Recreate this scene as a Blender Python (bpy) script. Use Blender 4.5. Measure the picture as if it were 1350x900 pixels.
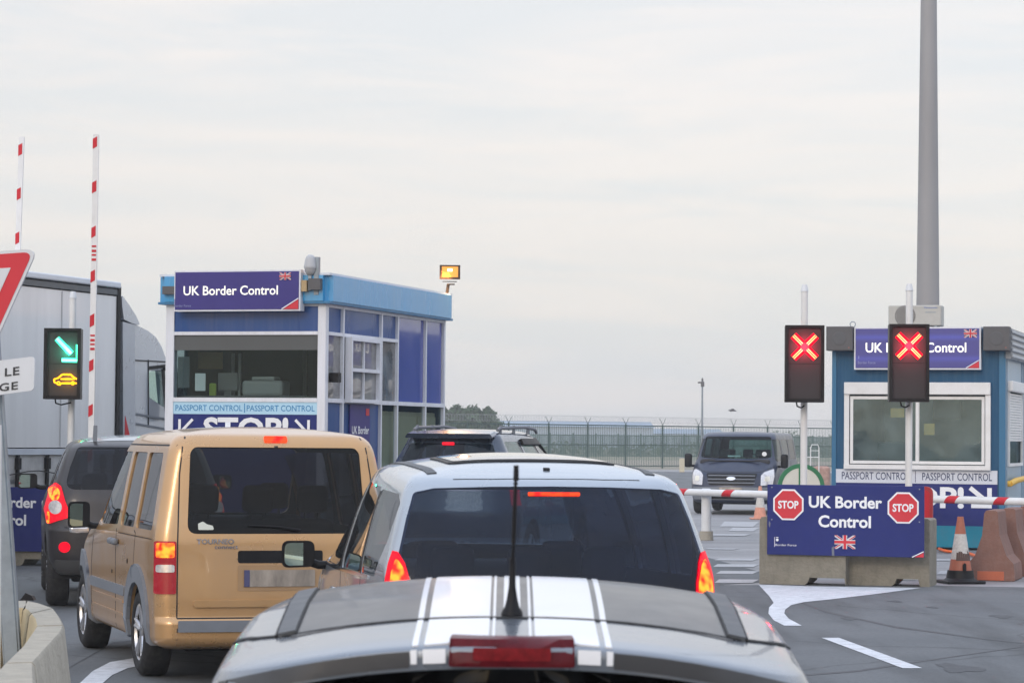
import bpy, bmesh, math, random
import numpy as np
from mathutils import Vector, Matrix
from mathutils.bvhtree import BVHTree
from mathutils.geometry import tessellate_polygon
random.seed(7)
R = math.radians
S = bpy.context.scene
for o in list(bpy.data.objects): bpy.data.objects.remove(o)
COL = S.collection

# ------------------------------------------------------------------ camera
F, CX, CY, H = 3500.0, 675.0, 450.0, 1.78
cam_d = bpy.data.cameras.new('camera'); cam = bpy.data.objects.new('camera', cam_d); COL.objects.link(cam)
cam_d.sensor_width = 36.0; cam_d.lens = F/1350*36.0; cam_d.clip_start = 0.1; cam_d.clip_end = 6000
CR = Matrix.Rotation(R(90)+math.atan(128/F), 4, 'X') @ Matrix.Rotation(R(0.5), 4, 'Z')
cam.matrix_world = Matrix.Translation((0, 0, H)) @ CR
S.camera = cam
cam_d.dof.use_dof = True; cam_d.dof.focus_distance = 30.0; cam_d.dof.aperture_fstop = 14.0
CR3 = CR.to_3x3()
def ray(px, py): return (CR3 @ Vector(((px-CX)/F, -(py-CY)/F, -1.0)))
def G(px, py, z=0.0):
    r = ray(px, py); t = (z-H)/r.z; return Vector((r.x*t, r.y*t, z))
def D(px, py, d):
    r = ray(px, py); t = d/r.y; return Vector((r.x*t, d, H+r.z*t))

# ------------------------------------------------------------------ world and light
SUN_EL, SUN_AZ = 24.0, 205.0      # azimuth clockwise from +Y: behind the camera, to the left
w = bpy.data.worlds.new('World'); S.world = w; w.use_nodes = True
nt = w.node_tree; nt.nodes.clear()
def N(nt, t, **k):
    n = nt.nodes.new(t)
    for a, b in k.items():
        if a.startswith('i_'): n.inputs[a[2:].replace('_', ' ')].default_value = b
        else: setattr(n, a, b)
    return n
out = N(nt, 'ShaderNodeOutputWorld')
sky = N(nt, 'ShaderNodeTexSky', sky_type='NISHITA', sun_disc=False)
sky.sun_elevation = R(SUN_EL); sky.sun_rotation = R(SUN_AZ); sky.dust_density = 1.8; sky.air_density = 1.0
bg1 = N(nt, 'ShaderNodeBackground'); bg1.inputs[1].default_value = 0.05
nt.links.new(sky.outputs[0], bg1.inputs[0])
tc = N(nt, 'ShaderNodeTexCoord'); sep = N(nt, 'ShaderNodeSeparateXYZ')
nt.links.new(tc.outputs['Generated'], sep.inputs[0])
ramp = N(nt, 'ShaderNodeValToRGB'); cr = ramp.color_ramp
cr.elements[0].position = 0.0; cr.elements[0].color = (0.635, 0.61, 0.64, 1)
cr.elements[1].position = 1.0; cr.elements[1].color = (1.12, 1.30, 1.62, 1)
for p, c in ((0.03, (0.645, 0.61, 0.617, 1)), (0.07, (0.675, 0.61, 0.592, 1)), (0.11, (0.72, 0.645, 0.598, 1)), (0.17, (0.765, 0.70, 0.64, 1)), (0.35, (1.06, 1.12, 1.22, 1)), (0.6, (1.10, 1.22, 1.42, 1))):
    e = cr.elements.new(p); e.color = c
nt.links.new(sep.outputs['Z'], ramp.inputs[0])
mp = N(nt, 'ShaderNodeMapping'); mp.inputs['Scale'].default_value = (1.6, 1.6, 13.0)
nt.links.new(tc.outputs['Generated'], mp.inputs[0])
nz = N(nt, 'ShaderNodeTexNoise'); nz.inputs['Scale'].default_value = 4.2; nz.inputs['Detail'].default_value = 7; nz.inputs['Roughness'].default_value = 0.55; nz.inputs['Distortion'].default_value = 0.6
nt.links.new(mp.outputs[0], nz.inputs['Vector'])
r2 = N(nt, 'ShaderNodeValToRGB'); r2.color_ramp.elements[0].position = 0.40; r2.color_ramp.elements[1].position = 0.62
r2.color_ramp.elements[0].color = (0.94, 0.955, 0.975, 1); r2.color_ramp.elements[1].color = (1.09, 1.035, 1.0, 1)
nt.links.new(nz.outputs['Fac'], r2.inputs[0])
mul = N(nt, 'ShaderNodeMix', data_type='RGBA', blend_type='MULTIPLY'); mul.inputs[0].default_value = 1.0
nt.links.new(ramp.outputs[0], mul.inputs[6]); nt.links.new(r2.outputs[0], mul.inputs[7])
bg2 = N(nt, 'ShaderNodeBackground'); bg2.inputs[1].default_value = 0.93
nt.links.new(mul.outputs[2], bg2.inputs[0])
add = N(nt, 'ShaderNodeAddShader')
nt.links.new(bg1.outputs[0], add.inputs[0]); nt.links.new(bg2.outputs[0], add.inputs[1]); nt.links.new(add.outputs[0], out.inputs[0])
sl = bpy.data.lights.new('sun', 'SUN'); sl.energy = 0.7; sl.angle = R(14); sl.color = (1.0, 0.86, 0.72)
so = bpy.data.objects.new('sun', sl); COL.objects.link(so)
so.rotation_euler = (R(90-SUN_EL), 0, R(180-SUN_AZ)+math.pi)
sd = Vector((math.sin(R(SUN_AZ))*math.cos(R(SUN_EL)), math.cos(R(SUN_AZ))*math.cos(R(SUN_EL)), math.sin(R(SUN_EL))))
so.rotation_euler = sd.to_track_quat('Z', 'Y').to_euler()
S.view_settings.view_transform = 'Standard'; S.view_settings.look = 'None'; S.view_settings.exposure = 0.0; S.view_settings.gamma = 1.0
S.view_settings.use_curve_mapping = False
S.cycles.volume_bounces = 2; S.render.resolution_x = 1024; S.render.resolution_y = 682

# ------------------------------------------------------------------ materials
MATS = {}
def mat(name, col, rough=0.5, metal=0.0, coat=0.0, var=0.06, vscale=3.0, bump=0.0, bscale=60.0, spec=0.5, emis=None, estr=0.0, dirt=0.0, dirtcol=(0.25, 0.22, 0.19), stretch=(1, 1, 1)):
    if name in MATS: return MATS[name]
    m = bpy.data.materials.new(name); m.use_nodes = True; t = m.node_tree; t.nodes.clear()
    o = N(t, 'ShaderNodeOutputMaterial'); b = N(t, 'ShaderNodeBsdfPrincipled')
    t.links.new(b.outputs[0], o.inputs[0])
    b.inputs['Base Color'].default_value = (*col, 1); b.inputs['Roughness'].default_value = rough
    b.inputs['Metallic'].default_value = metal; b.inputs['Coat Weight'].default_value = coat; b.inputs['Coat Roughness'].default_value = 0.04
    b.inputs['Specular IOR Level'].default_value = spec
    c = N(t, 'ShaderNodeTexCoord'); mpn = N(t, 'ShaderNodeMapping'); mpn.inputs['Scale'].default_value = stretch
    t.links.new(c.outputs['Object'], mpn.inputs[0])
    if var > 0:
        n = N(t, 'ShaderNodeTexNoise'); n.inputs['Scale'].default_value = vscale; n.inputs['Detail'].default_value = 6; n.inputs['Roughness'].default_value = 0.6
        t.links.new(mpn.outputs[0], n.inputs['Vector'])
        rr = N(t, 'ShaderNodeMapRange'); rr.inputs['From Min'].default_value = 0.3; rr.inputs['From Max'].default_value = 0.7
        rr.inputs['To Min'].default_value = 1-var; rr.inputs['To Max'].default_value = 1+var
        t.links.new(n.outputs['Fac'], rr.inputs['Value'])
        mx = N(t, 'ShaderNodeMix', data_type='RGBA', blend_type='MULTIPLY'); mx.inputs[0].default_value = 1
        mx.inputs[6].default_value = (*col, 1); t.links.new(rr.outputs[0], mx.inputs[7])
        last = mx.outputs[2]
        if dirt > 0:
            n2 = N(t, 'ShaderNodeTexNoise'); n2.inputs['Scale'].default_value = vscale*2.7; n2.inputs['Detail'].default_value = 8; n2.inputs['Roughness'].default_value = 0.7
            t.links.new(mpn.outputs[0], n2.inputs['Vector'])
            r3 = N(t, 'ShaderNodeMapRange'); r3.inputs['From Min'].default_value = 0.45; r3.inputs['From Max'].default_value = 0.75
            r3.inputs['To Max'].default_value = dirt
            t.links.new(n2.outputs['Fac'], r3.inputs['Value'])
            m3 = N(t, 'ShaderNodeMix', data_type='RGBA'); t.links.new(r3.outputs[0], m3.inputs[0]); t.links.new(last, m3.inputs[6]); m3.inputs[7].default_value = (*dirtcol, 1)
            last = m3.outputs[2]
        t.links.new(last, b.inputs['Base Color'])
        r4 = N(t, 'ShaderNodeMapRange'); r4.inputs['From Min'].default_value = 0.3; r4.inputs['From Max'].default_value = 0.7
        r4.inputs['To Min'].default_value = max(0, rough-0.05); r4.inputs['To Max'].default_value = min(1, rough+0.07)
        t.links.new(n.outputs['Fac'], r4.inputs['Value']); t.links.new(r4.outputs[0], b.inputs['Roughness'])
    if bump > 0:
        n4 = N(t, 'ShaderNodeTexNoise'); n4.inputs['Scale'].default_value = bscale; n4.inputs['Detail'].default_value = 5
        t.links.new(mpn.outputs[0], n4.inputs['Vector'])
        bp = N(t, 'ShaderNodeBump'); bp.inputs['Strength'].default_value = bump; bp.inputs['Distance'].default_value = 0.02
        t.links.new(n4.outputs['Fac'], bp.inputs['Height']); t.links.new(bp.outputs[0], b.inputs['Normal'])
    if emis:
        b.inputs['Emission Color'].default_value = (*emis, 1); b.inputs['Emission Strength'].default_value = estr
    MATS[name] = m; return m
def glow(name, c1, c2, s, scale=40.0):
    """a lit lamp: emission that varies between lens cells"""
    m = bpy.data.materials.new(name); m.use_nodes = True; t = m.node_tree; t.nodes.clear()
    o = N(t, 'ShaderNodeOutputMaterial'); b = N(t, 'ShaderNodeBsdfPrincipled'); t.links.new(b.outputs[0], o.inputs[0])
    b.inputs['Base Color'].default_value = (0.3, 0.01, 0.01, 1); b.inputs['Roughness'].default_value = 0.3; b.inputs['Specular IOR Level'].default_value = .1
    c = N(t, 'ShaderNodeTexCoord'); v = N(t, 'ShaderNodeTexNoise'); v.inputs['Scale'].default_value = scale; v.inputs['Detail'].default_value = 1
    t.links.new(c.outputs['Object'], v.inputs['Vector'])
    r = N(t, 'ShaderNodeValToRGB'); r.color_ramp.elements[0].color = (*c1, 1); r.color_ramp.elements[1].color = (*c2, 1)
    r.color_ramp.elements[0].position = 0.42; r.color_ramp.elements[1].position = 0.62
    t.links.new(v.outputs['Fac'], r.inputs[0]); t.links.new(r.outputs[0], b.inputs['Emission Color']); b.inputs['Emission Strength'].default_value = s
    return m
def glass(name, tint, refl=0.9, rough=0.015, wav=0.0, ior=1.5, wscale=0.8, film=0.0, fcol=(.42, .42, .42)):
    m = bpy.data.materials.new(name); m.use_nodes = True; t = m.node_tree; t.nodes.clear()
    o = N(t, 'ShaderNodeOutputMaterial'); tr = N(t, 'ShaderNodeBsdfTransparent'); tr.inputs[0].default_value = (*tint, 1)
    gl = N(t, 'ShaderNodeBsdfGlossy'); gl.inputs['Roughness'].default_value = rough; gl.inputs['Color'].default_value = (*(refl if isinstance(refl, tuple) else (refl,)*3), 1)
    fr = N(t, 'ShaderNodeFresnel'); ge = N(t, 'ShaderNodeNewGeometry'); mi = N(t, 'ShaderNodeMapRange'); mi.inputs['To Min'].default_value = ior; mi.inputs['To Max'].default_value = 1/ior; t.links.new(ge.outputs['Backfacing'], mi.inputs['Value']); t.links.new(mi.outputs[0], fr.inputs['IOR']); mx = N(t, 'ShaderNodeMixShader')
    base = tr.outputs[0]
    if film > 0:
        df = N(t, 'ShaderNodeBsdfDiffuse'); df.inputs[0].default_value = (*fcol, 1); mf = N(t, 'ShaderNodeMixShader')
        c2 = N(t, 'ShaderNodeTexCoord'); n2 = N(t, 'ShaderNodeTexNoise'); n2.inputs['Scale'].default_value = 2.3; n2.inputs['Detail'].default_value = 6
        t.links.new(c2.outputs['Object'], n2.inputs['Vector'])
        mr = N(t, 'ShaderNodeMapRange'); mr.inputs['From Min'].default_value = .3; mr.inputs['From Max'].default_value = .7
        mr.inputs['To Min'].default_value = film*.5; mr.inputs['To Max'].default_value = film*1.5
        t.links.new(n2.outputs['Fac'], mr.inputs['Value']); t.links.new(mr.outputs[0], mf.inputs[0])
        t.links.new(tr.outputs[0], mf.inputs[1]); t.links.new(df.outputs[0], mf.inputs[2]); base = mf.outputs[0]
    t.links.new(fr.outputs[0], mx.inputs[0]); t.links.new(base, mx.inputs[1]); t.links.new(gl.outputs[0], mx.inputs[2]); t.links.new(mx.outputs[0], o.inputs[0])
    if wav > 0:
        c = N(t, 'ShaderNodeTexCoord'); n = N(t, 'ShaderNodeTexNoise'); n.inputs['Scale'].default_value = wscale; n.inputs['Detail'].default_value = 1
        t.links.new(c.outputs['Object'], n.inputs['Vector']); bp = N(t, 'ShaderNodeBump'); bp.inputs['Strength'].default_value = 1; bp.inputs['Distance'].default_value = wav
        t.links.new(n.outputs['Fac'], bp.inputs['Height']); t.links.new(bp.outputs[0], gl.inputs['Normal'])
    return m
M = dict(
    beige=mat('beige_paint', (0.52, 0.305, 0.135), 0.30, 0.42, 0.7, 0.03, 1.5, dirt=0.18, dirtcol=(.30, .23, .16)),
    silver=mat('pale_silver_paint', (0.36, 0.40, 0.445), 0.27, 0.55, 0.8, 0.02, 1.0, dirt=0.03, dirtcol=(.4, .37, .33)),
    slate=mat('grey_metallic_paint', (0.036, 0.038, 0.045), 0.36, 0.25, 0.15, 0.14, 2.4, dirt=0.5, dirtcol=(.17, .16, .155), stretch=(1, .45, 1)),
    slate2=mat('silver_grey_paint', (0.165, 0.19, 0.225), 0.28, 0.35, 0.6, 0.05, 2.0, dirt=0.25, dirtcol=(.3, .28, .26)),
    darksuv=mat('dark_grey_paint', (0.022, 0.019, 0.021), 0.38, 0.2, 0.22, 0.05, 2.0, dirt=.2, dirtcol=(.08, .07, .07)),
    blacksuv=mat('blue_black_paint', (0.03, 0.045, 0.075), 0.25, 0.4, 0.9, 0.05, 2.0),
    van=mat('dark_blue_van_paint', (0.013, 0.021, 0.052), 0.35, 0.1, 0.1, 0.05, 2.0, dirt=.15, dirtcol=(.15, .14, .14)),
    white_stripe=mat('white_vinyl', (0.80, 0.81, 0.84), 0.35, 0, 0.4, 0.02),
    strip=mat('dark_roof_strip', (0.055, 0.06, 0.068), 0.5, 0, 0, 0.12, 9, dirt=.3, dirtcol=(.12, .12, .12)),
    trim=mat('grey_plastic', (0.17, 0.185, 0.21), 0.55, 0, 0, 0.08, 4, spec=.18),
    black=mat('black_plastic', (0.010, 0.010, 0.012), 0.45, 0, 0, 0.1, spec=.18),
    rubber=mat('tyre_rubber', (0.022, 0.022, 0.024), 0.8, 0, 0, 0.2, 8, dirt=.4, dirtcol=(.09, .085, .08), spec=.18),
    alloy=mat('alloy', (0.55, 0.55, 0.57), 0.3, 0.9, 0, 0.08, 8, dirt=.3, dirtcol=(.15, .13, .12)),
    chrome=mat('chrome', (0.7, 0.7, 0.72), 0.12, 1.0, 0, 0),
    badge=mat('badge_metal', (0.24, 0.24, 0.26), 0.2, 0.9, 0, 0),
    interior=mat('interior_fabric', (0.035, 0.035, 0.04), 0.9, 0, 0, 0.1),
    seat=mat('seat_fabric', (0.055, 0.058, 0.068), 0.9, 0, 0, 0.15, 9),
    seam=mat('seam_shadow_gap', (0.012, 0.012, 0.013), 0.7, 0, 0, 0),
    red_lens=mat('red_lens', (0.36, 0.004, 0.015), 0.2, 0, 0.15, 0.1, 20),
    dark_red=mat('unlit_red_lens', (0.085, 0.003, 0.008), 0.3, 0, 0.0, 0.3, 25, spec=.2),
    clear_lens=mat('clear_lens', (0.62, 0.6, 0.6), 0.12, 0.5, 0.8, 0.2, 30),
    orange_lens=mat('orange_lens', (0.7, 0.2, 0.02), 0.2, 0, .5, 0),
    brake=glow('lit_brake_lamp', (1.0, 0.40, 0.03), (1.0, 0.015, 0.008), 1.7, 16),
    brake_edge=mat('lit_red_lens', (0.3, 0.0, 0.01), 0.3, 0, 0, 0, emis=(1.0, 0.0, 0.015), estr=0.8, spec=.2),
    brake_red=glow('lit_red_strip', (1.0, 0.075, 0.01), (1.0, 0.006, 0.006), 1.3, 18),
    pos_red=mat('lit_reflector', (0.3, 0.0, 0.01), 0.3, 0, 0, 0, emis=(1.0, 0.0, 0.02), estr=0.9, spec=.2),
    plate=mat('number_plate', (0.30, 0.26, 0.22), 0.6, 0, 0, 0.45, 7, dirt=.4, dirtcol=(.12, .10, .09), stretch=(1, 1, .3)),
    plate_blue=mat('plate_band', (0.06, 0.06, 0.14), 0.5, 0, 0, 0),
    mirror=mat('mirror_glass', (0.30, 0.42, 0.45), 0.02, 1.0, 0, 0),
    white_paint=mat('white_coated_metal', (0.72, 0.72, 0.72), 0.4, 0, 0, 0.06, 2, dirt=.25, dirtcol=(.5, .47, .42)),
    frame_white=mat('white_window_frame', (0.70, 0.72, 0.78), 0.4, 0, 0, 0.04, 2, dirt=.4, dirtcol=(.48, .48, .47), stretch=(2, 2, .2)),
    navy=mat('navy_sign', (0.018, 0.027, 0.155), 0.45, 0, 0, 0.05, 4, dirt=.12, dirtcol=(.05, .06, .15), spec=.18),
    purple=mat('purple_blue_sign', (0.052, 0.042, 0.20), 0.4, 0, 0, 0.07, 2, spec=.18),
    panel_blue=mat('blue_panel', (0.014, 0.066, 0.235), 0.3, 0, 0.3, 0.05, 1.5, dirt=.35, dirtcol=(.10, .13, .26), stretch=(2, 2, .15), spec=.18),
    panel_violet=mat('glossy_violet_panel', (0.055, 0.075, 0.33), 0.12, 0, 0.6, 0.05, 1),
    fascia=mat('sky_blue_fascia', (0.028, 0.28, 0.56), 0.25, 0, 0.4, 0.06, .8, dirt=.3, dirtcol=(.14, .33, .5), stretch=(3, 3, .4)),
    teal=mat('teal_cladding', (0.010, 0.075, 0.165), 0.4, 0, 0, 0.07, 2, dirt=.45, dirtcol=(.07, .15, .22), stretch=(2, 2, .15), spec=.18),
    teal2=mat('bright_teal_plinth', (0.012, 0.20, 0.30), 0.45, 0, 0, 0.07, 2, dirt=.25, dirtcol=(.1, .12, .15), spec=.18),
    greyblue=mat('pale_blue_cladding', (0.26, 0.36, 0.45), 0.4, 0, 0.1, 0.08, 2),
    strip_blue=mat('pale_blue_strip', (0.42, 0.66, 0.82), 0.45, 0, 0, 0.03),
    strip_white=mat('pale_strip', (0.60, 0.63, 0.70), 0.45, 0, 0, 0.05),
    letter_blue=mat('blue_lettering', (0.05, 0.25, 0.50), 0.5, 0, 0, 0),
    letter_navy=mat('navy_lettering', (0.03, 0.045, 0.12), 0.5, 0, 0, 0),
    white=mat('white_lettering', (0.82, 0.83, 0.86), 0.5, 0, 0, 0.03, spec=.18),
    faint=mat('faint_lettering', (0.25, 0.28, 0.50), 0.5, 0, 0, 0),
    lit_white=mat('lit_white_lettering', (0.85, 0.85, 0.8), 0.5, 0, 0, 0, emis=(1, .97, .86), estr=0.35),
    red=mat('red_paint', (0.55, 0.022, 0.035), 0.4, 0, 0, 0.05, 4, dirt=.1, dirtcol=(.4, .1, .1), spec=.18),
    sign_red=mat('sign_red', (0.60, 0.045, 0.06), 0.4, 0, 0, 0.05, 4, spec=.18),
    sign_white=mat('sign_white', (0.62, 0.64, 0.67), 0.4, 0, 0, 0.05, 4),
    black_letter=mat('black_lettering', (0.02, 0.022, 0.028), 0.5, 0, 0, 0),
    galv=mat('galvanised_steel', (0.25, 0.29, 0.33), 0.5, 0.4, 0, 0.22, 6, dirt=.3, dirtcol=(.16, .18, .2)),
    grey_pole=mat('grey_mast', (0.29, 0.285, 0.29), 0.6, 0.1, 0, 0.14, .8, stretch=(1, 1, .2)),
    housing=mat('black_housing', (0.012, 0.011, 0.012), 0.4, 0, 0, 0.1, spec=.18),
    housing2=mat('dark_grey_box', (0.085, 0.083, 0.088), 0.6, 0, 0, 0.12, 5),
    led_plate=mat('led_plate', (0.022, 0.019, 0.021), 0.6, 0, 0, 0.12, 9),
    led_red=mat('led_red', (0.1, 0.0, 0.0), 0.6, 0, 0, 0, emis=(1.0, 0.0, 0.02), estr=2.2, spec=.02),
    led_core=mat('led_core', (0.9, 0.7, 0.3), 0.3, 0, 0, 0, emis=(1.0, 0.60, 0.12), estr=1.0),
    led_green=mat('led_green', (0.1, 0.5, 0.4), 0.3, 0, 0, 0, emis=(0.0, 0.62, 0.28), estr=1.9),
    led_green_core=mat('led_green_core', (0.4, 0.9, 0.8), 0.3, 0, 0, 0, emis=(0.25, 1.0, 0.72), estr=1.2),
    led_amber=mat('led_amber', (0.8, 0.4, 0.0), 0.3, 0, 0, 0, emis=(1.0, 0.34, 0.0), estr=1.9),
    concrete=mat('weathered_concrete', (0.235, 0.215, 0.175), 0.9, 0, 0, 0.18, 3.5, bump=.5, bscale=30, dirt=.55, dirtcol=(.12, .115, .085)),
    concrete_pale=mat('pale_concrete', (0.38, 0.345, 0.28), 0.9, 0, 0, 0.14, 4, bump=.6, bscale=30, dirt=.6, dirtcol=(.27, .24, .2)),
    concrete_ochre=mat('ochre_concrete', (0.44, 0.36, 0.22), 0.9, 0, 0, 0.10, 4, bump=.4, bscale=30, dirt=.35, dirtcol=(.28, .23, .14)),
    terracotta=mat('terracotta_concrete', (0.21, 0.105, 0.08), 0.85, 0, 0, 0.15, 4, bump=.3, bscale=30, dirt=.3, dirtcol=(.30, .22, .2)),
    terracotta2=mat('fresh_terracotta', (0.45, 0.12, 0.06), 0.8, 0, 0, 0.1, 6),
    cone=mat('cone_orange', (0.38, 0.115, 0.065), 0.6, 0, 0, 0.15, 12, dirt=.4, dirtcol=(.2, .1, .07)),
    cone_fade=mat('faded_cone', (0.60, 0.27, 0.19), 0.7, 0, 0, 0.15, 10, dirt=.3, dirtcol=(.5, .33, .27)),
    cone_white=mat('cone_white', (0.55, 0.53, 0.50), 0.6, 0, 0, 0.15, 15, dirt=.5, dirtcol=(.25, .2, .18)),
    curtain=mat('grey_tarpaulin', (0.82, 0.81, 0.80), 0.55, 0, 0, 0.07, 1.2, bump=.2, bscale=4, dirt=.3, dirtcol=(.62, .61, .60), stretch=(1.4, 1.4, .12), spec=.18),
    curtain_lo=mat('grey_tarpaulin_hem', (0.58, 0.57, 0.56), 0.6, 0, 0, 0.15, 2, dirt=.4, dirtcol=(.15, .15, .15)),
    rail_pale=mat('pale_translucent_rail', (0.62, 0.66, 0.72), 0.4, 0, 0, 0.05),
    cab=mat('silver_cab_paint', (0.50, 0.53, 0.58), 0.25, 0.4, 0.8, 0.05, 1),
    yellow=mat('yellow_paint', (0.75, 0.45, 0.06), 0.5, 0, 0, 0.05),
    hivis=mat('hivis_cloth', (0.45, 0.55, 0.08), 0.8, 0, 0, 0.1),
    card=mat('cardboard', (0.42, 0.30, 0.16), 0.8, 0, 0, 0.08),
    paper=mat('paper', (0.75, 0.77, 0.78), 0.7, 0, 0, 0.02),
    fence=mat('green_fence_paint', (0.025, 0.065, 0.058), 0.5, 0, 0, 0.1),
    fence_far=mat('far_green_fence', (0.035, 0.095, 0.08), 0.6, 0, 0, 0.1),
    wire=mat('galvanised_wire', (0.30, 0.31, 0.33), 0.5, 0.3, 0, 0.05),
    green_rim=mat('green_rim', (0.03, 0.19, 0.08), 0.5, 0, 0, 0.1),
    shed=mat('pale_shed', (0.30, 0.36, 0.44), 0.7, 0, 0, 0.1, .05),
    bark=mat('bark', (0.09, 0.07, 0.05), 0.9, 0, 0, 0.2),
    desk=mat('grey_desk', (0.13, 0.13, 0.14), 0.6, 0, 0, 0.1),
    floor=mat('dark_floor', (0.03, 0.035, 0.04), 0.7, 0, 0, 0.1),
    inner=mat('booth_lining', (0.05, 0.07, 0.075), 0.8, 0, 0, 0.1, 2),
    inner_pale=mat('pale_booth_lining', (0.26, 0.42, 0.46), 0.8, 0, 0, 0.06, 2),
    grass=mat('verge_grass', (0.06, 0.11, 0.03), 0.9, 0, 0, .3, 20),
    hose=mat('orange_hose', (0.75, 0.13, 0.02), 0.5, 0, 0, 0.05),
    bird=mat('grey_feathers', (0.16, 0.16, 0.17), 0.8, 0, 0, 0.1),
)
G_dark = glass('privacy_glass', (0.15, 0.155, 0.18), 0.6, 0.02, 0.0015, 1.38, 1.5, film=.006)
G_mid = glass('tinted_glass', (0.30, 0.33, 0.37), 0.9, 0.015, 0.001, 1.45, 1.5, film=.02)
G_clear = glass('green_windscreen_glass', (0.66, 0.78, 0.75), 0.9, 0.01, 0.0008, 1.45, 1.5)
G_side = glass('side_glass', (0.14, 0.15, 0.18), 0.95, 0.02, 0.004, 1.75, 1.2, film=.015)
G_van = glass('van_side_glass', (.2, .22, .25), .6, .03, 0, 1.4)
G_booth = glass('booth_glass', (0.74, 0.80, 0.80), (.22, .30, .34), 0.02, 0.003, 1.38, .9, film=.006)
G_booth2 = glass('booth_mirror_glass', (0.25, 0.27, 0.28), 0.9, 0.03, 0.012, 1.9, 1.1, film=.45)

# ------------------------------------------------------------------ object helpers
def link(name, me, mats=None, parent=None, loc=None, rotz=None):
    o = bpy.data.objects.new(name, me); COL.objects.link(o)
    if mats and me and not me.materials:
        for m in (mats if isinstance(mats, (list, tuple)) else [mats]): me.materials.append(m)
    if parent: o.parent = parent
    if loc is not None: o.location = loc
    if rotz is not None: o.rotation_euler = (0, 0, rotz)
    return o
def thing(name, label, cat, loc=(0, 0, 0), rotz=0.0, group=None):
    o = bpy.data.objects.new(name, None); COL.objects.link(o); o.empty_display_size = .2
    o.location = loc; o.rotation_euler = (0, 0, rotz); return tag(o, label, cat, group)
def tag(o, label, cat, group=None):
    o['label'] = label; o['category'] = cat
    if group: o['group'] = group
    return o
def struct(o, kind='structure', label=None, cat=None):
    o['kind'] = kind
    if label: o['label'] = label
    if cat: o['category'] = cat
    return o
def kids(o): return [c for c in bpy.data.objects if c.parent == o]
def copy_tree(o, parent=None):
    ch = kids(o); c = o.copy(); COL.objects.link(c)
    if parent: c.parent = parent
    for k in ch: copy_tree(k, c)
    return c
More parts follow.
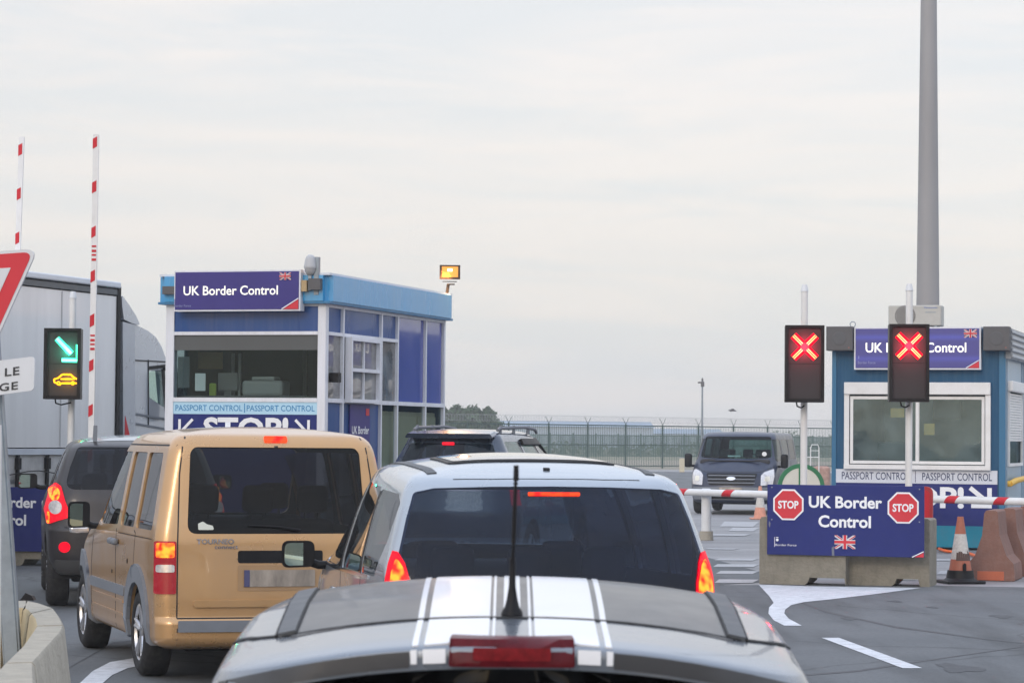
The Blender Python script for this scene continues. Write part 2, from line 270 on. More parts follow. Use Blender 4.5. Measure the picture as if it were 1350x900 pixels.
class MB:
    def __init__(s): s.bm = bmesh.new()
    def mi(s, faces, i):
        for f in faces: f.material_index = i
    def box(s, x0, x1, y0, y1, z0, z1, i=0, bev=0.0, seg=2):
        bm = bmesh.new()
        vs = [bm.verts.new(p) for p in ((x0, y0, z0), (x1, y0, z0), (x1, y1, z0), (x0, y1, z0), (x0, y0, z1), (x1, y0, z1), (x1, y1, z1), (x0, y1, z1))]
        for q in ((0, 3, 2, 1), (4, 5, 6, 7), (0, 1, 5, 4), (1, 2, 6, 5), (2, 3, 7, 6), (3, 0, 4, 7)): bm.faces.new([vs[k] for k in q])
        if bev > 0: bmesh.ops.bevel(bm, geom=bm.edges[:], offset=bev, segments=seg, affect='EDGES', profile=.5, clamp_overlap=True)
        s.join(bm, i); return s
    def join(s, bm, i=None, mtx=None):
        if mtx is not None: bmesh.ops.transform(bm, matrix=mtx, verts=bm.verts)
        mp_ = {}
        for v in bm.verts: mp_[v] = s.bm.verts.new(v.co)
        for f in bm.faces:
            try:
                nf = s.bm.faces.new([mp_[v] for v in f.verts]); nf.material_index = f.material_index if i is None else i
            except ValueError: pass
        bm.free(); return s
    def prism(s, pts, f0, f1, i=0):
        """pts 2D list; f0,f1: functions 2D->3D for the two ends"""
        n = len(pts); a = [s.bm.verts.new(f0(*p)) for p in pts]; b = [s.bm.verts.new(f1(*p)) for p in pts]
        fs = [s.bm.faces.new(a), s.bm.faces.new(b[::-1])]
        for k in range(n): fs.append(s.bm.faces.new((a[k], b[k], b[(k+1) % n], a[(k+1) % n])))
        s.mi(fs, i); return s
    def xz(s, pts, y0, y1, i=0): return s.prism(pts, lambda x, z: (x, y0, z), lambda x, z: (x, y1, z), i)
    def yz(s, pts, x0, x1, i=0): return s.prism(pts, lambda y, z: (x0, y, z), lambda y, z: (x1, y, z), i)
    def xy(s, pts, z0, z1, i=0): return s.prism(pts, lambda x, y: (x, y, z0), lambda x, y: (x, y, z1), i)
    def cyl(s, p0, p1, r0, r1=None, n=16, i=0, cap=True):
        r1 = r0 if r1 is None else r1; p0 = Vector(p0); p1 = Vector(p1); d = (p1-p0).normalized()
        u = d.orthogonal().normalized(); v = d.cross(u)
        A = [s.bm.verts.new(p0+(u*math.cos(t)+v*math.sin(t))*r0) for t in [2*math.pi*k/n for k in range(n)]]
        B = [s.bm.verts.new(p1+(u*math.cos(t)+v*math.sin(t))*r1) for t in [2*math.pi*k/n for k in range(n)]]
        fs = [s.bm.faces.new((A[k], A[(k+1) % n], B[(k+1) % n], B[k])) for k in range(n)]
        if cap: fs += [s.bm.faces.new(A[::-1]), s.bm.faces.new(B)]
        s.mi(fs, i); return s
    def tube(s, pts, r, n=8, i=0):
        pts = [Vector(p) for p in pts]; rings = []; u = None
        for k, p in enumerate(pts):
            d = (pts[min(k+1, len(pts)-1)]-pts[max(k-1, 0)]).normalized()
            u = d.orthogonal().normalized() if u is None else (u-d*u.dot(d)).normalized()
            v = d.cross(u); rr = r[k] if isinstance(r, (list, tuple)) else r
            rings.append([s.bm.verts.new(p+(u*math.cos(2*math.pi*j/n)+v*math.sin(2*math.pi*j/n))*rr) for j in range(n)])
        fs = []
        for a, b in zip(rings, rings[1:]):
            for j in range(n): fs.append(s.bm.faces.new((a[j], a[(j+1) % n], b[(j+1) % n], b[j])))
        fs += [s.bm.faces.new(rings[0][::-1]), s.bm.faces.new(rings[-1])]
        s.mi(fs, i); return s
    def lathe(s, prof, n=32, i=0, axis='Z', c=(0, 0, 0), mats=None):
        """prof list of (r,h)"""
        rings = []
        for r, h in prof:
            ring = []
            for k in range(n):
                t = 2*math.pi*k/n; a, b = r*math.cos(t), r*math.sin(t)
                p = (a, b, h) if axis == 'Z' else ((h, a, b) if axis == 'X' else (a, h, b))
                ring.append(s.bm.verts.new((p[0]+c[0], p[1]+c[1], p[2]+c[2])))
            rings.append(ring)
        for q, (a, b) in enumerate(zip(rings, rings[1:])):
            for k in range(n):
                f = s.bm.faces.new((a[k], a[(k+1) % n], b[(k+1) % n], b[k])); f.material_index = mats[q] if mats else i
        return s
    def build(s, name, mats, parent=None, smooth=None, loc=None, rotz=None, recalc=True):
        if recalc: bmesh.ops.recalc_face_normals(s.bm, faces=s.bm.faces)
        me = bpy.data.meshes.new(name); s.bm.to_mesh(me); s.bm.free()
        if smooth is not None:
            me.polygons.foreach_set('use_smooth', [True]*len(me.polygons)); me.set_sharp_from_angle(angle=R(smooth))
        return link(name, me, mats, parent, loc, rotz)
def rpoly(pts, r, n=5):
    """round the corners of a 2D polygon; r number or list"""
    out_ = []; L = len(pts)
    for k in range(L):
        rr = r[k] if isinstance(r, (list, tuple)) else r
        p = Vector(pts[k]); a = Vector(pts[k-1]); b = Vector(pts[(k+1) % L])
        if rr <= 0: out_.append(tuple(p)); continue
        da = (a-p); db = (b-p); la, lb = da.length, db.length; da.normalize(); db.normalize()
        ang = da.angle(db); t = min(rr/max(math.tan(ang/2), 1e-3), la*.49, lb*.49)
        p0 = p+da*t; p1 = p+db*t
        for j in range(n+1):
            u = j/n; out_.append(tuple((1-u)**2*p0+2*u*(1-u)*p+u*u*p1))
    return out_
def rect(x0, z0, x1, z1, r=0.0, n=4):
    q = [(x0, z0), (x1, z0), (x1, z1), (x0, z1)]
    return rpoly(q, r, n) if r > 0 else q
def text_mesh(s, bold=0.0, spacing=1.0, extr=0.002):
    c = bpy.data.curves.new('lettering', 'FONT'); c.body = s; c.size = 1.0; c.offset = bold; c.space_character = spacing; c.extrude = 0
    c.resolution_u = 3; c.align_x = 'LEFT'
    o = bpy.data.objects.new('tmp', c); COL.objects.link(o)
    dg = bpy.context.evaluated_depsgraph_get(); dg.update()
    me = bpy.data.meshes.new_from_object(o.evaluated_get(dg)); bpy.data.objects.remove(o); bpy.data.curves.remove(c)
    return me
def text(s, x0, z0, x1, z1, y, m, parent, bold=0.03, spacing=1.0, plane='XZ', name='lettering', xf=None, slant=0.0):
    """lettering fitted to the box (x0..x1, z0..z1) on the plane y (facing -Y)"""
    me = text_mesh(s, bold, spacing)
    vs = np.empty(len(me.vertices)*3); me.vertices.foreach_get('co', vs); vs = vs.reshape(-1, 3)
    mn, mx_ = vs.min(0), vs.max(0)
    u = (vs[:, 0]-mn[0])/(mx_[0]-mn[0]); v = (vs[:, 1]-mn[1])/(mx_[1]-mn[1])
    X = x0+u*(x1-x0); Z = z0+v*(z1-z0)+u*slant
    if plane == 'XZ': P = np.stack([X, np.full_like(X, y), Z], 1)
    else: P = np.stack([np.full_like(X, y), X, Z], 1)      # faces +X: x along +Y
    if xf: P = np.array([xf(*p) for p in P])
    me.vertices.foreach_set('co', P.reshape(-1)); me.update()
    me.materials.clear(); return link(name, me, m, parent)
def clip(poly, x0, z0, x1, z1):
    for ax, lim, sg in ((0, x0, 1), (0, x1, -1), (1, z0, 1), (1, z1, -1)):
        o_ = []
        for k in range(len(poly)):
            a, b = poly[k-1], poly[k]; ia = (a[ax]-lim)*sg >= 0; ib = (b[ax]-lim)*sg >= 0
            if ia != ib:
                t = (lim-a[ax])/(b[ax]-a[ax]); o_.append((a[0]+(b[0]-a[0])*t, a[1]+(b[1]-a[1])*t))
            if ib: o_.append(b)
        poly = o_
        if len(poly) < 3: return []
    return poly
def strip2(a, b, w_, off=0.0):
    a, b = Vector(a), Vector(b); d = (b-a).normalized(); n = Vector((-d.y, d.x))
    return [tuple(a+n*(off-w_/2)), tuple(b+n*(off-w_/2)), tuple(b+n*(off+w_/2)), tuple(a+n*(off+w_/2))]
def flag(x0, z0, x1, z1, y, parent, xf=None):
    mb = MB(); h = z1-z0; w_ = x1-x0; cx, cz = (x0+x1)/2, (z0+z1)/2; e = 0.0015
    def lay(poly, k, i):
        poly = clip(poly, x0, z0, x1, z1)
        if poly: mb.xz(poly, y-e*k, y-e*(k-1)-.0002, i)
    lay(rect(x0, z0, x1, z1), 1, 0)
    lay(strip2((x0, z0), (x1, z1), h*.2), 2, 1); lay(strip2((x0, z1), (x1, z0), h*.2), 3, 1)
    lay(strip2((x0, z0), (cx, cz), h*.07, h*.035), 4, 2); lay(strip2((cx, cz), (x1, z1), h*.07, -h*.035), 4, 2)
    lay(strip2((x0, z1), (cx, cz), h*.07, h*.035), 5, 2); lay(strip2((cx, cz), (x1, z0), h*.07, -h*.035), 5, 2)
    lay(rect(cx-h*.165, z0, cx+h*.165, z1), 6, 1); lay(rect(x0, cz-h*.165, x1, cz+h*.165), 7, 1)
    lay(rect(cx-h*.1, z0, cx+h*.1, z1), 8, 2); lay(rect(x0, cz-h*.1, x1, cz+h*.1), 9, 2)
    return mb.build('union_flag', [M['navy'], M['sign_white'], M['sign_red']], parent)
class Frame:
    """a thing's local frame: finds local coordinates of a pixel on its front plane or side plane"""
    def __init__(s, loc, rotz):
        s.loc = Vector(loc); s.rz = rotz; s.m = Matrix.Translation(s.loc) @ Matrix.Rotation(rotz, 4, 'Z'); s.inv = s.m.inverted()
        s.o = s.inv @ Vector((0, 0, H))
    def _r(s, px, py): return s.inv.to_3x3() @ ray(px, py)
    def f(s, px, py, y=0.0):
        r = s._r(px, py); t = (y-s.o.y)/r.y; p = s.o+r*t; return (p.x, p.z)
    def s_(s, px, py, x=0.0):
        r = s._r(px, py); t = (x-s.o.x)/r.x; p = s.o+r*t; return (p.y, p.z)

# ================================================================== SETTING
def ground_mat(name, c1, c2, sc, streak=None, bump=.3, cracks=False, rough=.85):
    m = bpy.data.materials.new(name); m.use_nodes = True; t = m.node_tree; b = t.nodes['Principled BSDF']
    b.inputs['Roughness'].default_value = rough
    c = N(t, 'ShaderNodeTexCoord'); n = N(t, 'ShaderNodeTexNoise'); n.inputs['Scale'].default_value = sc; n.inputs['Detail'].default_value = 9; n.inputs['Roughness'].default_value = .65
    mpn = N(t, 'ShaderNodeMapping'); t.links.new(c.outputs['Object'], mpn.inputs[0])
    if streak: mpn.inputs['Scale'].default_value = streak
    t.links.new(mpn.outputs[0], n.inputs['Vector'])
    r = N(t, 'ShaderNodeValToRGB'); r.color_ramp.elements[0].position = .32; r.color_ramp.elements[1].position = .70
    r.color_ramp.elements[0].color = (*c1, 1); r.color_ramp.elements[1].color = (*c2, 1); t.links.new(n.outputs['Fac'], r.inputs[0])
    n2 = N(t, 'ShaderNodeTexNoise'); n2.inputs['Scale'].default_value = 22; n2.inputs['Detail'].default_value = 8; n2.inputs['Roughness'].default_value = .75; t.links.new(c.outputs['Object'], n2.inputs['Vector'])
    mr = N(t, 'ShaderNodeMapRange'); mr.inputs['From Min'].default_value = .3; mr.inputs['From Max'].default_value = .7; mr.inputs['To Min'].default_value = .76; mr.inputs['To Max'].default_value = 1.24
    t.links.new(n2.outputs['Fac'], mr.inputs['Value'])
    mx = N(t, 'ShaderNodeMix', data_type='RGBA', blend_type='MULTIPLY'); mx.inputs[0].default_value = 1
    t.links.new(r.outputs[0], mx.inputs[6]); t.links.new(mr.outputs[0], mx.inputs[7]); last = mx.outputs[2]
    if cracks:
        n7 = N(t, 'ShaderNodeTexNoise'); n7.inputs['Scale'].default_value = 1.0; n7.inputs['Detail'].default_value = 6; mp7 = N(t, 'ShaderNodeMapping'); mp7.inputs['Scale'].default_value = (1.6, .22, 1); mp7.inputs['Rotation'].default_value = (0, 0, R(14))
        t.links.new(c.outputs['Object'], mp7.inputs[0]); t.links.new(mp7.outputs[0], n7.inputs['Vector'])
        m7 = N(t, 'ShaderNodeMapRange'); m7.inputs['From Min'].default_value = .46; m7.inputs['From Max'].default_value = .68; m7.inputs['To Min'].default_value = 1.04; m7.inputs['To Max'].default_value = .62; t.links.new(n7.outputs['Fac'], m7.inputs['Value'])
        x7 = N(t, 'ShaderNodeMix', data_type='RGBA', blend_type='MULTIPLY'); x7.inputs[0].default_value = 1; t.links.new(last, x7.inputs[6]); t.links.new(m7.outputs[0], x7.inputs[7]); last = x7.outputs[2]
        v = N(t, 'ShaderNodeTexVoronoi', feature='DISTANCE_TO_EDGE'); v.inputs['Scale'].default_value = .16
        n5 = N(t, 'ShaderNodeTexNoise'); n5.inputs['Scale'].default_value = .7; n5.inputs['Detail'].default_value = 4; t.links.new(c.outputs['Object'], n5.inputs['Vector'])
        ad = N(t, 'ShaderNodeMix', data_type='RGBA', blend_type='ADD'); ad.inputs[0].default_value = 1.6
        t.links.new(c.outputs['Object'], ad.inputs[6]); t.links.new(n5.outputs['Color'], ad.inputs[7]); t.links.new(ad.outputs[2], v.inputs['Vector'])
        m5 = N(t, 'ShaderNodeMapRange'); m5.inputs['From Max'].default_value = .006; m5.inputs['To Min'].default_value = .62; t.links.new(v.outputs['Distance'], m5.inputs['Value'])
        m6 = N(t, 'ShaderNodeMix', data_type='RGBA', blend_type='MULTIPLY'); m6.inputs[0].default_value = 1; t.links.new(last, m6.inputs[6]); t.links.new(m5.outputs[0], m6.inputs[7]); last = m6.outputs[2]
    t.links.new(last, b.inputs['Base Color'])
    bp = N(t, 'ShaderNodeBump'); bp.inputs['Strength'].default_value = bump; bp.inputs['Distance'].default_value = .01
    t.links.new(n2.outputs['Fac'], bp.inputs['Height']); t.links.new(bp.outputs[0], b.inputs['Normal'])
    return m
m_field = ground_mat('dry_field', (0.085, 0.105, 0.055), (0.20, 0.185, 0.12), .03)
m_asph = ground_mat('asphalt', (0.088, 0.096, 0.103), (0.130, 0.136, 0.141), .45, cracks=True)
m_apron = ground_mat('worn_apron', (0.15, 0.148, 0.152), (0.31, 0.30, 0.305), .55, streak=(.35, 1.3, 1), rough=.6)
m_sand = ground_mat('sandy_verge', (0.20, 0.175, 0.13), (0.28, 0.25, 0.19), .25)
m_mark = mat('worn_road_paint', (0.62, 0.64, 0.67), 0.6, 0, 0, 0.10, 3, bump=.2, bscale=80, dirt=.75, dirtcol=(.26, .27, .29))
m_mark2 = mat('old_road_paint', (0.38, 0.38, 0.39), 0.6, 0, 0, 0.14, 2, bump=.2, bscale=80, dirt=.9, dirtcol=(.25, .25, .26))
def sheet(name, pts, z, m, thick=None):
    mb = MB(); vs = [mb.bm.verts.new((p[0], p[1], z)) for p in pts]; mb.bm.faces.new(vs)
    o = mb.build(name, m, recalc=False)
    if o.data.polygons[0].normal.z < 0: o.data.flip_normals()
    return struct(o)
sheet('ground', [(-2500, -300), (2500, -300), (2500, 4500), (-2500, 4500)], -0.012, m_field)
sheet('verge', [(-120, 158), (160, 158), (160, 235), (-120, 235)], -0.008, m_sand)
sheet('apron', [(-90, 20), (120, 20), (120, 160), (-90, 160)], -0.004, m_apron)
sheet('road', [(-90, 84), (120, 90), (120, 150), (-90, 150)], 0.0, m_asph)
eL = G(-400, 742); eM = G(945, 770.5); eR = G(1240, 771.5); eR2 = G(1420, 775)
sheet('road', [(-60, -30), (60, -30), (60, eR2.y-2), (eR2.x, eR2.y), (eR.x, eR.y), (eM.x, eM.y), (3.6, 34.2), (1.2, 60), (-8, 70), (-30, 70), (-60, 38)], 0.0, m_asph)
def marking(name, px, m=m_mark, z=0.004):
    return sheet(name, [tuple(G(x, y, z))[:2] for x, y in px], z, m)
tail = [(1000, 770), (1060, 772), (1214, 774.5), (1150, 783), (1090, 790), (1060, 793), (1043, 797), (1035, 803), (1034, 808), (1040, 815), (1057, 824), (1034, 824), (1020, 817), (1013, 808), (1014, 800), (1020, 794), (1014, 785)]
marking('lane_marking', tail)
marking('lane_marking', [(1083, 840), (1106, 840), (1216, 880), (1190, 880)])
def curve_band(outer, inner, name, m=m_mark): return marking(name, outer+inner[::-1], m)
curve_band([(84, 925), (105, 900), (122, 884), (145, 872), (175, 867), (215, 866)], [(115, 925), (135, 900), (148, 889), (168, 880), (190, 876), (222, 874)], 'lane_marking')
for k, (x0, x1, y0, y1) in enumerate(((948, 1000, 735.5, 738.5), (946, 1001, 743, 747), (950, 1000, 752, 756), (948, 1000, 763, 768), (955, 1001, 687, 694), (966, 1001, 695, 700), (938, 990, 703, 706), (934, 975, 722, 724), (1236, 1350, 736, 739), (1240, 1350, 752, 757))):
    marking('crossing_bar', [(x0, y0), (x1, y0+.4), (x1-8, y1), (x0-6, y1-.5)], m_mark2)

m_tar = mat('tar_line', (0.045, 0.048, 0.052), 0.7, 0, 0, 0.2, 5, dirt=.6, dirtcol=(.10, .104, .11))
for pts_ in ([(860, 899), (1000, 893.5), (1130, 884), (1250, 866), (1375, 848)], [(1010, 776), (1090, 806), (1180, 826), (1300, 842), (1375, 850)], [(90, 880), (150, 846), (230, 838)]):
    up = [(x, y-.9+.5*math.sin(k*2.1)) for k, (x, y) in enumerate(pts_)]; dn = [(x, y+.7+.4*math.sin(k*1.3)) for k, (x, y) in enumerate(pts_)]
    marking('tar_seam', up+dn[::-1], m_tar, .002)
m_stain = mat('oil_stain', (0.062, 0.065, 0.07), 0.85, 0, 0, 0.15, 5, dirt=.9, dirtcol=(.105, .11, .116)); rnd = random.Random(21)
for sx, sy, sr in ((1010, 862, .16), (1120, 815, .10), (1265, 880, .20), (1180, 792, .09), (970, 800, .12), (1320, 812, .13), (1230, 800, .07)):
    c_ = G(sx, sy, .0025); P = []
    for k in range(22):
        a_ = 2*math.pi*k/22; rr_ = sr*(1+.25*math.sin(3*a_+sx)+rnd.uniform(-.16, .16)); P.append((c_.x+rr_*math.cos(a_)*.8, c_.y+rr_*2.0*math.sin(a_)))
    sheet('oil_stain', P, .0025, m_stain)

# hills, haze
mb = MB(); rnd = random.Random(3)
xs = [-600+k*24 for k in range(52)]; prof = [3.2+1.6*math.sin(k*.35)+1.0*math.sin(k*.9+1) + rnd.random()*.6 for k in range(52)]
row0 = [mb.bm.verts.new((x, 860, -1)) for x in xs]; row1 = [mb.bm.verts.new((x, 890, max(2, h_))) for x, h_ in zip(xs, prof)]; row2 = [mb.bm.verts.new((x, 940, -1)) for x in xs]
for a, b in ((row0, row1), (row1, row2)):
    for k in range(51): mb.bm.faces.new((a[k], a[k+1], b[k+1], b[k]))
struct(mb.build('hills', mat('hill_green', (0.07, 0.10, 0.09), .9), smooth=60))
hz = MB().box(-700, 700, -40, 960, -1.2, 30)
hm = bpy.data.materials.new('haze_air'); hm.use_nodes = True; ht = hm.node_tree; ht.nodes.clear()
ho = N(ht, 'ShaderNodeOutputMaterial'); hv = N(ht, 'ShaderNodeVolumePrincipled'); hv.inputs['Density'].default_value = 0.0007
hv.inputs['Color'].default_value = (.97, .985, 1.0, 1); hv.inputs['Anisotropy'].default_value = 0.2
ht.links.new(hv.outputs[0], ho.inputs['Volume'])
HAZE = True
if HAZE: struct(hz.build('haze', hm), 'stuff')

# ================================================================== VEHICLES
def interp(zs, vs, z):
    """monotone cubic"""
    zs = np.array(zs, float); vs = np.array(vs, float); d = np.diff(vs)/np.diff(zs); m_ = np.zeros(len(zs))
    for k in range(1, len(zs)-1): m_[k] = 0 if d[k-1]*d[k] <= 0 else 2*d[k-1]*d[k]/(d[k-1]+d[k])
    m_[0] = d[0]; m_[-1] = d[-1]
    k = np.clip(np.searchsorted(zs, z)-1, 0, len(zs)-2); h = zs[k+1]-zs[k]; t = (z-zs[k])/h
    return (2*t**3-3*t**2+1)*vs[k]+(t**3-2*t**2+t)*h*m_[k]+(-2*t**3+3*t**2)*vs[k+1]+(t**3-t**2)*h*m_[k+1]
class Shell:
    def __init__(s, rows, crown, bows, warp=None, cp=2.2, taper=(0, 0), zstep=.03, nR=16, nS=60, rings=12):
        """rows: z, half width, y rear, y front, rear corner radius, front corner radius"""
        rows = np.array(rows, float); zs = rows[:, 0]; br, bf = bows
        lev = list(np.arange(zs[0], zs[-1], zstep))+[zs[-1]]
        lev = sorted(set([round(float(z), 4) for z in lev]+[round(float(z), 4) for z in zs]))
        bm = bmesh.new(); rings_ = []
        def outline(z):
            w_, yr, yf, rr, rf = [float(interp(zs, rows[:, k], z)) for k in range(1, 6)]
            P = []
            for k in range(nR): P.append((k/nR*(w_-rr), yr))
            for k in range(8): a = k/8*math.pi/2; P.append((w_-rr+rr*math.sin(a), yr+rr-rr*math.cos(a)))
            for k in range(nS): P.append((w_, yr+rr+(yf-rf-yr-rr)*k/nS))
            for k in range(8): a = k/8*math.pi/2; P.append((w_-rf+rf*math.cos(a), yf-rf+rf*math.sin(a)))
            for k in range(nR+1): P.append(((w_-rf)*(1-k/nR), yf))
            Q = []
            for x, y in P:
                u = x/w_; wr = max(0, 1-(y-yr)/.7); wf = max(0, 1-(yf-y)/.9)
                y2 = y+br*u*u*wr-bf*u*u*wf
                ta = taper[0]*max(0, 1-(y-yr)/1.8)**2+taper[1]*max(0, 1-(yf-y)/1.8)**2
                Q.append((x*(1-ta), y2))
            return Q+[(-x, y) for x, y in Q[-2:0:-1]], yr, yf, w_
        for z in lev:
            Q, yr, yf, w_ = outline(z); rings_.append([(x, y, z) for x, y in Q])
        top = rings_[-1]; ztop = lev[-1]; ym = (yr+yf)/2; Lh = (yf-yr)/2
        for k in range(1, rings+1):
            t = k/rings; z = ztop+crown*(1-(1-t)**cp)
            rings_.append([(x*(1-t), ym+(y-ym)*(1-t*min(1, w_/Lh)), z) for x, y, _ in top])
        if warp: rings_ = [[warp(*p) for p in r_] for r_ in rings_]
        V = [[bm.verts.new(p) for p in r_] for r_ in rings_]; n = len(V[0])
        for a, b in zip(V, V[1:]):
            for k in range(n): bm.faces.new((a[k], a[(k+1) % n], b[(k+1) % n], b[k]))
        bm.faces.new(V[0][::-1])
        bmesh.ops.remove_doubles(bm, verts=bm.verts, dist=.0004)
        bmesh.ops.dissolve_degenerate(bm, edges=bm.edges, dist=.0003)
        bmesh.ops.recalc_face_normals(bm, faces=bm.faces)
        s.me = bpy.data.meshes.new('shell'); bm.to_mesh(s.me)
        bmesh.ops.triangulate(bm, faces=bm.faces); s.bvh = BVHTree.FromBMesh(bm); bm.normal_update()
        s.tv = [v.co.copy() for v in bm.verts]; s.tn = [v.normal.copy() for v in bm.verts]; s.tf = [tuple(v.index for v in f.verts) for f in bm.faces]
        bm.free()
    def nrm(s, p):
        q, n, i, d = s.bvh.find_nearest(p)
        if i is None: return n, 9
        a, b, c = s.tf[i]; A, B, C = s.tv[a], s.tv[b], s.tv[c]
        v0, v1, v2 = B-A, C-A, q-A; d00, d01, d11, d20, d21 = v0.dot(v0), v0.dot(v1), v1.dot(v1), v2.dot(v0), v2.dot(v1)
        den = d00*d11-d01*d01
        if abs(den) < 1e-14: return n, d
        v = (d11*d20-d01*d21)/den; w_ = (d00*d21-d01*d20)/den
        return (s.tn[a]*(1-v-w_)+s.tn[b]*v+s.tn[c]*w_).normalized(), d
    def hit(s, axis, u, v):
        o_, d_ = {'rear': (Vector((u, -5, v)), Vector((0, 1, 0))), 'front': (Vector((u, 12, v)), Vector((0, -1, 0))), 'left': (Vector((-5, u, v)), Vector((1, 0, 0))),
                  'right': (Vector((5, u, v)), Vector((-1, 0, 0))), 'top': (Vector((u, v, 6)), Vector((0, 0, -1)))}[axis]
        q, n, i, d = s.bvh.ray_cast(o_, d_)
        if q is None: q, n, i, d = s.bvh.find_nearest(o_+d_*5)
        return q, s.nrm(q)[0]
    def patch(s, axis, poly, off=.003, name='trim', m=None, parent=None, step=.05, skirt=None, bm_only=False):
        bm = bmesh.new(); vs = [bm.verts.new((p[0], p[1], 0)) for p in poly]; bm.faces.new(vs)
        bmesh.ops.triangulate(bm, faces=bm.faces)
        xs_ = [p[0] for p in poly]; ys_ = [p[1] for p in poly]
        for ax, lo, hi in ((0, min(xs_), max(xs_)), (1, min(ys_), max(ys_))):
            k = math.ceil(lo/step)*step
            while k < hi-1e-6:
                co = (k, 0, 0) if ax == 0 else (0, k, 0); no = (1, 0, 0) if ax == 0 else (0, 1, 0)
                bmesh.ops.bisect_plane(bm, geom=bm.verts[:]+bm.edges[:]+bm.faces[:], plane_co=co, plane_no=no, dist=1e-5); k += step
        be = [e for e in bm.edges if e.is_boundary]
        nn = {}
        for v in bm.verts:
            q, n = s.hit(axis, v.co.x, v.co.y); v.co = q+n*off; nn[v] = n
        sk = off+.006 if skirt is None else skirt
        ext = bmesh.ops.extrude_edge_only(bm, edges=be)
        mp_ = {v.co.to_tuple(5): nn[v] for v in nn}
        for v in [g for g in ext['geom'] if isinstance(g, bmesh.types.BMVert)]:
            n = mp_.get(v.co.to_tuple(5)) or s.nrm(v.co)[0]; v.co = v.co-n*sk
        bmesh.ops.recalc_face_normals(bm, faces=bm.faces)
        f = max(bm.faces, key=lambda f: f.calc_area()); c = f.calc_center_median()
        if f.normal.dot(s.nrm(c)[0]) < 0: bmesh.ops.reverse_faces(bm, faces=bm.faces)
        if bm_only: return bm
        mb = MB(); mb.bm.free(); mb.bm = bm
        return mb.build(name, m, parent, smooth=40, recalc=False)
    def seam(s, axis, pts, w_=.009, name='panel_gap', parent=None, off=.0012, m=None):
        mb = MB()
        for a, b in zip(pts, pts[1:]):
            a2, b2 = Vector(a), Vector(b)
            if (b2-a2).length < 1e-5: continue
            mb.join(s.patch(axis, strip2(a, b, w_), off, bm_only=True, step=.08))
        return mb.build(name, m or M['seam'], parent, recalc=False)
    def body(s, name, m, parent, cuts, thick=.03, extra_cut=None):
        """cuts: list of (axis, polygon); makes the hollow painted body with real openings"""
        o = link('tmp_body', s.me.copy()); o.data.materials.append(m); o.data.materials.append(M['interior'])
        so_ = o.modifiers.new('s', 'SOLIDIFY'); so_.thickness = thick; so_.offset = -1; so_.use_quality_normals = True; so_.material_offset = 1; so_.material_offset_rim = 0
        cs = []
        for grp in (('rear',), ('front',), ('left', 'right'), ('arch',)):
            mb = MB(); cnt = 0
            for axis, poly in cuts:
                if axis not in grp: continue
                cnt += 1
                if axis == 'rear': mb.prism(poly, lambda x, z: (x, -.5, z), lambda x, z: (x, .95, z))
                elif axis == 'front': mb.prism(poly, lambda x, z: (x, 7, z), lambda x, z: (x, s.cowl, z))
                elif axis == 'left': mb.prism(poly, lambda y, z: (-2, y, z), lambda y, z: (-.35, y, z))
                elif axis == 'right': mb.prism(poly, lambda y, z: (2, y, z), lambda y, z: (.35, y, z))
            if grp[0] == 'arch':
                for (y, z, r_) in (extra_cut or []):
                    for sg in (-1, 1): mb.cyl((sg*.55, y, z), (sg*2, y, z), r_, n=36); cnt += 1
            if not cnt: continue
            c = mb.build('tmp_cut', None); c.data.materials.append(m); cs.append(c)
            b = o.modifiers.new('b', 'BOOLEAN'); b.operation = 'DIFFERENCE'; b.solver = 'EXACT'; b.object = c
        dg = bpy.context.evaluated_depsgraph_get(); dg.update(); me = bpy.data.meshes.new_from_object(o.evaluated_get(dg))
        bpy.data.objects.remove(o)
        for c in cs: bpy.data.objects.remove(c)
        me.name = name; normals = []; sm = []
        for p in me.polygons:
            cn, d = s.nrm(p.center)
            ok = d < .004 and cn.dot(p.normal) > .8
            sm.append(True)
            for li in p.loop_indices:
                if ok:
                    n, _ = s.nrm(me.vertices[me.loops[li].vertex_index].co); normals.append(n if n.dot(p.normal) > .3 else p.normal.copy())
                else: normals.append(p.normal.copy())
        me.polygons.foreach_set('use_smooth', sm); me.normals_split_custom_set(normals)
        return link(name, me, None, parent)
def wheel(parent, x, y, r=.32, w_=.21, side=-1, spokes=5, name='wheel'):
    """outer face at x*side"""
    wt = bpy.data.objects.new(name, None)  # replaced by tyre mesh as the part
    mb = MB(); x0 = x; xi = x-side*w_
    rr = r*.66
    pr = [(rr*.96, x0-side*.02), (rr*1.03, x0-side*.002), (r*.86, x0), (r*.97, x0-side*.025), (r, x0-side*.06), (r, xi+side*.05), (r*.96, xi+side*.015), (r*.8, xi), (rr*.9, xi+side*.02), (rr*.9, x0-side*.03)]
    mb.lathe(pr, 40, axis='X', c=(0, y, r)); bpy.data.objects.remove(wt)
    t = mb.build(name, M['rubber'], parent, smooth=50)
    mb = MB(); hx = x0-side*.03
    mb.lathe([(rr*.98, x0-side*.012), (rr*.93, hx), (rr*.86, x0-side*.10), (.0001, x0-side*.11)], 32, axis='X', c=(0, y, r), mats=[0, 0, 1])
    for k in range(spokes):
        a = 2*math.pi*k/spokes+.3
        for da in (-.13, .13):
            u = Vector((0, math.cos(a+da*.3), math.sin(a+da*.3))); v = Vector((0, math.cos(a+da), math.sin(a+da))); c = Vector((0, y, r))
            p0 = c+u*.05+Vector((hx-side*.01, 0, 0)); p1 = c+v*rr*.94+Vector((x0-side*.02, 0, 0))
            mb.cyl(p0, p1, .021, .017, 8)
    mb.cyl((hx-side*.03, y, r), (hx+side*.008, y, r), .055, .045, 16)
    mb.build('rim', [M['alloy'], M['black']], t, smooth=40)
    return t
